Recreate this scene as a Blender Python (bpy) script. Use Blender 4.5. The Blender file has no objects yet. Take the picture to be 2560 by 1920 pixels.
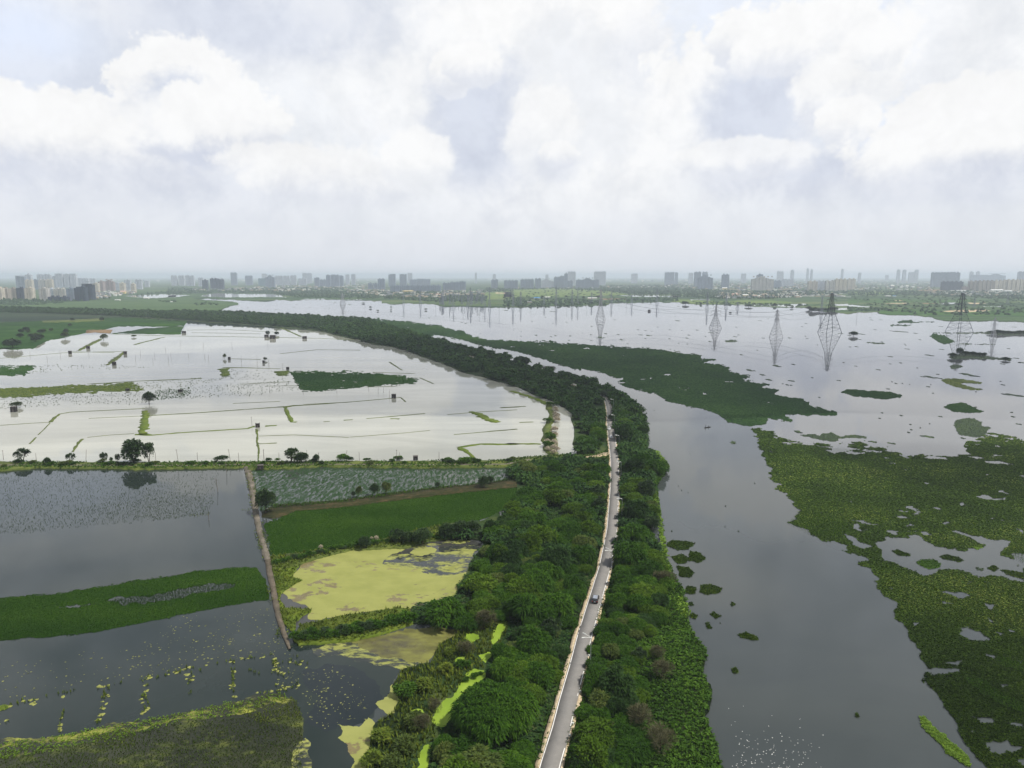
import bpy, bmesh, math, random
import numpy as np
from mathutils import Vector, Matrix
from mathutils.geometry import tessellate_polygon

random.seed(7); RNG = np.random.default_rng(7)
SC = bpy.context.scene
COL = SC.collection

# ------------------------------------------------------------------ camera
CAM_H, FPX, CX, CY, HOR = 100.0, 1730.0, 1280.0, 960.0, 690.0
PITCH = math.atan((CY - HOR) / FPX)
cam = bpy.data.cameras.new("camera"); camo = bpy.data.objects.new("camera", cam); COL.objects.link(camo)
cam.sensor_width = 36.0; cam.lens = 36.0 * FPX / 2560.0
cam.clip_start = 1.0; cam.clip_end = 90000.0
camo.location = (0, 0, CAM_H); camo.rotation_euler = (math.pi / 2 - PITCH, 0, 0)
SC.camera = camo
FWD = np.array([0, math.cos(PITCH), -math.sin(PITCH)]); UPV = np.array([0, math.sin(PITCH), math.cos(PITCH)])

def ray(px, py):
    d = FWD + np.array([1.0, 0, 0]) * ((px - CX) / FPX) + UPV * ((CY - py) / FPX)
    return d / np.linalg.norm(d)

# ------------------------------------------------------------------ sun, exposure
SUN_EL, SUN_AZ, SUN_E = math.radians(57), math.radians(110), 4.4
sun = bpy.data.lights.new("sun", 'SUN'); suno = bpy.data.objects.new("sun", sun); COL.objects.link(suno)
sun.energy = SUN_E; sun.angle = math.radians(0.5); sun.color = (1.0, 0.95, 0.86)
sdir = Vector((math.cos(SUN_EL) * math.sin(SUN_AZ), math.cos(SUN_EL) * math.cos(SUN_AZ), math.sin(SUN_EL)))
suno.rotation_euler = sdir.to_track_quat('Z', 'Y').to_euler(); suno.location = (0, 0, 400)
SC.view_settings.view_transform = 'Standard'; SC.view_settings.look = 'None'
SC.view_settings.exposure = 0.12; SC.view_settings.gamma = 1.0
SC.cycles.use_denoising = True
SC.cycles.max_bounces = 5; SC.cycles.diffuse_bounces = 2; SC.cycles.glossy_bounces = 3
SC.cycles.transmission_bounces = 3; SC.cycles.volume_bounces = 1; SC.cycles.transparent_max_bounces = 4
SC.cycles.use_adaptive_sampling = True; SC.cycles.adaptive_threshold = 0.015

# ------------------------------------------------------------------ node helper
class NT:
    def __init__(s, tree):
        s.t = tree; s.n = tree.nodes; s.l = tree.links
    def new(s, typ, **kw):
        nd = s.n.new(typ)
        for k, v in kw.items(): setattr(nd, k, v)
        return nd
    def put(s, sock, v):
        if isinstance(v, bpy.types.NodeSocket): s.l.new(v, sock)
        elif v is not None: sock.default_value = v
    def m(s, op, a, b=None, c=None, clamp=False):
        nd = s.new('ShaderNodeMath', operation=op); nd.use_clamp = clamp
        s.put(nd.inputs[0], a)
        if b is not None: s.put(nd.inputs[1], b)
        if c is not None: s.put(nd.inputs[2], c)
        return nd.outputs[0]
    def mr(s, v, a, b, c=0.0, d=1.0, smooth=True):
        nd = s.new('ShaderNodeMapRange'); nd.interpolation_type = 'SMOOTHSTEP' if smooth else 'LINEAR'
        s.put(nd.inputs[0], v)
        for i, x in zip((1, 2, 3, 4), (a, b, c, d)): s.put(nd.inputs[i], x)
        return nd.outputs[0]
    def mix(s, f, a, b):
        nd = s.new('ShaderNodeMix', data_type='RGBA')
        s.put(nd.inputs[0], f)
        s.put(nd.inputs[6], a if isinstance(a, bpy.types.NodeSocket) else (*a, 1)[:4])
        s.put(nd.inputs[7], b if isinstance(b, bpy.types.NodeSocket) else (*b, 1)[:4])
        return nd.outputs[2]
    def noise(s, vec, scale, detail=4, rough=0.55, dist=0.0):
        nd = s.new('ShaderNodeTexNoise'); s.l.new(vec, nd.inputs['Vector'])
        nd.inputs['Scale'].default_value = scale; nd.inputs['Detail'].default_value = detail
        nd.inputs['Roughness'].default_value = rough; nd.inputs['Distortion'].default_value = dist
        return nd.outputs['Fac']
    def voro(s, vec, scale, feature='F1'):
        nd = s.new('ShaderNodeTexVoronoi', feature=feature); s.l.new(vec, nd.inputs['Vector'])
        nd.inputs['Scale'].default_value = scale
        return nd.outputs['Distance']

# ------------------------------------------------------------------ world: sky with clouds
world = bpy.data.worlds.new("World"); SC.world = world; world.use_nodes = True
w = NT(world.node_tree); w.n.clear()
sky = w.new('ShaderNodeTexSky', sky_type='NISHITA'); sky.sun_disc = False
sky.sun_elevation = SUN_EL; sky.sun_rotation = SUN_AZ; sky.altitude = 200; sky.air_density = 1.0; sky.dust_density = 2.0
tc = w.new('ShaderNodeTexCoord'); D = tc.outputs['Generated']
sep = w.new('ShaderNodeSeparateXYZ'); w.l.new(D, sep.inputs[0])
AZ = w.m('ARCTAN2', sep.outputs[0], sep.outputs[1]); EL = w.m('ARCSINE', sep.outputs[2])
sk = w.new('ShaderNodeVectorMath', operation='SCALE'); w.l.new(sky.outputs[0], sk.inputs[0]); sk.inputs['Scale'].default_value = 0.10
n_big = w.m('SUBTRACT', w.noise(D, 5.0, 6, 0.6, 0.4), 0.5)
n_mid = w.m('SUBTRACT', w.noise(D, 16.0, 7, 0.62, 0.2), 0.5)
n_fin = w.m('SUBTRACT', w.noise(D, 45.0, 5, 0.6), 0.5)
wv = w.new('ShaderNodeVectorMath', operation='MULTIPLY_ADD')      # warped direction, so that the billows are uneven
nc = w.new('ShaderNodeTexNoise'); w.l.new(D, nc.inputs['Vector']); nc.inputs['Scale'].default_value = 9.0; nc.inputs['Detail'].default_value = 3
w.l.new(nc.outputs['Color'], wv.inputs[0]); wv.inputs[1].default_value = (.07, .07, .07); w.l.new(D, wv.inputs[2])
vn = w.new('ShaderNodeTexVoronoi', feature='SMOOTH_F1'); w.l.new(wv.outputs[0], vn.inputs['Vector']); vn.inputs['Scale'].default_value = 15.0
vn.inputs['Detail'].default_value = 3.2; vn.inputs['Roughness'].default_value = .62; vn.inputs['Lacunarity'].default_value = 2.3; vn.inputs['Smoothness'].default_value = .35; vn.normalize = True
vb = w.m('MULTIPLY', w.m('SUBTRACT', vn.outputs['Distance'], .42), 1.5)
# soft veil over the blue
veil = w.mr(w.m('ADD', n_big, w.m('MULTIPLY', n_mid, 0.4)), -0.28, 0.22, 0.62, 0.97)
col = w.mix(veil, sk.outputs[0], (0.86, 0.885, 0.93))
# large grey undersides, generic all round
gr = w.mr(w.m('ADD', w.noise(D, 3.1, 5, 0.55, 0.6), w.m('MULTIPLY', n_mid, 0.35)), 0.50, 0.68, 0.0, 0.42)
above = w.mr(EL, 0.42, 0.55)
col = w.mix(w.m('MULTIPLY', gr, above), col, (0.42, 0.46, 0.56))
dk = w.mr(w.m('ADD', w.noise(D, 4.2, 5, .6, .5), w.m('MULTIPLY', n_mid, .25)), .36, .60, .30, .92)
col = w.mix(w.m('MULTIPLY', w.mr(EL, 0.44, 0.60), dk), col, (0.20, 0.235, 0.30))
S1, S2 = .10, .18
W1, W0 = (0.90, 0.90, 0.895), (0.80, 0.82, 0.85)
B1, B2, B3 = (0.52, 0.57, 0.70), (0.60, 0.65, 0.76), (0.69, 0.72, 0.79)
BL = (0.64, 0.735, 0.93)
def azel(px, py):
    d = ray(px, py); return math.atan2(d[0], d[1]), math.asin(d[2])
def cloud(px, py, rx, ry, light, dark, soft=0.25, k=0.9, kb=0.0, mode='top', op=1.0, t0=-0.5, t1=0.5):
    global col
    a, e = azel(px, py)
    dx = w.m('DIVIDE', w.m('SUBTRACT', AZ, a), rx / FPX)
    dy = w.m('DIVIDE', w.m('SUBTRACT', EL, e), ry / FPX)
    d = w.m('SQRT', w.m('ADD', w.m('MULTIPLY', dx, dx), w.m('MULTIPLY', dy, dy)))
    d = w.m('ADD', d, w.m('MULTIPLY_ADD', n_mid, k, w.m('MULTIPLY', n_fin, .55)))
    if kb: d = w.m('ADD', d, w.m('MULTIPLY', vb, kb * .8))
    mask = w.mr(d, 1.0 + soft, 1.0 - soft, 0.0, op)
    if mode == 'flat': c = w.mix(w.mr(w.m('SUBTRACT', n_mid, w.m('MULTIPLY', vb, .25)), -0.22, 0.22), dark, light)
    else:
        t = w.m('ADD', dy, w.m('MULTIPLY', n_mid, 1.3))
        if mode == 'rim': t = w.m('ADD', t, w.m('MULTIPLY', w.m('SUBTRACT', d, 0.75), 1.6))
        if kb: t = w.m('ADD', t, w.m('MULTIPLY', vb, -1.5))
        c = w.mix(w.mr(t, t0, t1), dark, light)
    col = w.mix(mask, col, c)
# (px, py) are where the cloud stands as seen from the middle of the scene
cloud(1650, -130, 620, 130, W1, W0, .6, 1.0, mode='flat', op=.75)
cloud(250, -140, 380, 110, W1, B3, .6, 1.1, mode='flat', op=.7)
cloud(1180, 60, 560, 260, W1, W0, 0.6, 0.8, mode='flat', op=0.85)
cloud(1450, 300, 460, 280, W1, W0, 0.6, 0.8, mode='flat', op=0.9)
DK = (0.34, 0.385, 0.48)
for a_ in [(60, -150, 260, 60), (520, -110, 230, 55), (900, -180, 260, 70), (1500, -250, 300, 70), (2150, -140, 260, 60), (2350, -300, 300, 90), (300, -330, 420, 70), (1900, -420, 380, 90)]:
    cloud(*a_, B1, DK, .6, 1.2, mode='flat', op=.8)
for a_ in [(330, -20, 170, 45), (150, -240, 220, 45), (700, -230, 160, 40), (1250, -330, 240, 50), (1750, -200, 240, 60)]:
    cloud(*a_, W1, W0, .6, 1.2, mode='flat', op=.8)
cloud(560, 30, 330, 95, B3, B2, 0.5, 0.9, mode='flat', op=0.9)
cloud(560, 60, 180, 55, B2, B1, 0.6, 0.9, mode='flat', op=0.7)
cloud(880, 30, 120, 60, B3, B2, 0.5, 0.9, mode='flat', op=0.5)
cloud(40, 130, 150, 95, BL, BL, 0.6, 0.7, mode='flat', op=0.75)
cloud(120, 215, 170, 60, B3, B2, 0.6, 0.7, mode='flat', op=0.6)
cloud(330, 215, 110, 80, B3, B2, 0.6, 0.7, mode='flat', op=0.5)
cloud(1760, 50, 210, 90, BL, (0.75, 0.83, 0.94), 0.6, 0.6, mode='flat', op=0.5)
cloud(2240, 180, 85, 200, BL, (0.74, 0.81, 0.93), 0.6, 0.6, mode='flat', op=0.75)
cloud(250, 500, 420, 75, B3, B2, 0.7, 0.9, mode='flat', op=0.6)
# left bank of cumulus
cloud(90, 340, 260, 80, W1, B2, S1, 0.75, 1.0, t0=-0.7, t1=0.45)
cloud(300, 370, 190, 75, W1, B3, S2, 0.75, 1.0, t0=-0.65, t1=0.55)
cloud(465, 235, 120, 105, W1, B2, S1, 0.65, 1.0, 'rim', t0=-0.7, t1=0.4)
cloud(560, 320, 120, 90, W1, B3, S1, 0.65, 1.0, t0=-0.65, t1=0.55)
cloud(470, 330, 110, 70, W1, B1, S2, 0.7, 0.9, t0=-0.6, t1=0.2, op=.8)
cloud(420, 455, 330, 40, B3, B1, 0.7, 0.9, mode='flat', op=0.7)
cloud(60, 470, 190, 50, B3, B1, 0.7, 0.9, mode='flat', op=0.5)
cloud(700, 410, 120, 45, W1, B3, S2, 0.8, 1.0, t0=-0.7, t1=0.5, op=0.85)
cloud(830, 440, 180, 65, W1, B3, S2, 0.8, 1.0, t0=-0.7, t1=0.4, op=0.8)
cloud(620, 545, 260, 45, B3, B2, 0.8, 0.9, mode='flat', op=0.4)
# centre cumulus: bright heads over a soft grey body
cloud(1400, 170, 230, 230, W1, W0, S2, 0.65, 1.0, 'rim', t0=-0.65, t1=0.55)
cloud(1205, 320, 130, 165, B3, B2, 0.30, 0.8, mode='flat', op=0.95)
cloud(1180, 310, 85, 130, B2, B1, 0.5, 0.7, mode='flat', op=0.85)
cloud(1130, 185, 45, 45, W1, B3, S1, 0.6, 1.0, t0=-0.65, t1=0.6)
cloud(1190, 160, 60, 45, W1, B3, S1, 0.6, 1.0, t0=-0.65, t1=0.6)
cloud(1360, 330, 80, 100, W1, W0, S2, 0.7, 1.0, t0=-0.65, t1=0.6, op=0.85)
cloud(1040, 400, 80, 60, W1, W0, S2, 0.7, 1.0, op=0.9)
cloud(1605, 140, 75, 75, B3, B2, 0.6, 0.5, mode='flat', op=0.45)
cloud(1385, 420, 60, 35, B3, B1, 0.6, 0.6, mode='flat', op=0.6)
cloud(1400, 385, 45, 30, W1, B3, S1, 0.6, 1.0, t0=-0.65, t1=0.6, op=0.8)
# right cumulus
cloud(1960, 180, 230, 135, W1, W0, S1, 0.65, 1.0, 'rim', t0=-0.65, t1=0.55)
cloud(1895, 285, 120, 105, B2, B1, 0.40, 0.7, mode='flat', op=0.95)
cloud(1850, 100, 75, 50, W1, B3, S1, 0.6, 1.0, t0=-0.65, t1=0.55)
cloud(1930, 125, 85, 50, W1, B3, S1, 0.6, 1.0, t0=-0.65, t1=0.55)
cloud(2180, 130, 60, 35, W1, B3, S1, 0.7, 1.0, t0=-0.65, t1=0.55)
cloud(2080, 235, 75, 70, W1, B3, S2, 0.65, 1.0, op=0.9)
cloud(1990, 440, 230, 50, B3, B1, 0.5, 0.7, mode='flat', op=0.9)
cloud(2070, 395, 150, 45, B2, B1, 0.5, 0.7, mode='flat', op=0.7)
cloud(2120, 310, 60, 50, W1, B3, S1, 0.65, 1.0, t0=-0.65, t1=0.55)
cloud(1870, 395, 150, 40, W1, B3, S2, 0.75, 1.0, op=0.75)
cloud(2440, 110, 190, 150, W1, W0, 0.4, 0.7, 0.6, mode='flat', op=0.8)
cloud(2470, 310, 190, 80, W1, B3, S1, 0.7, 1.0, t0=-0.7, t1=0.4)
cloud(2330, 385, 150, 80, W1, B3, S2, 0.7, 1.0, t0=-0.7, t1=0.4)
cloud(2410, 450, 150, 45, B3, B1, 0.5, 0.7, mode='flat', op=0.8)
cloud(2150, 520, 300, 35, B3, B2, 0.8, 0.9, mode='flat', op=0.45)
for a_ in [(150, 560, 260, 35), (520, 600, 300, 28), (900, 540, 240, 40), (1250, 500, 200, 40), (1500, 570, 300, 32), (1800, 560, 240, 30), (2300, 570, 280, 34), (1050, 610, 300, 24)]:
    cloud(*a_, W0, B3, .7, 1.1, .5, mode='flat', op=.45)
# fine billowing of the bright masses
tx = w.mr(w.m('SUBTRACT', w.m('MULTIPLY', n_mid, 1.2), w.m('MULTIPLY', vb, .7)), -.35, .25, .89, 1.035, smooth=False)
tv = w.new('ShaderNodeVectorMath', operation='SCALE'); w.l.new(col, tv.inputs[0]); w.l.new(tx, tv.inputs['Scale']); col = tv.outputs[0]
col = w.mix(w.m('MULTIPLY', w.mr(EL, .46, .30), .22), col, (0.83, 0.845, 0.875))      # bright thin veil in front of it all
# pale murk along the horizon
hz = w.mr(w.m('ADD', EL, w.m('MULTIPLY', n_big, 0.06)), 0.15, -0.02, 0.0, 0.88)
col = w.mix(hz, col, (0.71, 0.735, 0.785))
bg = w.new('ShaderNodeBackground'); w.l.new(col, bg.inputs[0]); bg.inputs[1].default_value = 1.0
wo = w.new('ShaderNodeOutputWorld'); w.l.new(bg.outputs[0], wo.inputs[0])
world.cycles.sampling_method = 'MANUAL'; world.cycles.sample_map_resolution = 512

# ------------------------------------------------------------------ traced outlines
CROPS = {'F': (0, 0, 1.0), 'O': (0, 0, .86406), 'R1': (0, 640, 2.4578), 'R2': (800, 640, 2.4578), 'R3': (1660, 640, 2.4578),
         'R4': (0, 900, 3.16), 'R5': (600, 900, 3.16), 'R6': (1200, 900, 3.16), 'R7': (1860, 900, 3.16),
         'Q1': (0, 1350, 2.9105), 'Q2': (650, 1350, 2.9105), 'Q3': (1250, 1350, 2.9105), 'Q4': (1800, 1350, 2.9105),
         'S1': (0, 660, 5.027), 'S2': (420, 660, 5.027), 'S3': (840, 660, 5.027), 'S4': (1260, 660, 5.027),
         'S5': (1680, 660, 5.027), 'S6': (2120, 660, 5.027), 'P3': (2000, 720, 7.9), 'P4': (2300, 720, 7.9),
         'T8': (1320, 1000, 10.37)}
def P(text):
    """'R4 0,800 10,20; R5 3,4' -> list of photograph pixels"""
    out = []; cr = 'F'
    for tok in text.replace(';', ' ').split():
        if tok in CROPS: cr = tok; continue
        x, y = tok.split(','); x0, y0, s = CROPS[cr]
        out.append((float(x) / s + x0, float(y) / s + y0))
    return out
def px1(cr, x, y):
    x0, y0, s = CROPS[cr]; return (x / s + x0, y / s + y0)
def G(p, z=0.0):
    d = ray(*p); t = (CAM_H - z) / max(-d[2], 1e-5)
    return np.array([d[0] * t, d[1] * t, z])
def GA(pts, z=0.0):
    pts = np.asarray(pts, float)
    d = FWD[None] + np.outer((pts[:, 0] - CX) / FPX, [1, 0, 0]) + np.outer((CY - pts[:, 1]) / FPX, UPV)
    t = (CAM_H - z) / np.maximum(-d[:, 2], 1e-5)
    o = d * t[:, None]; o[:, 2] = z
    return o
def depth_at(py, z=0.0):
    return float(np.dot(G((CX, py), z) - np.array([0, 0, CAM_H]), FWD))
def inside(pts, poly):
    pts = np.asarray(pts); x, y = pts[:, 0], pts[:, 1]; c = np.zeros(len(pts), bool)
    n = len(poly)
    for i in range(n):
        x1, y1 = poly[i][:2]; x2, y2 = poly[(i + 1) % n][:2]
        if y1 == y2: continue
        c ^= ((y1 > y) != (y2 > y)) & (x < (x2 - x1) * (y - y1) / (y2 - y1) + x1)
    return c
def edge_dist(pts, poly):
    pts = np.asarray(pts)[:, :2]; best = np.full(len(pts), 1e9); n = len(poly)
    for i in range(n):
        a = np.array(poly[i][:2]); b = np.array(poly[(i + 1) % n][:2]); ab = b - a
        t = np.clip(((pts - a) @ ab) / max(ab @ ab, 1e-9), 0, 1)
        best = np.minimum(best, np.linalg.norm(pts - a - t[:, None] * ab, axis=1))
    return best
def rough(poly, step=7.0, amp=2.0, seed=0, closed=True):
    """subdivide a traced outline and give it a natural, uneven edge (amp, step in photograph pixels)"""
    r = np.random.default_rng(seed); out = []; n = len(poly)
    def div(a, b, lev):
        L = np.linalg.norm(b - a)
        if L < step or lev > 7: return [a]
        m = (a + b) / 2 + r.normal(0, 1, 2) * min(L * .13, amp * 1.5) * np.array([1, .5])
        return div(a, m, lev + 1) + div(m, b, lev + 1)
    for i in range(n if closed else n - 1): out += div(np.array(poly[i]), np.array(poly[(i + 1) % n]), 0)
    return [tuple(p) for p in out]

# ------------------------------------------------------------------ mesh helpers
def mesh_from(name, V, Fs):
    V = np.asarray(V, np.float32).reshape(-1, 3)
    Fs = [np.asarray(f, np.int32) for f in (Fs if isinstance(Fs, list) else [Fs]) if len(f)]
    me = bpy.data.meshes.new(name); me.vertices.add(len(V)); me.vertices.foreach_set('co', V.ravel())
    loops = np.concatenate([f.ravel() for f in Fs]); starts = []; o = 0
    for f in Fs:
        k = f.shape[1]; starts.append(o + np.arange(len(f)) * k); o += f.size
    starts = np.concatenate(starts).astype(np.int32)
    me.loops.add(len(loops)); me.loops.foreach_set('vertex_index', loops)
    me.polygons.add(len(starts)); me.polygons.foreach_set('loop_start', starts)
    me.update(calc_edges=True); me.validate()
    return me
def link(name, me, mat=None, parent=None, smooth=False):
    o = bpy.data.objects.new(name, me); COL.objects.link(o)
    if mat is not None and me is not None and not me.materials: me.materials.append(mat)
    if parent is not None: o.parent = parent
    if smooth: me.polygons.foreach_set('use_smooth', np.ones(len(me.polygons), bool))
    return o
def tag(o, label=None, cat=None, group=None, kind=None):
    if label: o['label'] = label
    if cat: o['category'] = cat
    if group: o['group'] = group
    if kind: o['kind'] = kind
    return o
def empty(name, loc, rz=0.0, label=None, cat=None, group=None):
    o = bpy.data.objects.new(name, None); COL.objects.link(o); o.location = loc; o.rotation_euler = (0, 0, rz); o.empty_display_size = .5
    return tag(o, label, cat, group)
def kids(o): return [c for c in bpy.data.objects if c.parent is o]
def dup(root, parts, loc, rz=0.0, scale=1.0, label=None, cat=None, group=None):
    r = root.copy(); COL.objects.link(r); r.location = loc; r.rotation_euler = (0, 0, rz)
    r.scale = (scale,) * 3 if not hasattr(scale, '__len__') else scale
    for p, subs in parts:
        c = p.copy(); COL.objects.link(c); c.parent = r
        for s in subs:
            d = s.copy(); COL.objects.link(d); d.parent = c
    return tag(r, label, cat, group)

class MB:
    """collects simple solids into one mesh"""
    def __init__(s): s.v = []; s.f = []
    def add(s, V, F):
        o = len(s.v); s.v += [tuple(map(float, p)) for p in V]; s.f += [tuple(i + o for i in f) for f in F]; return s
    def box(s, c, d, rz=0.0, top=1.0, topx=None):
        x, y, z = [t / 2 for t in d]; cs, sn = math.cos(rz), math.sin(rz); V = []
        tx = top if topx is None else topx
        for zz, kx, ky in ((-z, 1, 1), (z, tx, top)):
            for a, b in ((-x, -y), (x, -y), (x, y), (-x, y)):
                a *= kx; b *= ky; V.append((c[0] + a * cs - b * sn, c[1] + a * sn + b * cs, c[2] + zz))
        return s.add(V, [(3, 2, 1, 0), (4, 5, 6, 7), (0, 1, 5, 4), (1, 2, 6, 5), (2, 3, 7, 6), (3, 0, 4, 7)])
    def bar(s, p, q, r0, r1=None, n=4):
        p = Vector(p); q = Vector(q); r1 = r0 if r1 is None else r1; d = (q - p)
        if d.length < 1e-6: return s
        d.normalize(); a = d.cross(Vector((0, 0, 1)) if abs(d.z) < .95 else Vector((1, 0, 0))).normalized(); b = d.cross(a)
        V = []
        for c, r in ((p, r0), (q, r1)):
            for i in range(n):
                t = 2 * math.pi * (i + .5) / n; V.append(c + a * math.cos(t) * r + b * math.sin(t) * r)
        F = [(i, (i + 1) % n, n + (i + 1) % n, n + i) for i in range(n)] + [tuple(range(n - 1, -1, -1)), tuple(range(n, 2 * n))]
        return s.add(V, F)
    def chain(s, pts, rad, n=6):
        for i in range(len(pts) - 1): s.bar(pts[i], pts[i + 1], rad[i], rad[i + 1], n)
        return s
    def prism(s, prof, w0, w1=None, axis='x'):
        """profile of (y, z) points extruded along x from -w0/2 to w0/2; prof items may carry their own half width as third value"""
        n = len(prof); V = []
        for sg in (-1, 1):
            for q in prof: V.append((sg * (q[2] if len(q) > 2 else w0 / 2), q[0], q[1]))
        F = [tuple(range(n)), tuple(range(2 * n - 1, n - 1, -1))] + [(i, i + n, (i + 1) % n + n, (i + 1) % n) for i in range(n)]
        return s.add(V, F)
    def ball(s, c, r, n=8, m=5):
        r = (r, r, r) if not hasattr(r, '__len__') else r; V = []
        for j in range(m + 1):
            t = math.pi * j / m
            for i in range(n):
                p = 2 * math.pi * i / n; V.append((c[0] + r[0] * math.sin(t) * math.cos(p), c[1] + r[1] * math.sin(t) * math.sin(p), c[2] + r[2] * math.cos(t)))
        return s.add(V, [(j * n + i, (j + 1) * n + i, (j + 1) * n + (i + 1) % n, j * n + (i + 1) % n) for j in range(m) for i in range(n)])
    def mesh(s, name):
        me = bpy.data.meshes.new(name); me.from_pydata(s.v, [], s.f); me.validate(); me.update(); return me
    def build(s, name, mat, parent=None, smooth=False): return link(name, s.mesh(name), mat, parent, smooth)

def sheet_arrays(poly_xyz, holes=(), skirt=0.0):
    """flat sheet from a world outline (list of xyz) with holes, plus a skirt going down"""
    loops = [[Vector((p[0], p[1], 0)) for p in poly_xyz]] + [[Vector((p[0], p[1], 0)) for p in h] for h in holes]
    tris = tessellate_polygon(loops)
    V = [tuple(p) for p in poly_xyz] + [tuple(p) for h in holes for p in h]
    F3 = []
    for t in tris:
        a, b, c = (V[i] for i in t)
        cr = (b[0] - a[0]) * (c[1] - a[1]) - (b[1] - a[1]) * (c[0] - a[0])
        F3.append(t if cr > 0 else (t[0], t[2], t[1]))
    F4 = []
    if skirt > 0:
        o = len(V); V2 = [(p[0], p[1], p[2] - skirt) for p in V]; V += V2; st = 0
        for lp in loops:
            n = len(lp)
            for i in range(n): F4.append((st + i, st + (i + 1) % n, o + st + (i + 1) % n, o + st + i))
            st += n
    return np.array(V, float), np.array(F3, int).reshape(-1, 3), np.array(F4, int).reshape(-1, 4)
def sheet(name, poly_px, z, mat, holes=(), skirt=0.0, parent=None):
    V, F3, F4 = sheet_arrays(GA(poly_px, z), [GA(h, z) for h in holes], skirt)
    return link(name, mesh_from(name, V, [F3, F4]), mat, parent)

def band(name, pts, widths, z, mat, skirt=0.0, seed=1, jit=0.0, step=0.0, build=True):
    """a strip of varying width along a traced line (ground metres)"""
    W = GA(pts, z)[:, :2]; r = np.random.default_rng(seed)
    wd = np.interp(np.linspace(0, 1, len(W)), np.linspace(0, 1, len(widths)), widths)
    if step:
        Q = []; wq = []
        for i in range(len(W) - 1):
            k = max(1, int(np.linalg.norm(W[i + 1] - W[i]) / step))
            for j in range(k): Q.append(W[i] + (W[i + 1] - W[i]) * j / k); wq.append(wd[i] + (wd[i + 1] - wd[i]) * j / k)
        Q.append(W[-1]); wq.append(wd[-1]); W = np.array(Q); wd = np.array(wq)
    T = np.gradient(W, axis=0); T /= np.maximum(np.linalg.norm(T, axis=1), 1e-9)[:, None]; N = np.stack([-T[:, 1], T[:, 0]], 1)
    L = W + N * (wd / 2 * (1 + jit * r.normal(0, 1, len(W))))[:, None]; R = W - N * (wd / 2 * (1 + jit * r.normal(0, 1, len(W))))[:, None]
    n = len(W); zz = np.full((n, 1), z); V = np.concatenate([np.hstack([L, zz]), np.hstack([R, zz])])
    i = np.arange(n - 1); F = np.stack([i, i + n, i + n + 1, i + 1], 1); Fs = [F]
    if skirt:
        V = np.concatenate([V, V - [0, 0, skirt]]); m = 2 * n
        Fs += [np.stack([i + 1, i, i + m, i + 1 + m], 1)[:, ::-1], np.stack([i + n, i + 1 + n, i + 1 + n + m, i + n + m], 1)[:, ::-1]]
    if not build: return V, Fs
    return link(name, mesh_from(name, V, Fs), mat)

# clump templates: unit radius, unit height
def tpl_dome(k=6):
    a = np.arange(k) * 2 * np.pi / k
    V = np.vstack([[0, 0, 1], np.c_[np.cos(a) * .6, np.sin(a) * .6, np.full(k, .72)], np.c_[np.cos(a + .5), np.sin(a + .5), np.zeros(k)]])
    F = [(0, 1 + i, 1 + (i + 1) % k) for i in range(k)]
    for i in range(k): j = (i + 1) % k; F += [(1 + i, 1 + k + i, 1 + j), (1 + j, 1 + k + i, 1 + k + j)]
    return V, np.array(F)
def tpl_blades(k=5, lean=.5, w=.14):
    V = []; F = []
    for i in range(k):
        a = i * 2 * np.pi / k + .3 * (i % 3); c, s = np.cos(a), np.sin(a); o = len(V); h = (1, .8, .9, .7, .95)[i % 5]
        V += [(-s * w + c * .1, c * w + s * .1, 0), (s * w + c * .1, -c * w + s * .1, 0), (c * lean, s * lean, h)]; F.append((o, o + 1, o + 2))
    return np.array(V, float), np.array(F)
def tpl_leaves(k=6):
    V = []; F = []
    for i in range(k):
        a = i * 2 * np.pi / k + .4 * (i % 2); c, s = np.cos(a), np.sin(a); o = len(V); h = (.9, .6, 1, .7, .8, .5)[i % 6]; w = .38
        V += [(c * .12, s * .12, .15 * h), (c * .6 - s * w, s * .6 + c * w, h), (c * 1.05, s * 1.05, h * .75), (c * .6 + s * w, s * .6 - c * w, h * .9)]
        F += [(o, o + 1, o + 2), (o, o + 2, o + 3)]
    return np.array(V, float), np.array(F)
TPL = {'dome': tpl_dome(), 'blades': tpl_blades(), 'leaves': tpl_leaves(), 'fan': tpl_blades(9, .75, .11)}
def clumps(pts, r, h, tpl='dome', jit=.18, seed=0):
    """one mesh worth of clumps standing on pts"""
    g = np.random.default_rng(seed); V0, F0 = TPL[tpl]; n = len(pts); k = len(V0)
    r = np.broadcast_to(np.asarray(r, float), n) * g.uniform(.65, 1.35, n); h = np.broadcast_to(np.asarray(h, float), n) * g.uniform(.6, 1.4, n)
    a = g.uniform(0, 2 * np.pi, n); c, s = np.cos(a), np.sin(a)
    B = V0[None] + g.normal(0, jit, (n, k, 3)) * np.array([1, 1, .6]) * (V0[:, 2:3] > -1)
    X = (B[:, :, 0] * c[:, None] - B[:, :, 1] * s[:, None]) * r[:, None]; Y = (B[:, :, 0] * s[:, None] + B[:, :, 1] * c[:, None]) * r[:, None]
    Z = np.maximum(B[:, :, 2], 0) * h[:, None]
    V = np.stack([X + pts[:, 0:1], Y + pts[:, 1:2], Z + pts[:, 2:3]], 2).reshape(-1, 3)
    F = (F0[None] + (np.arange(n) * k)[:, None, None]).reshape(-1, F0.shape[1])
    return V, F
def join_arrays(parts):
    V = []; d = {}; o = 0
    for v, fs in parts:
        for f in (fs if isinstance(fs, list) else [fs]):
            f = np.asarray(f)
            if f.size: d.setdefault(f.shape[1], []).append(f + o)
        V.append(np.asarray(v, float)); o += len(v)
    return np.concatenate(V), [np.concatenate(x) for x in d.values()]
def proj(p):
    r = np.asarray(p, float) - [0, 0, CAM_H]; d = r @ FWD; return np.stack([CX + FPX * r[..., 0] / d, CY - FPX * (r @ UPV) / d], -1)
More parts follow.
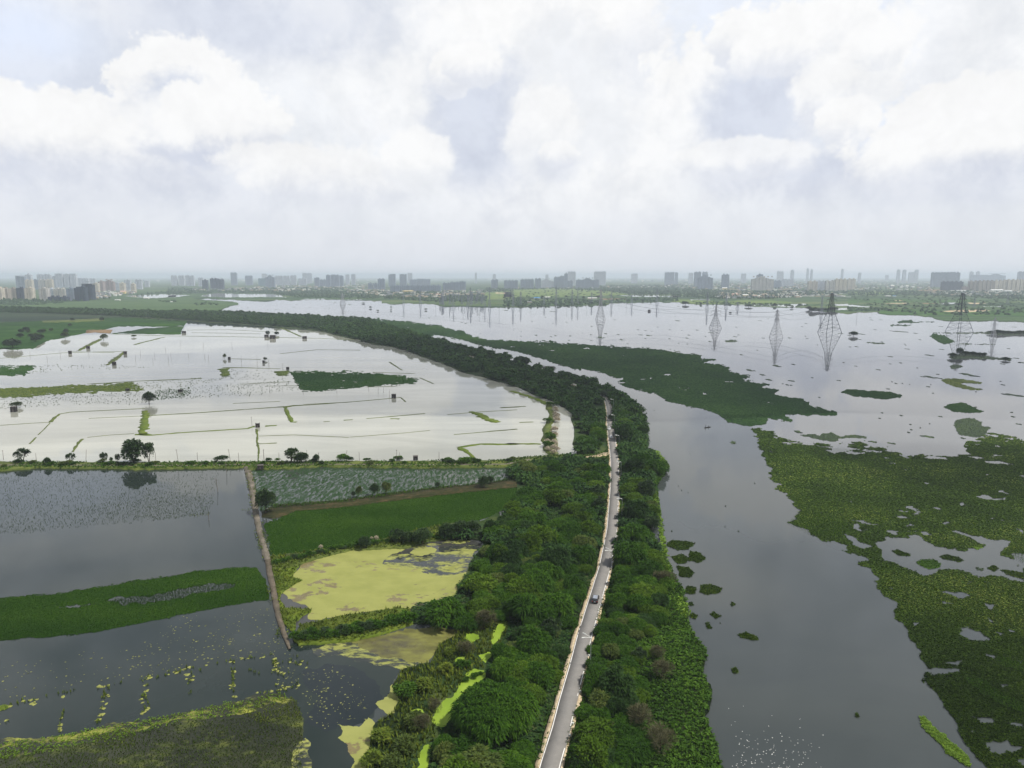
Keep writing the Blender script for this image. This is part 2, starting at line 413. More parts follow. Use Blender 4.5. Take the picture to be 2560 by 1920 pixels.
def scatter_px(poly_px, step, z, holes=(), seed=0, rowfac=.55, keep=1.0):
    """jittered points spread evenly over a traced outline; returned as ground points with the metres one photograph pixel covers there"""
    g = np.random.default_rng(seed); A = np.array(poly_px); x0, y0 = A.min(0); x1, y1 = A.max(0)
    xs = np.arange(x0, x1, step); ys = np.arange(y0, y1, step * rowfac)
    Q = np.stack(np.meshgrid(xs, ys), -1).reshape(-1, 2) + g.uniform(-.6, .6, (len(xs) * len(ys), 2)) * [step, step * rowfac]
    ok = inside(Q, poly_px)
    for h in holes: ok &= ~inside(Q, h)
    if keep < 1: ok &= g.uniform(0, 1, len(Q)) < keep
    Q = Q[ok]
    Gp = GA(Q, z); dep = (Gp - np.array([0, 0, CAM_H])) @ FWD
    return Gp, dep / FPX
def scatter_m(poly_xy, step, z, seed=0, keep=1.0, holes=()):
    g = np.random.default_rng(seed); A = np.array(poly_xy)[:, :2]; x0, y0 = A.min(0); x1, y1 = A.max(0)
    xs = np.arange(x0, x1, step); ys = np.arange(y0, y1, step)
    Q = np.stack(np.meshgrid(xs, ys), -1).reshape(-1, 2) + g.uniform(-.5, .5, (len(xs) * len(ys), 2)) * step
    ok = inside(Q, poly_xy)
    for h in holes: ok &= ~inside(Q, h)
    if keep < 1: ok &= g.uniform(0, 1, len(Q)) < keep
    Q = Q[ok]
    return np.c_[Q, np.full(len(Q), z)]
def fbm(xy, scale, seed=0, octv=4):
    """cheap value noise for masks"""
    g = np.random.default_rng(seed); out = np.zeros(len(xy)); amp = 1; tot = 0
    for o in range(octv):
        T = g.uniform(0, 1, (64, 64)); q = xy[:, :2] * scale * 2 ** o; i = np.floor(q).astype(int); f = q - i; f = f * f * (3 - 2 * f)
        a = T[i[:, 0] % 64, i[:, 1] % 64]; b = T[(i[:, 0] + 1) % 64, i[:, 1] % 64]; c = T[i[:, 0] % 64, (i[:, 1] + 1) % 64]; d = T[(i[:, 0] + 1) % 64, (i[:, 1] + 1) % 64]
        out += amp * ((a * (1 - f[:, 0]) + b * f[:, 0]) * (1 - f[:, 1]) + (c * (1 - f[:, 0]) + d * f[:, 0]) * f[:, 1]); tot += amp; amp *= .5
    return out / tot

# ------------------------------------------------------------------ materials
def new_mat(name):
    m = bpy.data.materials.new(name); m.use_nodes = True; t = NT(m.node_tree); t.n.clear()
    out = t.new('ShaderNodeOutputMaterial'); return m, t, out
def pos(t, sx=1, sy=1, rz=0.0):
    g = t.new('ShaderNodeNewGeometry'); mp = t.new('ShaderNodeMapping'); t.l.new(g.outputs['Position'], mp.inputs[0])
    mp.inputs['Scale'].default_value = (sx, sy, 1); mp.inputs['Rotation'].default_value = (0, 0, rz); return mp.outputs[0], g
def ramp(t, fac, cols):
    r = t.new('ShaderNodeValToRGB'); e = r.color_ramp.elements
    while len(e) < len(cols): e.new(.5)
    for i, (p, c) in enumerate(cols): e[i].position = p; e[i].color = (*c, 1)
    t.l.new(fac, r.inputs[0]); return r.outputs[0]
def surf(name, cols, scale=.2, detail=5, rough=.9, spec=.25, island=0.0, objr=0.0, trans=0.0, bump=0.0, bscale=2.0, sx=1, sy=1, rz=0.0, fine=None, metal=0.0):
    m, t, out = new_mat(name); p, g = pos(t, sx, sy, rz)
    f = t.noise(p, scale, detail, .6)
    f = t.mr(f, .28, .72, smooth=False)
    if fine:
        f2 = t.mr(t.noise(p, fine[0], 3, .6), .25, .75, smooth=False); f = t.m('ADD', t.m('MULTIPLY', f, 1 - fine[1]), t.m('MULTIPLY', f2, fine[1]))
    if island: f = t.m('ADD', t.m('MULTIPLY', f, 1 - island), t.m('MULTIPLY', g.outputs['Random Per Island'], island))
    if objr:
        oi = t.new('ShaderNodeObjectInfo'); f = t.m('ADD', t.m('MULTIPLY', f, 1 - objr), t.m('MULTIPLY', oi.outputs['Random'], objr))
    c = ramp(t, f, cols)
    b = t.new('ShaderNodeBsdfPrincipled'); t.l.new(c, b.inputs['Base Color']); b.inputs['Roughness'].default_value = rough
    b.inputs['Specular IOR Level'].default_value = spec; b.inputs['Metallic'].default_value = metal
    if bump:
        bn = t.new('ShaderNodeBump'); bn.inputs['Strength'].default_value = bump; bn.inputs['Distance'].default_value = .3
        t.l.new(t.noise(p, bscale, 4, .6), bn.inputs['Height']); t.l.new(bn.outputs[0], b.inputs['Normal'])
    sh = b.outputs[0]
    if trans:
        tr = t.new('ShaderNodeBsdfTranslucent'); t.l.new(c, tr.inputs[0]); ms = t.new('ShaderNodeMixShader'); ms.inputs[0].default_value = trans
        t.l.new(sh, ms.inputs[1]); t.l.new(tr.outputs[0], ms.inputs[2]); sh = ms.outputs[0]
    t.l.new(sh, out.inputs[0]); return m
def plain(name, rgb, rough=.6, spec=.4, metal=0.0, var=.12, scale=3.0):
    a = tuple(x * (1 - var) for x in rgb); b = tuple(min(1, x * (1 + var)) for x in rgb)
    return surf(name, [(0, a), (1, b)], scale, 3, rough, spec, metal=metal)
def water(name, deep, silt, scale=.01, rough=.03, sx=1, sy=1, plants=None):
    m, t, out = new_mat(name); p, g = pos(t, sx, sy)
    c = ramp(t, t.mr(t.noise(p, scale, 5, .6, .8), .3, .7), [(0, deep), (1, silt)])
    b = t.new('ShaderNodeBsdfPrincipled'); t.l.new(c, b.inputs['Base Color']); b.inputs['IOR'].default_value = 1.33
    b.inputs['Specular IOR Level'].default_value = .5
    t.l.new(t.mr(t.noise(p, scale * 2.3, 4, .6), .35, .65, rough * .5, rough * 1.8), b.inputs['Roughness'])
    sh = b.outputs[0]
    if plants:      # floating plant cover with its own patchy outline: (colour ramp, noise scale, threshold lo, hi)
        cols, ps, lo, hi = plants[:4]; st = plants[4] if len(plants) > 4 else (1, 1, 0)
        p2, _ = pos(t, *st)
        f = t.m('ADD', t.m('MULTIPLY', t.noise(p2, ps, 6, .65, .5), .7), t.m('MULTIPLY', t.noise(p2, ps * 5, 4, .6), .3))
        k = t.mr(f, lo, hi)
        pc = ramp(t, t.mr(t.noise(p2, ps * 3, 4, .6), .3, .7), cols)
        d = t.new('ShaderNodeBsdfPrincipled'); t.l.new(pc, d.inputs['Base Color']); d.inputs['Roughness'].default_value = .85; d.inputs['Specular IOR Level'].default_value = .2
        ms = t.new('ShaderNodeMixShader'); t.l.new(k, ms.inputs[0]); t.l.new(sh, ms.inputs[1]); t.l.new(d.outputs[0], ms.inputs[2]); sh = ms.outputs[0]
    t.l.new(sh, out.inputs[0]); return m

G1 = [(0, (.007, .021, .003)), (.35, (.020, .056, .005)), (.7, (.046, .108, .008)), (1, (.10, .18, .016))]
M = {}
M['thorn'] = surf('thorn_foliage', G1, .06, 4, .85, .1, island=.5, objr=.2, trans=.25)
G2 = [(0, (.014, .030, .003)), (.35, (.036, .074, .006)), (.7, (.072, .135, .011)), (1, (.15, .215, .024))]
M['fresh'] = surf('fresh_thorn_foliage', G2, .06, 4, .85, .1, island=.5, objr=.2, trans=.25)
G3 = [(0, (.007, .016, .006)), (.35, (.017, .040, .010)), (.7, (.034, .074, .016)), (1, (.07, .12, .03))]
M['dusky'] = surf('dusky_foliage', G3, .06, 4, .85, .1, island=.5, objr=.2, trans=.25)
M['yellowish'] = surf('yellowish_foliage', [(0, (.025, .045, .008)), (.5, (.06, .095, .014)), (1, (.15, .17, .03))], .1, 4, .75, .25, island=.55, objr=.15, trans=.25)
M['broad'] = surf('broadleaf_foliage', [(0, (.010, .022, .008)), (.5, (.022, .050, .012)), (1, (.06, .11, .025))], .2, 4, .7, .3, island=.55, objr=.12, trans=.25)
M['far_thicket'] = surf('far_thicket_foliage', [(0, (.009, .024, .008)), (.5, (.024, .058, .015)), (1, (.060, .110, .022))], .03, 5, .9, .08, island=.6, trans=.1)
M['grey_twig'] = surf('grey_twigs', [(0, (.036, .036, .016)), (1, (.10, .098, .052))], .6, 3, .9, .1, island=.5)
M['bark'] = surf('bark', [(0, (.035, .026, .018)), (1, (.09, .07, .05))], 1.5, 4, .95, .15)
M['herb'] = surf('herb_leaves', [(0, (.014, .034, .004)), (.5, (.042, .100, .010)), (1, (.105, .19, .020))], .05, 4, .85, .12, island=.5, trans=.2)
M['lime'] = surf('lime_leaves', [(0, (.06, .12, .01)), (.5, (.13, .23, .015)), (1, (.22, .34, .03))], .1, 4, .7, .3, island=.5, trans=.2)
M['floor'] = surf('thicket_floor', [(0, (.012, .022, .008)), (.5, (.022, .045, .012)), (1, (.07, .085, .025))], .09, 5, .95, .15)
M['hyacinth'] = surf('hyacinth_leaves', [(0, (.004, .008, .001)), (.40, (.016, .035, .003)), (.74, (.044, .080, .007)), (1, (.19, .215, .05))], .022, 6, .9, .08, island=.6, trans=.12)
M['marsh'] = surf('marsh_plants', [(0, (.007, .020, .008)), (.5, (.016, .042, .012)), (1, (.045, .088, .022))], .010, 6, .95, .05, island=.45, sy=.6)
M['weed'] = surf('floating_weed', [(0, (.008, .015, .007)), (.6, (.022, .045, .013)), (1, (.06, .09, .02))], .03, 4, .7, .3, island=.6)
M['reedy'] = surf('reedy_weeds', [(0, (.014, .028, .005)), (1, (.065, .10, .018))], .08, 4, .9, .06, island=.6)
M['paddy'] = surf('paddy_leaves', [(0, (.006, .021, .002)), (.5, (.015, .042, .003)), (1, (.040, .078, .008))], .045, 6, .95, .05, island=.35, fine=(1.2, .4), sx=.4)
M['paddy_far'] = surf('far_paddy_leaves', [(0, (.012, .038, .009)), (.5, (.020, .056, .011)), (1, (.046, .095, .018))], .012, 5, .95, .05, fine=(.2, .35))
M['sprig'] = surf('dark_sprigs', [(0, (.010, .022, .006)), (1, (.05, .085, .016))], .1, 3, .9, .06, island=.7)
M['grass'] = surf('bank_grass', [(0, (.030, .055, .006)), (.5, (.075, .112, .010)), (1, (.18, .205, .02))], .12, 5, .85, .2, island=.45, fine=(1.5, .35))
M['bund'] = surf('bund_grass', [(0, (.035, .05, .014)), (.5, (.075, .10, .020)), (1, (.16, .18, .04))], .08, 5, .9, .2, fine=(1.0, .4))
M['earth'] = surf('bare_earth', [(0, (.10, .065, .035)), (.5, (.19, .125, .065)), (1, (.30, .215, .12))], .25, 6, .95, .15, fine=(1.5, .45), bump=.3)
M['bund_earth'] = surf('grassy_earth', [(0, (.012, .018, .005)), (.45, (.028, .032, .012)), (.7, (.060, .046, .022)), (1, (.14, .095, .05))], .22, 6, .95, .1, fine=(1.2, .5))
M['path'] = surf('dirt_path', [(0, (.05, .055, .028)), (.4, (.10, .09, .068)), (.65, (.17, .148, .12)), (1, (.32, .275, .23))], .22, 6, .95, .15, fine=(2.0, .5), bump=.2)
M['mud_path'] = surf('muddy_path', [(0, (.04, .042, .025)), (.5, (.105, .088, .066)), (1, (.19, .16, .125))], .25, 6, .95, .1, fine=(1.5, .5))
M['asphalt'] = surf('worn_asphalt', [(0, (.14, .134, .126)), (.35, (.185, .178, .168)), (.65, (.205, .196, .184)), (1, (.27, .255, .235))], .12, 6, .85, .3, fine=(.8, .45), bump=.08)
M['verge'] = surf('sandy_verge', [(0, (.24, .17, .095)), (.5, (.46, .37, .245)), (1, (.62, .53, .39))], .25, 6, .95, .1, fine=(1.5, .5), bump=.2)
M['paint'] = surf('road_paint', [(0, (.45, .43, .39)), (.4, (.74, .72, .68)), (1, (.8, .79, .76))], .5, 5, .7, .3)
M['mud'] = surf('mud', [(0, (.05, .05, .03)), (1, (.11, .10, .06))], .02, 4, .95, .2)
M['plume'] = surf('grass_plumes', [(0, (.26, .22, .15)), (.5, (.42, .37, .28)), (1, (.60, .55, .44))], .5, 3, .9, .15, island=.6, trans=.2)
YEL = [(0, (.18, .19, .048)), (.5, (.235, .247, .066)), (1, (.28, .29, .085))]
OLV = [(0, (.09, .09, .028)), (.5, (.14, .14, .038)), (1, (.19, .195, .05))]
LIM = [(0, (.12, .19, .016)), (.5, (.18, .275, .022)), (1, (.23, .32, .035))]
M['river'] = water('river_water', (.040, .048, .049), (.056, .064, .062), .006, .035)
M['lake'] = water('silvery_lake_water', (.080, .086, .094), (.115, .118, .122), .003, .035, .6, 1.6)  # base colour raised to stand in for the lake's silvery reflection
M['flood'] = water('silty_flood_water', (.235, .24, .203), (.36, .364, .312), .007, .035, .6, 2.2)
M['field_water'] = water('still_field_water', (.013, .021, .019), (.026, .034, .030), .012, .03)
M['paddy_water'] = water('paddy_water', (.03, .04, .035), (.05, .055, .05), .02, .03, plants=([(0, (.010, .030, .010)), (1, (.022, .055, .014))], .5, .44, .52, (1.5, .4, .05)))
M['pond_water'] = water('pond_water', (.035, .037, .036), (.05, .05, .045), .05, .03)
M['duckweed'] = water('duckweed_cover', (.13, .11, .05), (.17, .14, .06), .1, .3, plants=([(0, (.212, .225, .062)), (1, (.255, .265, .078))], .075, .41, .435, (.6, .85, .1)))
M['olive_scum'] = water('olive_scum_cover', (.05, .045, .03), (.07, .06, .03), .1, .2, plants=(OLV, .06, .34, .55, (.7, 1.3, .2)))
M['lime_scum'] = surf('lime_duckweed', LIM, .12, 4, .8, .25)
M['patchy_scum'] = water('patchy_scum', (.022, .028, .026), (.036, .040, .036), .05, .05, plants=(YEL, .16, .47, .56, (.6, 1.2, .15)))
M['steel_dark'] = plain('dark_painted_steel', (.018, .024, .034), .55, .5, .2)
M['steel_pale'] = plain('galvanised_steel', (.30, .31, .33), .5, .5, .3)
M['pole_wood'] = plain('weathered_pole', (.12, .10, .085), .9, .2)
M['lamp_white'] = plain('white_lamp_metal', (.62, .64, .60), .5, .5)
M['brick_dark'] = surf('dark_sooty_brick', [(0, (.018, .017, .018)), (1, (.05, .044, .042))], 1.2, 4, .95, .15)
M['roof_slab'] = plain('weathered_roof_slab', (.085, .075, .07), .9, .2)
M['white_cloth'] = plain('white_sheet', (.72, .72, .66), .8, .2)
M['black_paint'] = plain('black_car_paint', (.012, .014, .018), .25, .6)
M['white_paint'] = plain('white_car_paint', (.72, .73, .74), .3, .5, var=.03)
M['roof_grey'] = plain('silver_roof_paint', (.30, .33, .38), .35, .5, .3)  # sky reflection on the black car's roof, put into the paint colour
M['glass'] = plain('dark_window_glass', (.015, .018, .022), .08, .6)
M['rubber'] = plain('tyre_rubber', (.018, .018, .018), .9, .2)
M['rim'] = plain('wheel_rim', (.35, .36, .38), .4, .5, .6)
M['red_lens'] = plain('red_lamp_lens', (.35, .02, .015), .3, .5)
M['clear_lens'] = plain('clear_lamp_lens', (.7, .72, .72), .2, .6)
M['dark_cloth'] = plain('dark_clothes', (.03, .032, .04), .9, .2)
M['blue_cloth'] = plain('blue_clothes', (.05, .07, .13), .9, .2)
M['skin'] = plain('skin', (.20, .11, .07), .6, .3)
M['boat_wood'] = plain('dark_boat_wood', (.03, .025, .022), .8, .2)
M['foam'] = plain('white_foam', (.75, .75, .72), .8, .2)
M['rubble'] = surf('pale_rubble', [(0, (.28, .24, .19)), (1, (.58, .53, .45))], 1.0, 4, .95, .1)
M['far_land'] = None

# ================================================================== SETTING
def far_land_mat():
    m, t, out = new_mat('far_fields'); p, g = pos(t, .35, 1.0, .12)
    v = t.new('ShaderNodeTexVoronoi', feature='F1'); t.l.new(p, v.inputs['Vector']); v.inputs['Scale'].default_value = .006
    sp = t.new('ShaderNodeSeparateXYZ'); t.l.new(v.outputs['Color'], sp.inputs[0])
    f = t.m('ADD', t.m('MULTIPLY', sp.outputs[0], .5), t.m('MULTIPLY', t.mr(t.noise(p, .006, 8, .7), .3, .7), .5))
    c = ramp(t, f, [(0, (.016, .036, .018)), (.3, (.030, .066, .024)), (.6, (.055, .10, .032)), (.85, (.10, .13, .045)), (1, (.17, .155, .09))])
    b = t.new('ShaderNodeBsdfPrincipled'); t.l.new(c, b.inputs['Base Color']); b.inputs['Roughness'].default_value = .95; b.inputs['Specular IOR Level'].default_value = .15
    t.l.new(b.outputs[0], out.inputs[0]); return m
M['far_land'] = far_land_mat()
def disc(name, z, r, mat, cy=0):
    n = 96; V = [(0, cy, z)] + [(r * math.cos(2 * math.pi * i / n), cy + r * math.sin(2 * math.pi * i / n), z) for i in range(n)]
    return link(name, mesh_from(name, V, np.array([(0, 1 + i, 1 + (i + 1) % n) for i in range(n)])), mat)
tag(disc('ground', -1.2, 42000, M['mud']), kind='structure')
# lake and river: one sheet of water
def flat(name, xy, z, mat): 
    V, F3, F4 = sheet_arrays([(x, y, z) for x, y in xy]); return link(name, mesh_from(name, V, F3), mat)
tag(flat('lake_water', [(-900, 40), (1500, 40), (2600, 1000), (3200, 2900), (-1700, 2900), (-1700, 1100)], 0.0, M['river']), kind='structure')

tag(sheet('lake_surface', P('F 250,778 R2 0,372 500,405 740,445 940,505 1150,530 1600,570 2000,640 2212,690 R3 60,660 250,700 R7 100,330 60,440 40,524 62,540 130,600 400,680 800,700 1200,740 1500,790 2212,760 F 3200,1150 4300,900 3300,700 2560,690 1280,690 500,720'), .006, M['lake']), kind='structure')
# far plain behind the lake
SHORE = P('R1 1330,350 1400,310 1465,292 1430,280 1310,275 1210,266 1330,262 1600,280 1640,280 1700,266 1800,275 1860,268 2212,268 R2 150,272 380,275 380,290 450,298 560,290 700,295 760,310 850,310 1100,318 1300,310 1450,305 1770,300 1780,290 2000,285 2212,282 R3 100,288 150,295 400,300 700,315 880,320 900,330 960,340 1040,345 1120,355 1200,345 1350,350 1500,355 1640,375 1760,400 1900,400 2212,405')
shore_w = [tuple(p) for p in GA(rough(SHORE, 6, .8, 3, False), .5)]
FARL = [(-2600., 1050., .5), (-1300., 1250., .5)] + shore_w + [(3400., 1500., .5), (41000., 6000., .5), (20000., 36000., .5), (-20000., 36000., .5), (-41000., 6000., .5), (-9000., 1100., .5)]
V, F3, F4 = sheet_arrays(FARL, (), 1.0)
tag(link('plain', mesh_from('plain', V, [F3, F4]), M['far_land']), kind='structure')
# stripes of flood water and bare soil on the far plain (z just above it)
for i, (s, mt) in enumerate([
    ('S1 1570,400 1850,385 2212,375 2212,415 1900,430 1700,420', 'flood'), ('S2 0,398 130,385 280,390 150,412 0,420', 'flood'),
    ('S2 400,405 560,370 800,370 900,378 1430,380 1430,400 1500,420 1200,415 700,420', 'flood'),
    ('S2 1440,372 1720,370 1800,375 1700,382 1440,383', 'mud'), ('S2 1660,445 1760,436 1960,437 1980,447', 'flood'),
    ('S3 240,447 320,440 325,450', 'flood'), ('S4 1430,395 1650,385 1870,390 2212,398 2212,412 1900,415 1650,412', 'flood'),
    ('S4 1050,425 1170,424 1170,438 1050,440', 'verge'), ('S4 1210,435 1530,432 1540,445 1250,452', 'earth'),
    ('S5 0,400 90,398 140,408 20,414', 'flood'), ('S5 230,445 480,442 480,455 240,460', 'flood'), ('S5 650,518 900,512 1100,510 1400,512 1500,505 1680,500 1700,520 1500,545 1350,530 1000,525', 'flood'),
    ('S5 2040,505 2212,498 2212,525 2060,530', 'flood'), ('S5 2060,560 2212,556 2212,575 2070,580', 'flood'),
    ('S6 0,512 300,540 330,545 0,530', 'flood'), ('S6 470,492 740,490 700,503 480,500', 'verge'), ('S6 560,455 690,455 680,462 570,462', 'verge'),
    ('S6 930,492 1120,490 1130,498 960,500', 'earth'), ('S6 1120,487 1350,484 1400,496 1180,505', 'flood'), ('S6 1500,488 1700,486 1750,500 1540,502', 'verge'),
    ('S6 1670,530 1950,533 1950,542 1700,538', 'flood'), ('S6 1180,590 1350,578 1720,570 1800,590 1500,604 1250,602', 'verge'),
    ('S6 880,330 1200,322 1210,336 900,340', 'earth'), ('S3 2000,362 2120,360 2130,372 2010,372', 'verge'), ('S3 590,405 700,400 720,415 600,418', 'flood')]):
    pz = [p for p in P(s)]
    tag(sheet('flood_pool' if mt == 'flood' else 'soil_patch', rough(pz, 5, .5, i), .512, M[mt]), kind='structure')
# pale and deep green field strips on the far plain
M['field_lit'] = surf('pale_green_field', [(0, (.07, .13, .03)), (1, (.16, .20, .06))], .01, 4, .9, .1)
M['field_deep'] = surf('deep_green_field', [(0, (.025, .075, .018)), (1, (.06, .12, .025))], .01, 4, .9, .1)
for i, (s, mt) in enumerate([('S4 0,330 700,305 900,318 1300,340 1650,360 1600,385 1300,395 900,400 400,410 0,415', 'field_lit'), ('S3 1830,360 2212,345 2212,430 1900,440', 'field_lit'),
    ('S6 400,590 700,570 1300,600 1300,640 900,645 500,640 380,620', 'field_deep'), ('S6 1500,600 2212,560 2212,654 1500,654', 'field_deep'), ('S5 0,440 140,445 600,470 900,455 1500,470 1500,495 900,505 300,505 130,480 0,478', 'field_lit'),
    ('S5 1700,345 2212,345 2212,360 1750,362', 'field_lit'), ('S6 0,440 700,445 1200,450 1600,452 1600,480 900,482 0,490', 'field_deep'), ('S6 0,350 400,345 900,360 400,375 0,372', 'field_lit')]):
    tag(sheet('field', rough(P(s), 8, .6, 40 + i), .506, M[mt]), kind='structure')

# marsh of floating plants left of the lake (far) + green swamp up to the trees
def gap_mask(Q, xy, poly, gaps, seed):
    tf, tn, ed = gaps; n1 = fbm(xy, 1 / 26., seed, 4); n2 = fbm(xy + 300, 1 / 5., seed + 1, 3); v = n1 * .72 + n2 * .28
    T = np.interp(Q[:, 1], [1100, 1500], [tf, tn]); ok = v < T
    if ed: d = edge_dist(Q, poly); ok &= n2 < .42 + d / ed * .5
    return ok
def grid_fill(poly, holes, z, cell, gaps=None, coarse=None, seed=0):
    A = np.array(poly); x0, y0 = A.min(0); x1, y1 = A.max(0); xs = np.arange(x0, x1, cell); ys = np.arange(y0, y1, cell * .6)
    Q = np.stack(np.meshgrid(xs, ys), -1).reshape(-1, 2); ok = inside(Q + [cell / 2, cell * .3], poly)
    for h in holes: ok &= ~inside(Q + [cell / 2, cell * .3], h)
    Q = Q[ok]
    if gaps: Q = Q[gap_mask(Q, GA(Q, z), coarse, gaps, seed)]
    c = np.array([[0, cell * .6], [cell, cell * .6], [cell, 0], [0, 0]]); K = (Q[:, None] + c[None]).reshape(-1, 2)
    return GA(K, z), np.arange(len(K)).reshape(-1, 4)
def carpet(name, poly, mat, z=.05, thick=.35, step=4.0, rad=1.9, hgt=.5, tpl='dome', holes=(), edge=(6, 1.5), seed=0, kind='stuff', keep=1.0, hmax=1.1, label=None, cat=None, base=True, gaps=None):
    parts = []
    hz = [rough(h, 3, 3.5, seed + 9 + k) for k, h in enumerate(holes)]
    pol = rough(poly, edge[0], edge[1], seed)
    if base:
        V, F = grid_fill(pol, hz, z + .06, 2.6, gaps, poly, seed); parts.append((V, F))
    pts, mpp = scatter_px(pol, step, z + .03, hz, seed, .5, keep)
    if gaps: k = gap_mask(proj(pts), pts, poly, gaps, seed); pts = pts[k]; mpp = mpp[k]
    r = np.clip(mpp * rad, .28, 9.); parts.append(clumps(pts, r, np.clip(r * hgt, .3, max(hmax, .35)), tpl, .2, seed))
    V, F = join_arrays(parts); o = link(name, mesh_from(name, V, F), mat)
    return tag(o, label, cat, None, kind)
MARSH = P('R1 0,316 200,318 700,335 1330,352 R1 1700,358 2212,372 R2 550,400 740,425 840,455 880,460 940,492 1050,512 1150,515 1300,520 1600,540 1700,545 2000,565 2100,570 2212,590 R3 0,572 60,580 100,590 220,605 235,612 225,628 240,632 320,630 315,640 245,655 330,660 410,682 390,700 440,715 530,735 525,748 480,748 560,770 R7 0,160 130,182 205,188 150,205 145,215 280,230 280,240 245,260 360,292 460,300 470,312 520,332 515,345 560,372 735,412 735,432 690,438 500,444 400,436 330,432 320,440 390,472 380,485 280,478 190,458 180,500 60,524 0,518 R6 2085,520 1960,500 1920,460 1850,420 1700,380 1560,345 1470,325 1430,290 1370,260 1250,240 1140,210 1085,185 1090,170 1135,145 1040,135 960,100 800,70 790,82 620,40 500,0 R2 1250,600 1150,580 1045,568 1040,558 1000,555 800,500 700,487 690,500 670,505 R2 540,475 300,410 100,395 R1 1960,388 1700,372 1300,355 800,348 0,322')
carpet('marsh_plants', MARSH, M['marsh'], step=4.2, rad=2.3, hgt=.35, seed=11, gaps=(.74, .74, 5), label='broad dark green marsh of floating plants between the tree row and the open lake', cat='marsh')
GREENL = P('S1 0,480 400,470 800,480 1300,455 1700,450 2212,425 S2 300,420 350,445 700,465 880,490 885,512 740,525 770,540 600,575 650,588 590,612 S2 0,612 S1 1300,600 0,540')
tag(sheet('marsh_meadow', rough(GREENL, 8, .6, 5), .53, surf('marsh_meadow_grass', [(0, (.030, .065, .022)), (.5, (.05, .095, .03)), (1, (.085, .13, .04))], .006, 5, .9, .15, fine=(.05, .4))), kind='structure')

# hyacinth field on the right with its pools
M2_OUT = P('R7 45,530 110,535 240,555 250,580 350,605 330,620 380,640 500,655 700,665 790,640 960,635 975,660 1090,665 1140,690 1200,710 1300,740 1340,750 1390,745 1560,760 1660,760 1750,740 1740,690 1760,640 1850,620 1860,600 1950,575 2050,590 2212,610 F 3100,1050 3150,2150 2700,2150 Q4 1960,1720 1850,1560 1780,1480 1720,1400 1700,1310 1610,1230 1600,1160 1510,1070 1470,990 1470,930 1430,850 1440,800 1400,760 1360,700 1330,620 1250,570 1280,540 1260,500 1250,430 1200,410 1140,350 1150,310 1080,265 1100,240 1100,205 1010,190 1005,155 1060,130 1030,110 950,90 850,40 760,0 R7 850,1530 700,1450 560,1390 420,1330 340,1280 400,1230 440,1185 390,1150 330,1110 320,1060 240,1020 260,990 210,940 190,900 200,860 180,830 140,760 110,680 80,600')
H_TXT = ['R7 1030,1440 1150,1400 1390,1410 1480,1450 1570,1475 1650,1490 1740,1510 1770,1505 1750,1470 1890,1475 1910,1455 1780,1400 1640,1345 1690,1345 1800,1385 1920,1410 2110,1425 2090,1470 Q4 2040,110 2130,170 2212,190 2212,300 2100,280 1940,260 1880,280 1820,240 1700,215 1590,215 1500,260 1430,230 1350,200 1250,160 1190,150 1180,80',
    'R7 865,1300 890,1285 920,1320 980,1345 920,1355 860,1330', 'R7 790,1370 860,1390 920,1440 1020,1480 950,1490 860,1460 830,1420', 'R7 1200,1230 1260,1230 1310,1250 1240,1250',
    'R7 1830,1075 1920,1065 1960,1090 2070,1080 2060,1105 1930,1100', 'R7 1560,1285 1610,1275 1640,1290 1590,1297', 'R7 1400,1355 1440,1355 1490,1385 1420,1385', 'R7 1700,1130 1730,1120 1755,1145 1720,1150',
    'R7 1240,865 1290,858 1280,872', 'R7 2130,1315 2205,1345 2205,1375 2170,1340', 'Q4 1600,375 1700,380 1820,405 1740,425 1690,400', 'Q4 1920,450 2000,470 1980,515 1940,490', 'Q4 1500,940 1600,930 1750,940 1740,960 1560,985',
    'Q4 1640,890 1770,870 1720,920', 'Q4 1930,820 2020,850 1990,865 1930,840', 'Q4 1570,440 1700,460 1640,465', 'Q4 1400,590 1460,600 1410,625', 'Q4 1950,560 2005,600 1970,600', 'Q4 1820,1270 1960,1290 2205,1340 2205,1370 2120,1345 2000,1305 1980,1340 1900,1330',
    'Q4 1925,1475 1985,1455 2030,1470 2095,1448 2120,1490 2205,1500 2150,1545 2090,1535 2040,1570 1985,1555 1960,1515', 'R7 630,712 700,712 760,728 690,732', 'R7 1090,770 1130,768 1200,780 1120,776', 'R7 1140,815 1200,812 1190,822', 'R7 1420,965 1465,970 1440,985', 'R7 1905,900 1940,900 1920,912', 'R7 1320,1215 1385,1210 1370,1222',
    'R7 1970,675 2010,672 2040,688', 'R7 820,1110 860,1108 845,1122', 'R7 1930,1240 1985,1250 1960,1258', 'R7 2030,1260 2120,1270 2100,1282', 'R7 190,715 240,725 215,728', 'Q4 2000,670 2070,680 2040,700', 'Q4 2090,650 2150,660 2130,672', 'Q4 1780,620 1830,625 1800,640', 'Q4 1230,345 1265,350 1245,362', 'Q4 2130,860 2200,880 2190,895', 'Q4 1880,710 1930,735 1900,735', 'Q4 2020,1040 2110,1060 2060,1075']
HOLES = [P(h) for h in H_TXT]
carpet('hyacinth_cover', M2_OUT, M['hyacinth'], step=5.0, rad=2.0, hgt=.55, tpl='leaves', holes=HOLES, seed=21, hmax=.75, gaps=(.70, .645, 18), label='wide olive cover of water hyacinth with open pools right of the river', cat='water hyacinth')
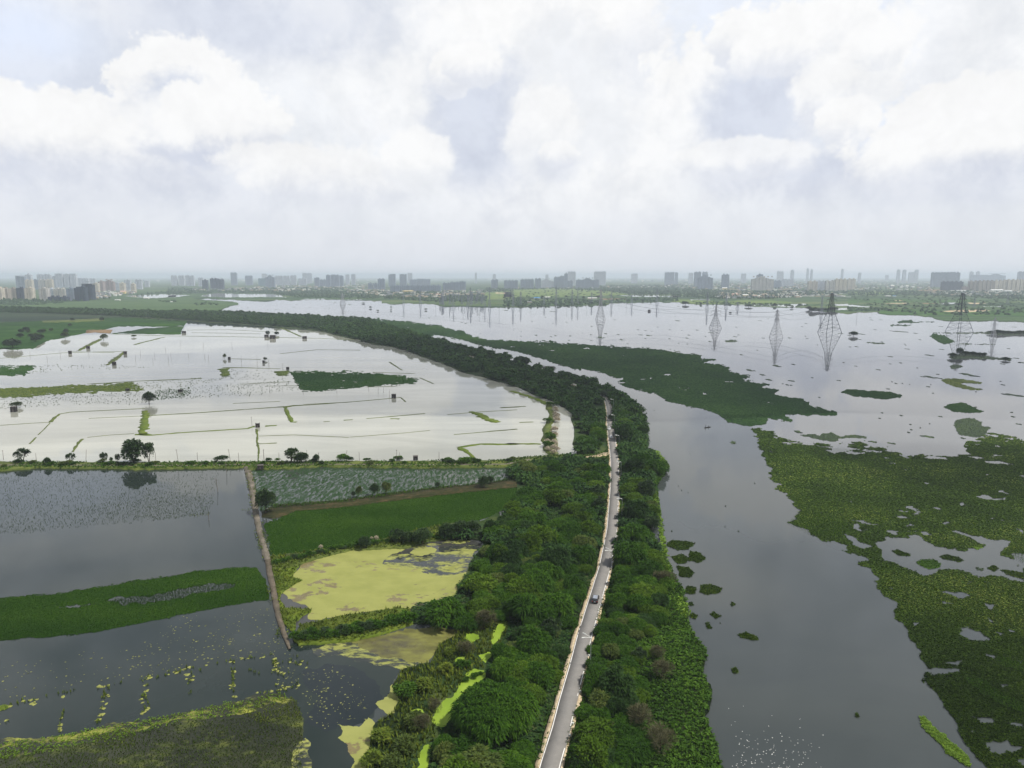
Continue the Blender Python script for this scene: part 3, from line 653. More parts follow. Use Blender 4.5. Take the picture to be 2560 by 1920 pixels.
# a taller paler stand of grass growing in it
for i, (s, mt, sd) in enumerate([('R7 440,1185 500,1190 620,1215 780,1270 860,1330 820,1370 700,1395 560,1375 420,1320 345,1280 400,1235', 'herb', 1), ('Q4 1780,1000 1900,1010 2080,1130 2212,1190 2212,1260 2050,1200 1900,1120', 'herb', 2), ('Q4 2000,850 2212,890 2212,960 2060,920', 'herb', 3), ('Q4 2110,30 2212,0 2212,170 2110,120 2080,80', 'herb', 4)]):
    carpet('reed_stand', P(s), M[mt], z=.3, thick=.2, step=4.2, rad=1.9, hgt=1.0, tpl='blades', seed=60 + i, hmax=1.4, base=False, label=['bright green tongue of reeds at the river edge of the hyacinth cover', 'green reed streak crossing the near hyacinth cover', 'short green reed patch at the frame edge of the hyacinth', 'dark green reed stand beside the open pool in the hyacinth'][i], cat='reeds')

# ------------------------------------------------------------------ flooded fields left of the road
FLOOD = P('R1 -440,560 440,490 700,478 1115,480 1140,432 1400,432 1700,445 1950,460 2120,495 R2 230,508 300,535 450,558 500,572 600,608 760,662 870,712 1000,742 1100,775 R6 160,172 300,212 420,272 590,332 680,382 735,422 720,470 740,520 745,600 730,660 760,700 765,760 640,775 300,790 R5 2212,790 1500,810 600,815 R4 1960,815 900,815 0,815 -440,815')
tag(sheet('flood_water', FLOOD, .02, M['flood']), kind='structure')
tag(sheet('field_water', P('R4 -440,905 90,863 900,850 1900,840 Q1 1900,60 1935,200 1990,450 2060,600 2200,760 Q2 250,760 460,760 720,715 880,860 1080,925 1000,980 950,1060 930,1150 840,1190 830,1290 640,1370 640,1500 690,1610 690,2050 Q1 2212,2050 -440,2050'), .02, M['field_water']), kind='structure')
tag(sheet('paddy_water', P('R5 95,865 600,838 1500,842 1900,840 2110,850 2130,940 2150,960 1560,1050 800,1140 270,1160 160,1200 130,1100'), .02, M['paddy_water']), kind='structure')
tag(sheet('pond_water', P('Q2 75,150 300,150 500,95 900,55 1250,0 1460,-40 1700,-20 1640,60 1560,160 1540,250 1500,330 1480,420 1290,470 1100,500 800,530 500,580 300,610 230,640 150,560 130,400'), .02, M['pond_water']), kind='structure')
tag(sheet('drain_water', P('Q2 1815,380 R5 2050,1200 R6 640,1105 560,1110 520,1200 480,1300 490,1330 560,1310 610,1180'), .5, M['pond_water']), kind='structure')
# land under the trees and the road bank
LANDL = P('Q2 1830,540 1790,680 1700,760 1690,830 1650,900 1640,1000 1530,1080 1500,1140 1450,1230 1380,1320 1340,1380 1260,1440 1250,1520 1180,2050 Q3 1640,2050 1610,1659 1590,1560 1580,1480 1535,1390 1505,1310 1475,1285 1520,1240 1540,1160 1545,1090 1505,1010 1475,960 1490,890 1510,840 1485,770 1435,720 1395,660 1365,600 1370,540 1360,460 1320,420 1330,350 1280,280 1215,200 1195,100 1145,30 R6 1396,1422 1345,1340 1400,1290 1430,1240 1385,1170 1340,1105 1385,1030 1395,1000 1415,970 1400,940 1470,880 1495,850 1460,800 1400,730 1320,700 1300,650 1290,600 1310,580 1285,540 1300,490 1270,440 1230,390 1180,345 1100,290 1040,245 960,215 870,175 760,140 600,100 480,80 380,50 370,30 R2 1255,655 1180,640 1120,635 1000,610 900,580 800,550 690,525 680,510 560,480 480,472 300,415 150,397 R1 1960,390 1700,372 1300,355 800,348 0,322 -440,322 -440,350 300,358 600,368 900,383 1150,400 1400,415 1700,440 1850,450 1950,460 2100,495 2190,512 R2 230,508 300,535 450,558 500,572 600,608 760,662 870,712 1000,742 1100,775 R6 160,172 300,212 420,272 590,332 680,382 735,422 720,470 740,520 745,600 730,660 760,700 765,760 640,775 R6 230,830 220,900 250,975 R5 2190,1010 2190,1150 2050,1200 1900,1270 1640,1290 1580,1390 1900,1420 Q2 1640,10 1600,70 1530,160 1500,250 1440,330 1430,400 1290,450 1100,490 1110,600 1280,610 1480,640 1620,570 1700,540')
tag(sheet('embankment', rough(LANDL, 12, .8, 4), .45, M['floor'], skirt=1.2), kind='structure')
# dark green fields far left, tan strip
for i, (s, mt, nm, z) in enumerate([
    ('R1 -440,345 300,358 900,383 1150,402 1130,430 720,433 440,488 300,520 200,570 -440,575', 'paddy_far', 'field', .3),
    ('R1 690,476 900,442 1130,432 1112,480', 'paddy_far', 'paddy_field', .36), ('R1 530,456 692,452 680,472 526,471', 'earth', 'soil_strip', .37),
    ('R1 260,395 450,392 600,378 640,380 640,398 450,405 260,408', 'bund', 'soil_strip', .36)]):
    tag(sheet(nm, rough(P(s), 8, .8, 70 + i), z, M[mt], skirt=.4), kind='structure')

# rice and weed beds: (outline, material, step, radius, height, template, keep, name, label)
BEDS = [
    ('R1 -440,670 228,670 150,738 -440,746', 'paddy_far', 3.5, 2.0, .35, 'dome', 1, 'rice_bed', 'dark green rice patch at the left edge of the far flooded fields', True),
    ('R1 225,672 500,670 700,672 940,680 900,692 640,694 500,690 300,712 150,738', 'sprig', 5, 1.2, .5, 'dome', .33, 'drowned_rice', 'scattered dark sprigs trailing from the rice patch at the left edge', False),
    ('R4 -440,228 500,200 1000,175 1060,178 1150,240 1000,250 600,265 0,300 -440,302', 'grass', 3.6, 1.8, .4, 'dome', 1, 'weed_bed', 'yellow green strip of weeds across the flooded fields at left', True),
    ('R4 1050,180 1600,145 1900,130 1500,210 1150,235', 'bund', 4.5, 1.3, .4, 'dome', .4, 'weed_trail', 'ragged green weeds thinning out beyond the yellow green strip', False),
    ('R4 -440,315 600,275 1130,255 1130,340 500,360 0,390 -440,392', 'sprig', 4.4, 1.0, .6, 'dome', .34, 'drowned_rice', 'dark sprigs in pale water below the yellow green strip', False),
    ('R4 1240,232 1500,218 1510,250 1480,290 1380,300 1250,318 1200,290', 'paddy_far', 3.8, 1.7, .35, 'dome', .75, 'weed_bed', 'dark green weed bed right of the lone tree in flooded fields', False),
    ('R4 1500,210 1900,180 2212,160 R5 300,180 400,175 480,235 R5 0,285 R4 1600,300 1260,322', 'sprig', 4.4, 1.1, .5, 'dome', .38, 'drowned_rice', 'dense dark sprigs left of the big green rice field', False),
    ('R5 0,80 380,92 440,180 200,195 0,200 R4 1760,140 1765,60', 'sprig', 5.2, 1.3, .3, 'dome', .22, 'weed_flecks', 'floating weed flecks left of the big green rice field', False),
    ('R5 375,84 600,84 1000,95 1300,118 1425,165 1400,185 1300,190 1000,215 700,240 600,247 490,247 430,170', 'paddy_far', 3.4, 1.9, .3, 'dome', 1, 'rice_bed', 'big dark green rice field standing in the pale flood water', True),
    ('R4 -440,905 90,868 500,855 1100,862 1500,862 1730,880 1725,960 1700,1060 1690,1120 1660,1215 1300,1262 900,1300 300,1360 -440,1400', 'sprig', 4.2, .85, 1.0, 'blades', .40, 'drowned_rice', 'drowned rice sprigs spread over the grey field beside the bund', False),
    ('R4 880,1110 1080,1000 1400,1050 1690,1060 1660,1215 1300,1262 900,1230 480,1210', 'sprig', 3.6, .9, 1.1, 'blades', .35, 'drowned_rice', 'denser sprigs at the near right corner of the grey field', False),
    ('R4 1480,1225 1600,1205 1660,1195 1650,1225 1530,1242', 'bund', 4, 1.6, .5, 'blades', .7, 'weed_bed', 'brownish weed patch at the corner of the drowned field', False),
    ('R4 1900,1180 1990,1165 2005,1215 1960,1225 1940,1195', 'grass', 4, 1.6, .6, 'blades', .8, 'weed_bed', 'small yellow weed patch beside the dirt track', False),
    ('R5 140,1010 270,1000 500,1020 800,1040 1100,1020 1500,980 2100,900 2110,930 1950,965 1560,1015 1240,1050 800,1105 280,1148', 'paddy', 4.4, .8, 1.1, 'blades', .4, 'rice_bed', 'sparse rice in the shining field below the bund', False),
    ('R5 130,870 600,845 1500,850 1900,848 2090,862 2100,900 1500,980 1100,1020 500,1020 140,1010', 'paddy', 3.9, .9, 1.1, 'blades', .6, 'rice_bed', 'half drowned rice filling the field directly below the bund', False),
    ('R5 200,1295 300,1255 350,1225 440,1190 1000,1135 1560,1065 2130,990 2190,1005 2190,1150 2000,1230 1850,1275 1600,1320 1400,1345 1200,1405 1000,1435 800,1495 600,1505 420,1535 250,1548', 'paddy', 3.2, 1.35, .35, 'dome', 1, 'rice_bed', 'smooth deep green rice field beside the dirt track', True),
    ('Q1 -440,448 400,390 900,310 1400,230 1700,195 1870,200 1930,280 1960,400 1960,435 1700,472 1200,570 700,670 -440,772', 'paddy', 3.6, 1.3, .6, 'blades', .95, 'rice_bed', 'long dark green strip of rice between two dark pools', True, ['Q1 780,445 1000,410 1250,370 1500,320 1720,310 1700,345 1500,380 1250,430 1050,470 900,480', 'Q1 400,490 560,465 700,462 560,490']),
    ('Q1 -440,1530 400,1428 700,1365 1050,1305 1400,1238 2020,1108 2120,1150 1700,1280 1300,1330 900,1440 500,1510 0,1600 -440,1610', 'lime', 4.6, 1.2, .6, 'fan', .42, 'weed_bed', 'bright yellow green weed edge of the bottom left field', False),
    ('Q1 1650,1230 2020,1115 2180,1170 2190,1300 1900,1330', 'grass', 4.4, 1.2, 1.0, 'blades', .55, 'weed_bed', 'tall green weeds at the right end of the bottom left field', False),
    ('Q1 -440,1560 500,1500 900,1430 1300,1330 1750,1290 2150,1200 2200,1300 2212,2050 -440,2050', 'reedy', 5, 1.0, 1.1, 'blades', .55, 'drowned_rice', 'dull drowned plants in the bottom left field', False),
    ('Q1 640,1420 900,1370 1000,1400 980,1500 700,1540', 'grass', 4.5, 1.2, .9, 'blades', .5, 'weed_bed', 'green weed clump inside the bottom left field', False),
]
BEDS.append(('Q1 780,445 1000,410 1250,370 1500,320 1720,310 1700,345 1500,380 1250,430 1050,470 900,480', 'paddy', 3.0, 1.1, .7, 'blades', .85, 'rice_bed', 'thin wet streak along the middle of the long rice strip', False))
for i, (s, mt, st, rd, hg, tp, kp, nm, lb, bs, *hl) in enumerate(BEDS):
    carpet(nm, P(s), M[mt], z=.03, thick=.12, step=st, rad=rd, hgt=hg, tpl=tp, seed=100 + i, keep=kp, hmax=1.0, label=lb, cat='rice' if 'rice' in nm else 'weeds', base=bs, edge=(5, 1.6), holes=[P(h) for h in hl[0]] if hl else (), gaps=((.95, .95, 2.5) if mt == 'paddy' else (.72, .70, 8) if bs else None) if bs else None)
# bottom left shallow: scum sheet with own patches
tag(sheet('scum_cover', rough(P('Q1 -440,1535 400,1432 700,1370 1050,1310 1400,1242 2020,1112 2150,1170 2212,1300 2212,2050 -440,2050'), 6, 1, 8), .04,
    water('weedy_shallow', (.016, .019, .010), (.030, .034, .016), .05, .05, plants=([(0, (.032, .042, .012)), (.6, (.055, .068, .018)), (1, (.11, .125, .026))], .10, .50, .62, (.7, 1.3, .2)))),
    'dull olive scum floating in the bottom left field', 'scum', kind='stuff')
tag(sheet('scum_cover', rough(P('Q1 -440,1535 400,1432 700,1370 1050,1310 1400,1242 2020,1112 2150,1170 1980,1215 1700,1270 1400,1300 1050,1385 700,1440 400,1505 200,1560 -440,1620'), 4, 6, 8), .05,
    water('bright_edge_scum', (.016, .019, .010), (.030, .034, .016), .05, .05, plants=([(0, (.12, .13, .035)), (.6, (.19, .20, .04)), (1, (.26, .28, .045))], .14, .47, .56, (.6, 1.2, .2)))),
    'bright yellow scum along the upper edge of the bottom left field', 'scum', kind='stuff')
g = np.random.default_rng(52); FQ = []
for s_, n_ in (('Q1 1300,560 1960,470 2060,620 2200,780 1950,840 1500,900 1100,980 900,900', 260), ('Q1 0,900 900,760 1300,700 1100,980 300,1120 0,1180', 90), ('Q2 60,700 260,790 400,900 700,960 800,1200 480,1380 330,1330 300,1100 100,1080', 170)):
    pl_ = P(s_); A_ = np.array(pl_); q_ = g.uniform(A_.min(0), A_.max(0), (n_ * 3, 2)); FQ.append(q_[inside(q_, pl_)][:n_])
V, F = clumps(GA(np.concatenate(FQ), .03), g.uniform(.05, .24, sum(len(q_) for q_ in FQ)), .05, 'dome', .35, 8)
tag(link('scum_flecks', mesh_from('scum_flecks', V, F), surf('pale_scum_flecks', [(0, (.10, .115, .04)), (1, (.26, .26, .09))], .3, 3, .9, .1, island=.6)), 'loose flecks of duckweed drifting on the dark pools at bottom left', 'duckweed', kind='stuff')
# duckweed and scum
DUCK = P('Q2 170,390 205,320 240,260 290,200 320,160 430,115 520,90 650,72 800,60 960,50 1060,62 1000,95 930,120 890,170 980,210 1130,200 1240,250 1340,270 1430,250 1530,235 1500,290 1470,330 1450,400 1290,455 1100,495 800,520 560,565 400,580 350,575 372,505 330,470 260,452 200,430')
tag(sheet('duckweed', rough(DUCK, 7, 1.6, 9), .04, M['duckweed']), 'pale yellow duckweed covering most of the square pond', 'duckweed', kind='stuff')
tag(sheet('duckweed', rough(P('Q2 1090,95 1150,60 1230,40 1290,70 1270,95 1180,118'), 4, 6, 10), .04, M['duckweed']), 'small duckweed raft in the clear corner of the square pond', 'duckweed', kind='stuff')
tag(sheet('duckweed', rough(P('Q2 940,55 1150,35 1390,0 1530,0 1530,10 1400,28 1240,50 1020,70'), 4, 6, 13), .045, M['patchy_scum']), 'thin scum line under the bushes at the top of the pond', 'scum', kind='stuff')
tag(sheet('duckweed', rough(P('Q2 900,140 1000,100 1100,110 1260,60 1400,40 1560,30 1600,60 1530,170 1500,260 1340,280 1240,262 1120,220 1000,225 900,190'), 4, 6, 14), .035, M['patchy_scum']), 'broken scum edge between duckweed and clear pond water', 'scum', kind='stuff')
tag(sheet('scum_cover', rough(P('Q2 560,745 720,712 860,690 1000,660 1270,610 1460,645 1420,700 1350,740 1290,820 1230,900 1120,930 1000,890 880,862 760,830 600,830 480,800'), 4, 6, 11), .04, M['olive_scum']), 'olive brown scum in the shallow corner pool', 'scum', kind='stuff')
tag(sheet('duckweed', rough(P('Q2 575,1345 640,1350 720,1360 790,1290 835,1330 860,1420 840,1520 800,1620 760,2050 640,2050 690,1610 640,1540 640,1490 565,1440 600,1400'), 4, 6, 12), .045, M['duckweed']), 'yellow duckweed raft at the bottom edge left of the shrubs', 'duckweed', kind='stuff')
tag(sheet('duckweed', rough(P('Q2 840,1190 900,1160 960,1050 1020,1010 1050,1080 1000,1180 1040,1240 960,1290 900,1240'), 4, 6, 15), .045, M['duckweed']), 'yellow duckweed raft against the grassy spit', 'duckweed', kind='stuff')
tag(sheet('duckweed', rough(P('Q2 380,790 560,740 740,790 900,860 1080,890 1230,880 1200,930 1060,950 900,920 700,890 620,850 420,850'), 4, 6, 16), .05, M['patchy_scum']), 'scattered scum islands along the dark pool', 'scum', kind='stuff')
tag(sheet('duckweed', rough(P('Q2 300,960 500,900 760,960 900,1180 760,1340 480,1400 330,1330 440,1150'), 4, 6, 17), .035, water('thin_scum', (.014, .020, .022), (.02, .026, .028), .05, .03, plants=(YEL, .30, .60, .66, (.6, 1.2, .2)))), 'sparse yellow scum flecks on the dark pool', 'scum', kind='stuff')
tag(sheet('duckweed', rough(P('Q2 260,1500 330,1440 370,1470 350,1560 380,1600 380,2050 250,2050'), 4, 6, 18), .045, M['patchy_scum']), 'strip of yellow scum at the corner of the bottom left field', 'scum', kind='stuff')
tag(sheet('grassy_spit', rough(P('Q2 1480,640 1620,570 1790,560 1810,640 1740,800 1700,960 1640,1010 1500,1180 1380,1400 1200,2050 720,2050 800,1480 840,1330 980,1260 1010,1160 960,1060 1040,940 1240,890 1320,750 1420,700'), 7, 1.5, 19), .3, M['floor'], skirt=.5), kind='structure')
LIMES = ['Q2 1780,575 1800,600 1760,690 1700,770 1680,740 1720,640', 'Q2 1690,815 1680,850 1640,895 1590,840', 'Q2 1560,935 1660,950 1650,990 1530,1070 1500,1140 1440,1230 1370,1320 1320,1385 1270,1340 1275,1230 1330,1170 1420,1110 1480,1020', 'Q2 1200,1490 1280,1480 1250,1560 1200,2050 1090,2050 1150,1600', 'Q2 1500,680 1590,690 1600,720 1530,760 1490,720', 'Q2 1440,850 1500,845 1480,900 1420,890', 'Q2 1090,1240 1180,1230 1200,1260 1120,1280', 'Q2 880,1580 960,1560 940,1640 880,1650']
for i, s in enumerate(LIMES):
    tag(sheet('duckweed', rough(P(s), 3, 4, 30 + i), .33, M['lime_scum']),
        ['vivid lime duckweed at the head of the narrow channel', 'lime duckweed pocket beside the dense thicket', 'long vivid lime duckweed channel beside the dense thicket', 'lime duckweed channel at the bottom edge of the frame', 'small lime patch under the bare grey shrub', 'small lime patch amid the grassy spit', 'small lime patch beside the brown shrub', 'tiny lime patch at the bottom of the shrub spit'][i], 'duckweed', kind='stuff')

# ------------------------------------------------------------------ bunds, track, road
CB_T = P('R4 -440,798 600,805 1300,805 1960,800 R5 500,800 1000,795 1500,795 2000,790 2212,772 R6 230,770 640,745 760,750 900,745 1000,715')
CB_B = P('R6 1040,775 800,775 640,790 R6 240,835 R5 2110,842 1900,842 1500,847 1000,842 600,840 60,862 R4 1960,832 1880,847 1500,852 1100,858 900,852 250,848 90,863 -440,915')
tag(sheet('field_bund', rough(CB_T, 8, .6, 1, False) + rough(CB_B, 8, .8, 2, False), .8, M['bund'], skirt=1.2), kind='structure')
tag(band('bund_path', P('R4 -440,830 300,828 900,832 1500,832 1960,822 R5 100,830 600,822 1400,828 2100,822 R6 400,785'), [2.2], .82, M['path'], jit=.25, step=4), kind='structure')
tag(sheet('field_bund', rough(P('R5 170,1200 270,1142 800,1105 1240,1042 1560,1002 1950,970 2120,935 2190,965 2190,1000 1900,1030 1560,1062 1000,1132 700,1168 440,1185 340,1228 250,1245 170,1230'), 6, .6, 3), .5, M['bund_earth'], skirt=.8), kind='structure')
tag(sheet('field_bund', rough(P('R5 240,1548 600,1502 800,1490 1000,1432 1200,1400 1400,1340 1640,1290 1700,1400 1500,1425 1300,1480 900,1492 600,1565 400,1630 300,1660 255,1640 250,1590'), 6, .6, 4), .6, M['bund'], skirt=.8), kind='structure')
tag(sheet('pond_bank', rough(P('Q2 75,160 320,150 250,230 235,270 310,290 210,350 150,390 140,420 180,490 370,500 370,520 300,560 260,600 260,640 230,660 150,580 130,400'), 6, 1, 5), .25, M['grass'], skirt=.4), kind='structure')
tag(sheet('field_bund', rough(P('Q2 235,690 300,610 450,580 620,545 800,520 1000,488 1095,500 1115,600 900,672 700,722 600,732 280,757'), 6, 1, 6), .7, M['grass'], skirt=1.0), kind='structure')
TRK = P('R4 1948,835 1980,950 2005,1100 2030,1250 2062,1400 2088,1480 Q1 1938,110 1948,140')
tag(band('dirt_track', TRK, [3.2, 2.8, 2.3, 2.0, 2.3, 2.3], .5, M['path'], skirt=.8, jit=.10, step=2.0), kind='structure')
tag(band('dirt_track', P('Q1 1948,140 1958,220 1985,330 2005,450 2025,540 2045,610 2075,700 2110,790'), [1.9, 1.8, 1.7, 1.6, 1.3, .6], .47, M['mud_path'], skirt=.8, jit=.10, step=1.6), kind='structure')
# thin bunds: (outline/line, widths, material)
LINES = [('R4 398,490 430,455 470,425 560,410 850,396 1145,382', [2.5, 1.2, 1.2], 'bund'), ('R4 1160,438 1500,420 1900,392 2212,370 R5 300,370 600,350 900,328 1270,295', [1.6, 1.8, 1.4], 'bund'),
    ('R4 1145,400 1150,440 1140,480 1145,520 1125,560 1130,590', [4, 5, 4.5, 5.5, 4], 'grass'), ('R4 1065,588 1110,585 1200,592 1500,568 1960,540 2015,520', [2, 7, 2.2, 1.8, 1.8, 2.2], 'grass'),
    ('R4 2025,545 2035,600 2028,640 2045,700 2040,790', [1.6, .9, 1.4, .6], 'bund'), ('R5 300,372 360,368 430,360 500,355', [1, 4.5, 2], 'grass'), ('R5 355,375 375,420 395,460 410,488 450,488', [2.5, 2.8, 2.2], 'grass'),
    ('R5 1000,462 1200,445 1460,422', [1.2, 1.6, 1.6], 'bund'), ('R5 1190,462 1260,464', [3], 'grass'), ('R5 1820,405 1880,425 1930,450 1985,480 2040,492', [3, 6, 7, 6.5, 5], 'grass'),
    ('R5 1718,690 1800,676 1900,664 2212,664 R6 200,660 480,662', [3, 3.2, 3, 3], 'grass'), ('R5 1725,695 1780,715 1820,745 1855,780', [4, 2.6, 1.6], 'grass'),
    ('R1 670,478 800,483 1000,490 1400,495 1800,502 2212,513 R2 290,516', [4, 4, 3.5, 4], 'bund'), ('R1 483,582 540,550 620,510', [4, 7, 6], 'bund'), ('R1 655,670 700,640 770,585', [4, 6, 4], 'bund'),
    ('R1 822,545 900,525 1010,498', [5, 4], 'bund'), ('R1 1370,685 1500,686 1720,692', [5, 3, 2], 'bund'), ('R1 1375,690 1390,715 1385,740', [10, 8, 9], 'grass'), ('R1 1722,440 1790,468 1850,495', [5, 4], 'bund'), ('R1 1728,706 1740,735', [14, 10], 'grass'),
    ('R6 240,243 330,268 440,305 540,350', [4, 5, 6], 'grass'), ('R1 560,785 900,765 1240,752', [3, 3], 'bund'), ('R5 0,190 200,180 400,170', [1.2], 'bund'), ('R5 200,205 600,200 620,200', [.8], 'bund'),
    ('R5 820,475 890,470', [1.5], 'bund'), ('R5 660,487 710,484', [1.3], 'bund'), ('R5 150,660 290,655', [1.2], 'bund'), ('R5 520,355 700,345', [1.2], 'bund'), ('R5 1000,212 1230,208', [1.2], 'bund'), ('R5 500,350 880,330', [1], 'bund'),
    ('R5 2060,377 2212,370 R6 160,375 360,365', [1.2, 1.6], 'bund'), ('R6 310,492 420,488', [1.4], 'bund'), ('R6 80,562 290,545', [1.3], 'bund'), ('R5 1690,588 1900,570 2190,545', [.8, 1.1], 'bund'), ('R5 1420,140 1480,165 1530,187', [1.4], 'bund'), ('R5 1180,15 1280,80', [1.8], 'bund'), ('R5 1050,96 1380,106', [1.6], 'bund'),
    ('R4 575,725 600,680 630,640 655,622', [1.2, 1.8, 1.4], 'bund'), ('R4 235,660 285,610', [.8], 'bund'), ('R4 300,590 350,545 395,495', [.5, .7], 'bund'), ('R5 200,520 290,516', [4, 3], 'grass'), ('R5 1270,295 1310,330', [1], 'bund'),
    ('R4 690,610 860,592 1060,580', [.35], 'bund'), ('R5 870,608 1300,575 1500,555', [.4], 'bund'), ('R1 0,515 300,500', [3], 'bund'), ('R1 1150,455 1400,452 1700,468', [3], 'bund'), ('R1 1180,470 1600,478', [3], 'bund'), ('R1 0,628 420,592 760,586', [2], 'bund'), ('R1 440,588 700,592', [2], 'bund'), ('R4 0,515 250,498 400,490', [.6], 'bund'), ('R5 1640,430 1900,408 2190,392', [.8], 'bund'), ('R4 1840,342 2212,326', [.7], 'bund'), ('R1 1720,600 1950,575 2212,578', [2], 'bund'), ('R1 1400,630 1600,635', [2], 'bund'), ('R4 700,460 1140,440', [.4], 'bund'), ('R5 150,600 420,590 860,610', [.5], 'bund')]
for i, (s, wd, mt) in enumerate(LINES):
    tag(band('low_bund', P(s), wd, .16, M[mt], skirt=.3, seed=i, jit=.28, step=2.6 if 'R1' not in s else 6), kind='structure')
# weed rows on the drowned lines at the bottom left
ROWS = [('Q1 0,1225 140,1180 340,1140', 1.3), ('Q1 440,1120 620,1095', 1.1), ('Q1 700,1078 860,1045', 1.1), ('Q1 990,1020 1180,985 1470,920', 1.5), ('Q1 1590,900 1720,880', 1.0), ('Q1 1770,862 1980,832', 1.2), ('Q1 240,1190 225,1255', 1.0),
    ('Q1 480,1170 450,1290 435,1400', .5), ('Q1 775,1090 740,1220 710,1350', .8), ('Q1 1072,1055 1055,1150 1042,1305', 1.2), ('Q1 1390,955 1380,1040', 1.1), ('Q1 1378,1110 1360,1245', 1.2), ('Q1 1692,930 1695,1060 1705,1150', .5), ('Q1 2000,870 2010,960', .8), ('Q1 1990,985 2090,960 ', 2.0), ('Q1 2020,1040 2060,1110', 1.0), ('Q1 1820,955 1890,975', 1.3), ('Q1 0,1330 90,1305', .8),
    ('Q2 180,880 330,900', 2.2), ('Q2 105,870 115,940', 1.2), ('Q2 0,1110 150,1090 320,1040', .7)]
pp = []
for i, (s, wd) in enumerate(ROWS):
    W = GA(P(s), .03); g = np.random.default_rng(i)
    for a, b in zip(W[:-1], W[1:]):
        n = max(2, int(np.linalg.norm(b - a) * 3.6)); t = g.uniform(0, 1, n)[:, None]; q = a + (b - a) * t + np.c_[g.normal(0, wd * .45, (n, 2)), np.zeros(n)]
        pp.append(q[g.uniform(0, 1, n) < .85])
pp = np.concatenate(pp); k = fbm(pp, .09, 3) > .34; pp = pp[k]; k = RNG.uniform(0, 1, len(pp)) < .5
V, F = join_arrays([clumps(pp[k], .5, .7, 'blades', .2, 3)]); tag(link('weed_row', mesh_from('weed_row', V, F), M['grass']), 'green weeds in broken rows along drowned field edges at bottom left', 'weeds', kind='stuff')
V, F = join_arrays([clumps(pp[~k][::2], .4, .1, 'dome', .3, 4)]); tag(link('scum_row', mesh_from('scum_row', V, F), surf('scum_flecks', YEL, .3, 3, .85, .2, island=.5)), 'yellow scum flecks along drowned field edges at bottom left', 'scum', kind='stuff')

# road
ROADL = np.array([(1300, 2140, 1350), (1346, 1960, 1388), (1353, 1920, 1393), (1382.3, 1820.7, 1423.5), (1399.5, 1752, 1439), (1425, 1670, 1459), (1447.6, 1590, 1475), (1475, 1494, 1504), (1497, 1418.7, 1526.6), (1513, 1350, 1538), (1519.6, 1320.9, 1540.5), (1525, 1248, 1544.5), (1528.5, 1197.5, 1546), (1527.5, 1153, 1544.5), (1523, 1105.7, 1538.6), (1518.8, 1067.7, 1532), (1517.5, 1026.6, 1531), (1512.5, 1004, 1525), (1507, 994, 1518), (1496, 983, 1506), (1470, 972, 1480), (1434, 962, 1442), (1396, 951, 1402), (1326, 932, 1331), (1290, 921, 1294), (1207, 900, 1210), (1120, 876, 1122)])
ZR = 1.15
RC = GA([((a + c) / 2, y) for a, y, c in ROADL], ZR); RL = GA([(a, y) for a, y, c in ROADL], ZR); RR = GA([(c, y) for a, y, c in ROADL], ZR)
def smooth_line(A, n):
    d = np.r_[0, np.cumsum(np.linalg.norm(np.diff(A, axis=0), axis=1))]; s = np.linspace(0, d[-1], n); B = np.stack([np.interp(s, d, A[:, i]) for i in range(3)], 1)
    for _ in range(6): B[1:-1] = (B[:-2] + 2 * B[1:-1] + B[2:]) / 4
    return B
RCs = smooth_line(RC, 420)
RHW = 2.05
def offs(A, o):
    T = np.gradient(A, axis=0); T /= np.linalg.norm(T, axis=1)[:, None]; o = np.broadcast_to(np.asarray(o, float), len(A))
    return np.c_[A[:, 0] + T[:, 1] * o, A[:, 1] - T[:, 0] * o, A[:, 2]]      # + is to the right going away
def ribbon(name, A, o0, o1, z, mat, skirt=0.0, keep=None):
    L = offs(A, o0); R = offs(A, o1); L[:, 2] = z; R[:, 2] = z; n = len(A); V = np.vstack([L, R]); i = np.arange(n - 1)
    if keep is not None: i = i[keep[:-1]]
    Fs = [np.stack([i, i + n, i + n + 1, i + 1], 1)[:, ::-1]]
    Fs = [np.stack([i, i + n, i + n + 1, i + 1], 1)]
    if skirt:
        m = 2 * n; V = np.vstack([V, V - [0, 0, skirt]]); Fs += [np.stack([i, i + 1, i + 1 + m, i + m], 1), np.stack([i + n + 1, i + n, i + n + m, i + n + 1 + m], 1)]
    me = mesh_from(name, V, Fs)
    return tag(link(name, me, mat), kind='structure')
g = np.random.default_rng(5); t_ = np.linspace(0, 1, 420)
jL = np.convolve(g.normal(0, 1, 420), [.3, .4, .3], 'same'); jR = np.convolve(g.normal(0, 1, 420), [.3, .4, .3], 'same')
ribbon('verge', RCs, -RHW - .9 + .34 * jL, -RHW + .25, ZR - .03, M['verge'], .9)
ribbon('verge', RCs, RHW - .25, RHW + .55 + .36 * jR, ZR - .03, M['verge'], .9)
ribbon('road', RCs, -RHW - .12, RHW + .12, ZR, M['asphalt'], .9)
RF = smooth_line(RC, 1500); gk = np.random.default_rng(9)
worn = np.convolve(gk.uniform(0, 1, 1500), np.ones(9) / 9, 'same')
ribbon('edge_line', RF, -RHW + .02, -RHW + .2, ZR + .006, M['paint'], 0, worn > .37)
ribbon('edge_line', RF, RHW - .2, RHW - .02, ZR + .006, M['paint'], 0, worn[::-1] > .46)
tag(band('side_road', P('R6 1028,742 1000,738 960,750 900,760 840,768 800,772'), [8, 5, 3.4, 3, 2.6], ZR - .02, M['verge'], skirt=.8, jit=.1, step=4), kind='structure')

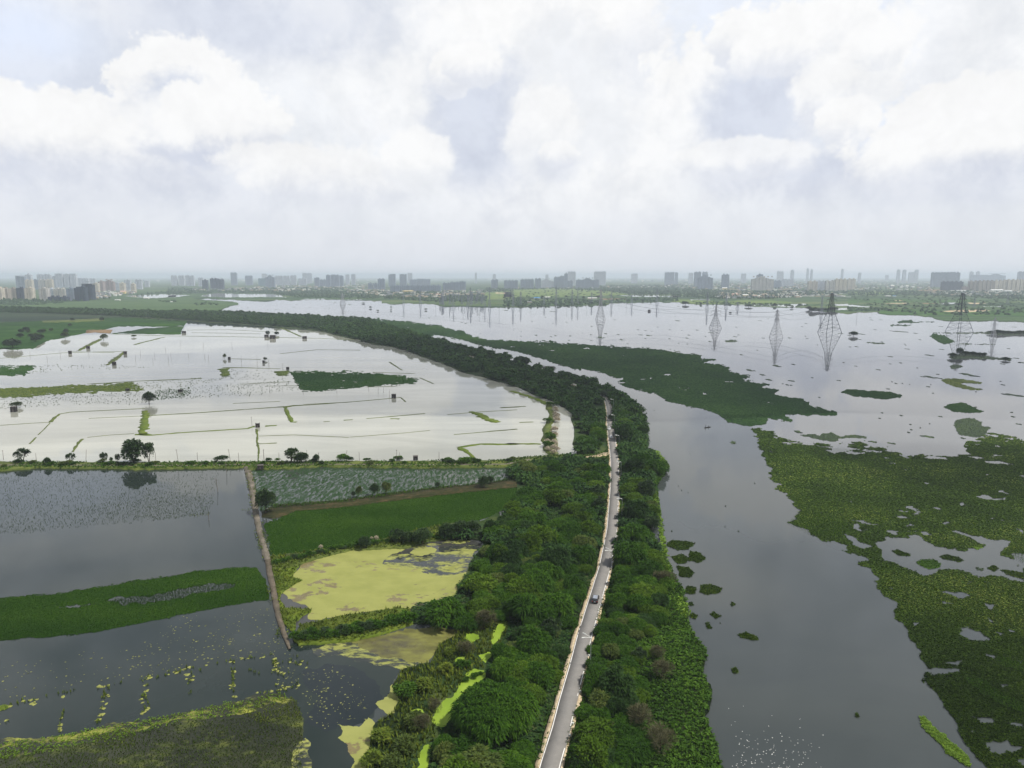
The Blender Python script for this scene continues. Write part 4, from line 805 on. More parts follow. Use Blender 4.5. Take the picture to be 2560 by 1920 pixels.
# ================================================================== TREES
def spray_mesh(name, seed, R, H, n, L=1.1, w=.2, droop=.55, lobes=9, z0=.12, up=.15, flat=1.0, gaps=.0):
    """crown of drooping leaf sprays spread over uneven lobes (radius R, height H, base on z=0)"""
    g = np.random.default_rng(seed); C = []; Rl = []
    for i in range(lobes):
        a = i * 2.399 + g.uniform(-.4, .4); rr = R * (0.0 if i == 0 else g.uniform(.35, .72)); zz = H * (g.uniform(.50, .68) if i else .66) - .18 * H * (rr / R) ** 2
        C.append((rr * np.cos(a), rr * np.sin(a), zz)); Rl.append((R * g.uniform(.30, .46), H * g.uniform(.24, .36)))
    C = np.array(C); Rl = np.array(Rl)
    wgt = Rl[:, 0] ** 2; k = g.choice(lobes, n, p=wgt / wgt.sum())
    d = g.normal(0, 1, (n, 3)); d[:, 2] = np.abs(d[:, 2]) * g.choice([1, 1, 1, -.6], n); d /= np.linalg.norm(d, axis=1)[:, None]
    f = g.uniform(.55, 1.0, n) ** .5
    Pp = C[k] + d * np.c_[Rl[k, 0], Rl[k, 0], Rl[k, 1] * flat] * f[:, None]
    Pp[:, 2] = np.maximum(Pp[:, 2], H * z0)
    ok = np.ones(n, bool)
    if gaps: ok = fbm(np.c_[Pp[:, 0] + Pp[:, 2], Pp[:, 1] - Pp[:, 2]] + 50, 2.2 / R, seed, 2) > gaps
    Pp = Pp[ok]; d = d[ok]; n = len(Pp)
    t = d * .9 + g.normal(0, .45, (n, 3)); t[:, 2] = t[:, 2] * .5 + up; t /= np.linalg.norm(t, axis=1)[:, None]
    ln = L * g.uniform(.6, 1.35, n)[:, None]; wd = w * g.uniform(.6, 1.4, n)[:, None]
    s = np.cross(t, g.normal(0, .35, (n, 3)) + [0, 0, 1]); s /= np.maximum(np.linalg.norm(s, axis=1), 1e-6)[:, None]
    p1 = Pp + t * ln * .5; p2 = Pp + t * ln * .95; p2[:, 2] -= (ln[:, 0] * droop * g.uniform(.5, 1.2, n)); p1[:, 2] -= ln[:, 0] * droop * .12
    V = np.stack([Pp - s * wd * .4, Pp + s * wd * .4, p1 + s * wd, p1 - s * wd, p2], 1).reshape(-1, 3)
    V[:, 2] = np.maximum(V[:, 2], .02); o = (np.arange(n) * 5)[:, None]
    return V, [o + np.array([[0, 1, 2, 3]]), o + np.array([[3, 2, 4]])]
def trunk_mb(seed, R, H, stems=2, thick=.14, reach=.55):
    g = np.random.default_rng(seed); m = MB()
    for i in range(stems):
        a = g.uniform(0, 6.28); b = (g.uniform(-.15, .15), g.uniform(-.15, .15), -.3); r = R * .22 * (stems > 1)
        p1 = (b[0] + r * math.cos(a), b[1] + r * math.sin(a), H * .30); m.bar(b, p1, thick, thick * .75, 7)
        for j in range(3):
            c = a + (j - 1) * 1.3 + g.uniform(-.4, .4); rr = R * reach * g.uniform(.6, 1.1); p2 = (p1[0] + rr * math.cos(c) * .55, p1[1] + rr * math.sin(c) * .55, H * g.uniform(.48, .6)); p3 = (p1[0] + rr * math.cos(c), p1[1] + rr * math.sin(c), H * g.uniform(.66, .82))
            m.bar(p1, p2, thick * .6, thick * .42, 6); m.bar(p2, p3, thick * .42, thick * .18, 5)
    return m
class Plant:
    """a kind of tree: shared crown and trunk meshes, copied for every tree"""
    def __init__(s, name, crown_args, mat, trunk_args=None, cat='tree', crown='crown'):
        s.name, s.cat, s.used = name, cat, False
        V, Fs = spray_mesh(**crown_args); s.cm = mesh_from(name + '_' + crown, V, Fs); s.cm.materials.append(mat); s.cn = crown
        s.tm = None
        if trunk_args: s.tm = trunk_mb(**trunk_args).mesh(name + '_trunk'); s.tm.materials.append(M['bark'])
    def at(s, x, y, z, sc, rz, label, group=None, name=None):
        e = empty(name or s.name, (x, y, z), rz, label, s.cat, group); e.scale = sc if hasattr(sc, '__len__') else (sc,) * 3
        link(s.cn, s.cm, None, e)
        if s.tm: link('trunk', s.tm, None, e)
        return e
THORN = [Plant('thorn_tree', dict(name='c', seed=i, R=3.6, H=(4.4, 4.9, 3.7, 5.6, 4.5, 4.2, 5.0, 3.9)[i], n=3300, L=(1.1, 1.25, .9, 1.0, 1.2, .8, 1.1, 1.0)[i], w=.125, droop=(.6, .5, .7, .45, .6, .3, .55, .5)[i], lobes=(9, 7, 11, 8, 12, 14, 7, 10)[i]), M[('thorn', 'thorn', 'fresh', 'dusky', 'thorn', 'fresh', 'thorn', 'dusky')[i]], dict(seed=i, R=3.6, H=4.6)) for i in range(8)]
YEL_T = [Plant('thorn_tree', dict(name='c', seed=20 + i, R=3.4, H=4.2, n=2200, L=1.0, w=.14, droop=.5, lobes=9), M['yellowish'], dict(seed=20 + i, R=3.4, H=4.2)) for i in range(2)]
BIG_T = Plant('thorn_tree', dict(name='c', seed=31, R=8.6, H=9.6, n=17000, L=1.25, w=.14, droop=.65, lobes=20), M['thorn'], dict(seed=31, R=8, H=9, stems=3, thick=.3))
def bare_tree(seed, R, H):
    g = np.random.default_rng(seed); tr = MB(); tw = MB()
    def grow(p, d, l, r, lev):
        q = p + d * l; (tr if lev < 2 else tw).bar(p, q, r, r * .7, 5 if lev < 2 else 3)
        if lev >= 4: return
        for k in range(3 if lev else 5):
            e = Vector((d.x + g.normal(0, .6), d.y + g.normal(0, .6), d.z + g.normal(.0, .35))).normalized(); grow(q, e, l * g.uniform(.62, .85), r * .62, lev + 1)
    grow(Vector((0, 0, -.2)), Vector((0, 0, 1)), H * .30, .13, 0)
    return tr.mesh('bare_trunk'), tw.mesh('bare_twigs')
BARE = []
for i in range(3):
    a, b = bare_tree(50 + i, 3, 4.6)
    V, Fs = spray_mesh('tw', 60 + i, 2.6, 4.2, 1500, .9, .035, .15, 8, .2, .5); b2 = mesh_from('twigs', V, Fs)
    a.materials.append(M['bark']); b.materials.append(M['grey_twig']); b2.materials.append(M['grey_twig']); BARE.append((a, b, b2))
def bare_at(x, y, z, sc, rz, label, i=0, group=None):
    e = empty('bare_tree', (x, y, z), rz, label, 'bare tree', group); e.scale = (sc,) * 3; a, b, c = BARE[i % 3]
    link('trunk', a, None, e); link('branches', b, None, e); link('twigs', c, None, e); return e

ZL = .45
ROAD_XY = RCs[:, :2]
def road_dist(Q):
    Q = np.asarray(Q)[:, :2]; return np.min(np.linalg.norm(Q[:, None] - ROAD_XY[None], axis=2), axis=1)
def thicket(poly_px, seed, rmin, rmax, gap, zc=2.2, edge=.55, rd=3.3, n=5000):
    g = np.random.default_rng(seed); W = GA(poly_px, zc)[:, :2]; lo, hi = W.min(0), W.max(0)
    Q = g.uniform(lo, hi, (n, 2)); Q = Q[inside(Q, W)]; r = rmin + (rmax - rmin) * g.uniform(0, 1, len(Q)) ** 1.8
    ok = (edge_dist(Q, W) > r * edge) & (road_dist(Q) > r * .92 + rd); Q = Q[ok]; r = r[ok]; keep = []; cell = {}
    for i in range(len(Q)):
        cx, cy = int(Q[i, 0] // 8), int(Q[i, 1] // 8); ok_ = True
        for a in (-1, 0, 1):
            for b in (-1, 0, 1):
                for j in cell.get((cx + a, cy + b), ()):
                    if math.hypot(Q[i, 0] - Q[j, 0], Q[i, 1] - Q[j, 1]) < gap * (r[i] + r[j]): ok_ = False
        if ok_: keep.append(i); cell.setdefault((cx, cy), []).append(i)
    return Q[keep], r[keep]
CAN_LN = P('R6 1020,760 760,770 640,790 480,810 300,830 230,850 225,930 400,960 330,1050 290,1110 110,1300 -20,1390 R5 1620,1290 1580,1400 1900,1410 Q2 1640,10 1600,70 1530,160 1500,250 1440,330 1430,400 1290,440 1110,470 1110,600 1280,620 1480,650 1640,600 1790,560 1800,680 1700,770 1690,850 1650,930 1640,1010 1530,1080 1500,1150 1450,1230 1380,1330 1260,1440 1250,1520 1180,2050 Q3 280,2050 430,1150 590,640 680,260 740,30 R6 990,1350 1020,1050 1040,900')
CAN_RN = P('R6 1070,640 1300,640 1330,700 1420,770 1490,850 1400,940 1380,1040 1340,1100 1390,1160 1420,1240 1390,1300 1330,1340 1380,1420 1480,1530 Q3 1150,60 1190,110 1230,240 1270,330 1150,400 1240,470 1200,560 1100,700 1080,820 1060,1000 1090,1100 980,1250 1060,1400 1050,1560 1080,2050 440,2050 600,1130 660,800 740,430 830,100 R6 1075,1300 1110,1000 1090,800')
near = []
for poly, sd, side in ((CAN_LN, 1, 'L'), (CAN_RN, 2, 'R')):
    Q, r = thicket(poly, sd, 2.5, 5.6, .52, rd=3.0 if side == 'L' else 2.2)
    near += [(q[0], q[1], rr, side) for q, rr in zip(Q, r)]
FAR_POLY = P('R6 1000,310 1010,400 1000,560 1000,650 990,720 760,745 735,660 750,600 745,520 725,470 740,420 690,380 600,330 430,270 300,215 170,175 R2 1000,735 870,705 760,655 600,600 450,552 300,530 200,505 R1 2100,485 1950,450 1850,440 1700,430 1400,408 1150,392 900,376 600,362 300,352 0,345 -80,345 -80,318 0,318 800,340 1300,346 1700,362 1960,378 R2 300,398 480,455 560,470 690,515 900,570 1120,622 1255,645 R6 480,75 600,100 760,145 870,180 960,215')
FAR_R = P('R6 960,215 1040,240 1100,285 1180,340 1230,390 1270,440 1300,490 1285,540 1310,580 1290,600 1300,650 1075,640 1055,530 1060,400 1040,330')
far = []
for poly, sd in ((FAR_POLY, 3), (FAR_R, 4)):
    Q, r = thicket(poly, sd, 3.2, 6.0, .55, zc=1.2, edge=.3, rd=2.0, n=60000); far += [(q[0], q[1], rr, 'F') for q, rr in zip(Q, r)]
far.sort(key=lambda t: t[1]); near.sort(key=lambda t: t[1])
print('TREES near', len(near), 'far', len(far))
allt = near + far; allt.sort(key=lambda t: math.hypot(t[0], t[1]) / t[2])
SPECIAL = [(1250, 1745, 8.6)]
sx, sy = GA([(1243, 1800)], 3)[0][:2]
BIG_T.at(sx, sy, ZL, 1.0, .7, 'largest round dark green tree beside the lime duckweed channel', name='thorn_tree')
def zone(x, y, side):
    if side == 'F': return 'far'
    return ('left' if side == 'L' else 'right') + ('_near' if y < 190 else '_mid' if y < 275 else '_beyond')
ZT = {'left_near': ('feathery green thorn tree in the thicket left of the road, near the frame bottom', 'thicket trees left of the road, nearest stretch'),
      'left_mid': ('feathery green thorn tree in the thicket between the duckweed pond and the road', 'thicket trees between pond and road'),
      'left_beyond': ('feathery green thorn tree in the thicket between the rice field and the road', 'thicket trees between rice field and road'),
      'right_near': ('feathery green thorn tree right of the road, near the frame bottom', 'thicket trees right of the road, nearest stretch'),
      'right_mid': ('feathery green thorn tree between the dark car and the river', 'thicket trees between the dark car and the river'),
      'right_beyond': ('feathery green thorn tree between the distant motorcycles and the river', 'thicket trees between the motorcycles and the river'),
      'far': ('dark rounded tree in the belt around the far bend of the road', 'trees around the far bend of the road')}
YT = ('yellowish feathery thorn tree in the %s', 'yellowish thorn trees in the %s')
ZONES = [P(s) for s in LIMES[:4]] + [DUCK, P('R6 640,1108 560,1112 525,1200 485,1300 490,1325 560,1305 605,1180'), P('R6 1028,738 900,752 800,764 800,772 900,768 1028,765'), P('Q2 1100,160 1640,20 1600,70 1540,160 1500,230 1240,240'), P('Q2 760,700 1000,660 1270,630 1440,650 1330,740 1200,890 900,840')]
def clear_of_zones(x, y, r):
    h = 4.6 * r / 3.6; pt = proj(np.array([[x, y, ZL + h * .93], [x - r * .75, y, ZL + h * .6], [x + r * .75, y, ZL + h * .6], [x, y, ZL + h * .5]]))
    return not any(inside(pt, z).any() for z in ZONES)
EMERG = [Plant('broadleaf_tree', dict(name='c', seed=180 + i, R=3.2, H=6.2, n=2800, L=.6, w=.15, droop=.2, lobes=(11, 8, 6)[i], z0=.25, up=.2, gaps=(.3, .4, .35)[i]), M[('fresh', 'dusky', 'broad')[i]], dict(seed=180 + i, R=3.2, H=6.2, stems=1, thick=.2)) for i in range(3)]
ind = []; rest = []
for t in allt:
    if math.hypot(t[0] - sx, t[1] - sy) < 7.5 + t[2] * .3 or (t[3] != 'F' and not clear_of_zones(*t[:3])): continue
    shown = proj(np.array([t[0], t[1], ZL + 5.5]))[1] < 1930
    (ind if shown and len(ind) < 285 else rest).append(t)
for i, (x, y, r, side) in enumerate(ind):
    zn = zone(x, y, side); yel = (i * 7919) % 11 == 0 and side != 'F'
    sc = r / 3.6; pl = YEL_T[i % 2] if yel else THORN[(i * 13 + i // 7) % 8]; sz = sc * random.uniform(.7, 1.3)
    lb, gp = ZT[zn]
    if yel: lb, gp = (('yellowish feathery thorn tree in the thicket %s' % ('left of the road' if side == 'L' else 'right of the road')), 'yellowish thorn trees ' + ('left' if side == 'L' else 'right') + ' of the road')
    pl.at(x, y, ZL, (sc, sc, sz), random.uniform(0, 6.28), lb, gp, 'thorn_tree')
parts = []; CROWN_LOD = [spray_mesh('l', 80 + i, 3.6, 4.8, 230, 2.1, .50, .6, 8) for i in range(4)]
CROWN_LOD2 = [spray_mesh('l', 90 + i, 3.6, 4.8, 110, 2.9, .85, .6, 7) for i in range(3)]
for i, (x, y, r, side) in enumerate(rest):
    V, Fs = (CROWN_LOD[i % 4] if y < 750 else CROWN_LOD2[i % 3]); sc = r / 3.6; a = random.uniform(0, 6.28); c, s = math.cos(a), math.sin(a)
    V = V * sc; hh = random.uniform(.85, 1.25)
    parts.append((np.c_[V[:, 0] * c - V[:, 1] * s + x, V[:, 0] * s + V[:, 1] * c + y, V[:, 2] * hh + ZL], Fs))
if parts:
    V, Fs = join_arrays(parts); tag(link('distant_thicket', mesh_from('distant_thicket', V, Fs), M['far_thicket']), 'dark belt of trees along the road beyond the bend to the far left', 'tree belt', kind='stuff')
for i, (x, y, r, side) in enumerate([t for t in ind if t[3] != 'F'][3::17]):
    pl = EMERG[i % 3]; p = (x + random.uniform(-2, 2), y + random.uniform(-2, 2))
    if road_dist([p])[0] < 5.5: continue
    k = r / 3.6 * random.uniform(.8, 1.1); pl.at(p[0], p[1], ZL, (k, k, k * random.uniform(1.0, 1.25)), i * 1.1, 'taller leafy tree rising out of the thorn thicket ' + ('left' if side == 'L' else 'right') + ' of the road', 'taller trees in the thicket ' + ('left' if side == 'L' else 'right') + ' of the road', 'broadleaf_tree')
print('TREES ind', len(ind), 'rest', len(rest))
# undergrowth between the trees and the herb strip along the river
def under(name, poly, mat, step, rad, hgt, tpl, seed, label, cat, z=ZL, keep=1.0, rd=3.2, holes=()):
    W = [tuple(p) for p in GA(poly, z)]; Q = scatter_m(W, step, z, seed, keep, [GA(h, z) for h in holes]); Q = Q[road_dist(Q) > rd]
    V, F = clumps(Q, rad, hgt, tpl, .22, seed); return tag(link(name, mesh_from(name, V, F), mat), label, cat, kind='stuff')
def near_part(poly): return [p for p in poly]
under('undergrowth', CAN_LN, M['far_thicket'], 1.25, .8, .5, 'leaves', 1, 'low green undergrowth below the thicket left of the road', 'undergrowth', rd=3.6)  # darker leaf tone puts the shade of gaps between crowns into the colour
under('undergrowth', P('R6 1075,640 1300,640 1330,700 1470,800 1490,850 1395,1000 1430,1240 1345,1340 1396,1422 Q3 1145,30 1195,100 1280,280 1330,350 1360,460 1365,600 1435,720 1485,770 1510,840 1475,960 1505,1010 1540,1160 1475,1285 1505,1310 1535,1390 1580,1480 1610,1659 1640,2050 440,2050 600,1130 830,100 R6 1075,1300 1110,1000 1090,800'), M['herb'], .85, .62, .6, 'leaves', 2, 'broad leaved green herbs on the river bank right of the road', 'undergrowth', rd=2.9)
under('bright_herbs', P('R6 1300,700 1400,720 1490,830 1400,850 1350,760 Q3 1270,430 1330,415 1385,520 1370,580 1320,560 1290,500 Q3 1150,20 1200,100 1270,250 1240,210 1190,110'), M['lime'], .9, .7, .7, 'leaves', 3, 'bright green creeping plants at the river edge', 'undergrowth')
under('spit_grass', P('Q2 1480,640 1620,570 1790,560 1810,640 1740,800 1700,830 1580,850 1640,930 1480,1020 1420,1110 1330,1170 1270,1250 1270,1340 1290,1480 1150,1600 1090,2050 720,2050 800,1480 840,1330 980,1260 1010,1160 960,1060 1040,940 1240,890 1320,750 1420,700'), M['grass'], .8, .75, 1.1, 'blades', 4, 'tall green grass on the spit beside the lime channel', 'grass', z=.3, keep=.85, holes=[P(s) for s in LIMES])
# individual shrubs on the spit and bunds
SHR = [Plant('shrub', dict(name='c', seed=120 + i, R=1.5, H=1.9, n=750, L=.6, w=.09, droop=.25, lobes=6, z0=.05, up=.4), m_, cat='shrub', crown='foliage') for i, m_ in enumerate((M['thorn'], M['yellowish'], M['broad'], M['herb'], M['grass']))]
SPIT = [('Q2', 1130, 1330, 3.4, 1, 'large yellowish shrub on the grassy spit'), ('Q2', 1060, 1500, 3.2, 1, 'brownish yellow shrub at the foot of the spit'), ('Q2', 880, 1440, 3.0, 3, 'green bushy mound at the left of the spit'), ('Q2', 1060, 1100, 3.3, 3, 'green bush filling the middle of the spit'), ('Q2', 1200, 1060, 3.0, 3, 'green bush behind the lime channel bend'),
        ('Q2', 1360, 930, 2.4, 3, 'green bush above the lime channel bend'), ('Q2', 1480, 900, 2.2, 0, 'dark bush between the two lime pockets'), ('Q2', 1380, 830, 2.0, 3, 'small green bush beside the olive scum'), ('Q2', 820, 1600, 3.0, 3, 'green bush at the bottom of the spit'), ('Q2', 960, 1620, 2.8, 1, 'yellowish bush at the bottom of the spit'),
        ('Q2', 1500, 1020, .9, 0, 'left dark tussock in the lime channel'), ('Q2', 1560, 995, 1.0, 0, 'middle dark tussock in the lime channel'), ('Q2', 1603, 975, .7, 0, 'right dark tussock in the lime channel')]
for i_, (cr, x, y, R, k, lb) in enumerate(SPIT):
    p = G(px1(cr, x, y), .3 + (1.0 if R > 2 else .2)); s = R / 1.5 * (.78 if R > 1.5 else 1); SHR[4 if k == 3 and i_ % 3 else k].at(p[0], p[1], .3, (s, s, s * .85), x, lb, None, 'shrub')
for i, (x, y, lb) in enumerate([(1500, 790, 'grey leafless shrub over the lime patch'), (1650, 600, 'grey leafless tree at the head of the lime channel'), (1180, 1330, 'grey brown twiggy shrub on the spit beside the lime channel'), (1270, 1190, 'grey twiggy bush at the bend of the lime channel')]):
    p = G(px1('Q2', x, y), 2.0); bare_at(p[0], p[1], .35, (.85, 1.2, .8, .6)[i], i, lb, i)
for i, (x, y, s, lb) in enumerate([(1195, 300, 1.25, 'grey leafless tree near the river opposite the reed islands'), (1180, 960, 1.1, 'grey leafless tree in the herb strip right of the road'), (1010, 1320, 1.2, 'brown twiggy tree near the bottom right of the thicket'), (1170, 1480, 1.25, 'dark bare tree with a curved branch near the frame bottom'), (1150, 820, .8, 'small brown bare shrub in the herb strip')]):
    p = G(px1('Q3', x, y), 2.2); bare_at(p[0], p[1], ZL, s, i * 1.7, lb, i)
for i, (x, y, lb) in enumerate([(1395, 690, 'left bare grey tree standing over the far channel'), (1430, 695, 'right bare grey tree standing over the far channel')]):
    p = G(px1('R2', x, y + 20), .4); bare_at(p[0], p[1], .3, 1.5, i, lb, i)
Wb = [tuple(p) for p in GA(CB_T + CB_B, .8)]
Q = scatter_m(Wb, 1.1, .8, 9, .8); Q = Q[fbm(Q, .12, 4) > .36]
V, F = clumps(Q, .9, .8, 'blades', .25, 12); tag(link('bund_grass', mesh_from('bund_grass', V, F), M['herb']), 'uneven tall grass and weeds on the bund across the flooded fields', 'grass', kind='stuff')
Wb = [tuple(p) for p in GA(P('R5 240,1548 600,1502 800,1490 1000,1432 1200,1400 1400,1340 1640,1290 1700,1400 1500,1425 1300,1480 900,1492 600,1565 400,1630 300,1660 255,1640'), .6)]
V, F = clumps(scatter_m(Wb, .9, .6, 10, .8), .8, .9, 'blades', .25, 13); tag(link('bank_weeds', mesh_from('bank_weeds', V, F), M['grass']), 'tall weeds on the bank between deep green rice and duckweed pond', 'weeds', kind='stuff')
Wb = [tuple(p) for p in GA(P('Q2 235,690 300,610 450,580 620,545 800,520 1000,488 1095,500 1115,600 900,672 700,722 600,732 280,757'), .7)]
V, F = clumps(scatter_m(Wb, .8, .7, 11, .8), .7, .7, 'blades', .25, 14); tag(link('bank_grass', mesh_from('bank_grass', V, F), M['grass']), 'bright grass on the lower bank of the duckweed pond', 'grass', kind='stuff')
Wb = [tuple(p) for p in GA(P('Q2 75,160 320,150 250,230 235,270 310,290 210,350 150,390 140,420 180,490 370,500 370,520 300,560 260,600 260,640 230,660 150,580 130,400'), .25)]
V, F = clumps(scatter_m(Wb, .7, .25, 21, .8), .6, .6, 'blades', .25, 24); tag(link('bank_grass', mesh_from('bank_grass', V, F), M['grass']), 'yellow green grass tongues on the track side of the duckweed pond', 'grass', kind='stuff')
Wb = [tuple(p) for p in GA(P('R5 200,1200 270,1142 800,1105 1240,1042 1560,1002 1950,970 2120,935 2150,950 1560,1020 1240,1062 800,1125 300,1165'), .5)]
V, F = clumps(scatter_m(Wb, .8, .5, 12, .75), .6, .8, 'blades', .25, 15); tag(link('bund_weeds', mesh_from('bund_weeds', V, F), M['herb']), 'green weeds along the top of the brown bund between rice fields', 'weeds', kind='stuff')
# trees standing alone: (crop, base x, base y, crown width px, crown height px, kind, label)
BRD = [Plant('broadleaf_tree', dict(name='c', seed=140 + i, R=3.0, H=6.0, n=2300, L=.7, w=.17, droop=.25, lobes=(12, 9, 8)[i], z0=.28, up=.15, flat=1.0, gaps=(.0, .42, .38)[i]), M['broad'], dict(seed=140 + i, R=3.0, H=6.0, stems=(2, 2, 1)[i], thick=.2)) for i in range(3)]
ROUND = Plant('broadleaf_tree', dict(name='c', seed=150, R=3.0, H=6.0, n=2600, L=.6, w=.17, droop=.2, lobes=14, z0=.08, up=.2), M['broad'], dict(seed=150, R=3, H=6, stems=1, thick=.2))
YROUND = Plant('broadleaf_tree', dict(name='c', seed=151, R=3.0, H=6.0, n=2000, L=.6, w=.17, droop=.2, lobes=10, z0=.3, up=.2), M['yellowish'], dict(seed=151, R=3, H=6, stems=1, thick=.18))
ALONE = [('R4', 1060, 812, 190, 185, 0, .8, 'large dark tree on the bund, left of a pair with joined crowns'), ('R4', 1175, 808, 90, 165, 1, .8, 'slimmer lighter tree joined to the large dark bund tree'), ('R4', 178, 800, 115, 105, 1, .8, 'sparse pale tree on the bund near the left edge'), ('R4', 375, 828, 52, 60, 3, .8, 'small round dark bush tree overhanging the grey field'),
    ('R4', 562, 805, 68, 75, 1, .8, 'thin small tree below the broken weed line'), ('R4', 820, 800, 56, 72, 2, .8, 'small round topped tree left of the large dark tree'), ('R4', 930, 805, 38, 65, 2, .8, 'spindly small tree just left of the large dark tree'), ('R4', 880, 806, 26, 40, 2, .8, 'tiny reddish sapling on the bund'),
    ('R4', 1180, 348, 92, 100, 3, .1, 'dark lone tree reflected in the pale flooded fields'), ('R4', 130, 372, 85, 42, 4, .1, 'yellowish bush behind the dark pump house at left'),
    ('R5', 405, 808, 120, 120, 1, .8, 'arching tree with a gap in its crown on the bund'), ('R5', 490, 808, 95, 80, 3, .8, 'rounded bush tree right of the arching tree'), ('R5', 603, 806, 52, 62, 3, .8, 'small pointed bush tree on the bund'),
    ('R5', 205, 1208, 150, 190, 3, .5, 'dark dense round tree beside the dirt track'), ('R5', 938, 1078, 54, 80, 4, .5, 'left one of three small trees on the brown bund'), ('R5', 1065, 1065, 74, 92, 3, .5, 'middle and fullest of three small trees on the brown bund'), ('R5', 1158, 1055, 76, 90, 4, .5, 'right one of three small trees on the brown bund'), ('R5', 895, 1082, 34, 46, 3, .5, 'small dark shrub tree left of three on the brown bund'),
    ('R5', 1562, 1012, 36, 50, 3, .5, 'small bush on the brown bund amid the rice'), ('R5', 1925, 1005, 88, 90, 3, .5, 'dark bush at the right end of the brown bund'), ('R5', 1975, 975, 60, 60, 3, .5, 'bush behind the one at the right end of the brown bund'),
    ('R5', 980, 1485, 90, 90, 3, .6, 'dark bush between the deep green rice and the pond'), ('R5', 1245, 1440, 105, 110, 2, .6, 'leafy bush above the pond with an open top'), ('R5', 1330, 1445, 100, 90, 3, .6, 'low bush left of the wide dark bush over the pond'), ('R5', 1440, 1445, 145, 115, 3, .6, 'wide dark bush over the clear corner of the pond'), ('R5', 1640, 1400, 130, 110, 3, .6, 'left bush of the clump at the pond head'), ('R5', 1740, 1390, 130, 120, 3, .6, 'middle bush of the clump at the pond head'), ('R5', 1840, 1380, 120, 110, 3, .6, 'right bush of the clump at the pond head'),
    ('R1', 78, 566, 95, 60, 3, .3, 'round tree reflected at the edge of the far left grove'), ('R1', 637, 517, 44, 38, 4, .3, 'yellowish round tree at the end of the short bund'), ('R1', 1645, 488, 26, 30, 2, .3, 'tiny tree beside the hut on the far bund'), ('R1', 1700, 486, 30, 22, 3, .3, 'tiny round tree right of the hut on the far bund'), ('R1', 822, 498, 30, 14, 4, .3, 'low yellowish bush on the far bund'), ('R1', 627, 402, 26, 28, 3, .3, 'lone dark tree in the far left field'), ('R1', 1380, 630, 20, 30, 4, .1, 'small bush beside a pole in the far flood water'), ('R1', 1630, 642, 26, 20, 4, .1, 'small bush behind the hut in the far flood water'), ('R1', 445, 398, 26, 18, 3, .3, 'small dark tree left of the lone one in far left field'), ('R1', 430, 432, 22, 18, 3, .3, 'small dark tree by the soil strip at far left'), ('R1', 178, 470, 14, 24, 3, .3, 'slim dark tree behind the far left grove'),
    ('R2', 975, 610, 56, 36, 2, .4, 'tree rising above the belt at the far channel'), ('R2', 1235, 675, 100, 60, 3, .4, 'broad tree rising above the belt where the channel narrows'), ('R6', 1185, 545, 90, 40, 4, ZL, 'yellowish dome tree among the dark trees by the river'), ('R6', 1310, 1095, 140, 150, 2, ZL, 'tall round crowned tree leaning over the river'), ('R6', 1035, 480, 50, 55, 3, ZR, 'dark tree leaning over the road near the shaded bend'), ('R6', 1360, 1340, 120, 110, 2, ZL, 'spreading tree with open branches at the river edge'), ('R6', 1040, 275, 110, 50, 3, ZL, 'spreading dark tree where the road disappears'), ('R6', 970, 292, 90, 55, 3, ZL, 'dark tree closing the road at the bend'),
    ('S3', 345, 500, 40, 16, 3, .1, 'low bush islet in the far lake at the left'), ('S3', 432, 556, 36, 26, 2, .1, 'tiny tree reflected in the far lake, leftmost'), ('S3', 525, 594, 30, 20, 2, .1, 'faint tiny tree in the far lake beside the leftmost'), ('S3', 692, 588, 24, 20, 2, .1, 'tiny tree reflected near the tip of the far spit'), ('S3', 1130, 580, 34, 24, 2, .1, 'tiny tree reflected in the middle of far lake'), ('S3', 692, 542, 22, 14, 3, .1, 'tiny round bush by the far spit'),
    ('S5', 733, 618, 36, 18, 3, .1, 'round bush standing in the lake near the lattice masts'), ('S5', 1502, 560, 40, 22, 3, .1, 'dark bush at the flooded shore'), ('P3', 1055, 950, 170, 95, 3, .1, 'bushy islet tree right of the tall dark pylon'), ('S5', 170, 512, 80, 40, 3, .4, 'dark round tree on the far shore at left'), ('S5', 365, 512, 34, 24, 3, .4, 'small round tree on the far shore'), ('S5', 960, 540, 90, 30, 3, .4, 'wide bush on the far shore'), ('S5', 1290, 530, 40, 40, 3, .4, 'tree on the flooded far shore'),
    ('S6', 715, 524, 50, 24, 3, .55, 'round tree alone in the far green fields at right'), ('S6', 945, 532, 24, 16, 3, .55, 'small tree in the far green fields at right'), ('S4', 1180, 430, 60, 36, 3, .55, 'round tree beside the far soil strip'), ('S4', 480, 432, 40, 38, 2, .55, 'tree beside the blue roofed shed'), ('S4', 780, 420, 40, 26, 3, .55, 'small tree right of the smoke on the far bank'), ('S4', 1645, 465, 36, 24, 3, .55, 'small dark tree on the far bank right of the masts'), ('S3', 2118, 432, 40, 24, 3, .55, 'dark tree in pale far field'), ('S4', 1000, 440, 36, 36, 2, .55, 'tree behind the far bank masts')]
for i, (cr, x, y, wp, hp, k, z, lb) in enumerate(ALONE):
    pxx = px1(cr, x, y); p = G(pxx, z); mpp = depth_at(pxx[1], z) / FPX; s_ = CROPS[cr][2]
    W = wp / s_ * mpp; Hh = hp / s_ * mpp / math.cos(PITCH + math.atan((pxx[1] - CY) / FPX)) ; pl = (BRD + [ROUND, YROUND])[k]
    pl.at(p[0], p[1], z, (W / 6.0, W / 6.0, Hh / 6.0), i * 1.3, lb, None, 'broadleaf_tree')
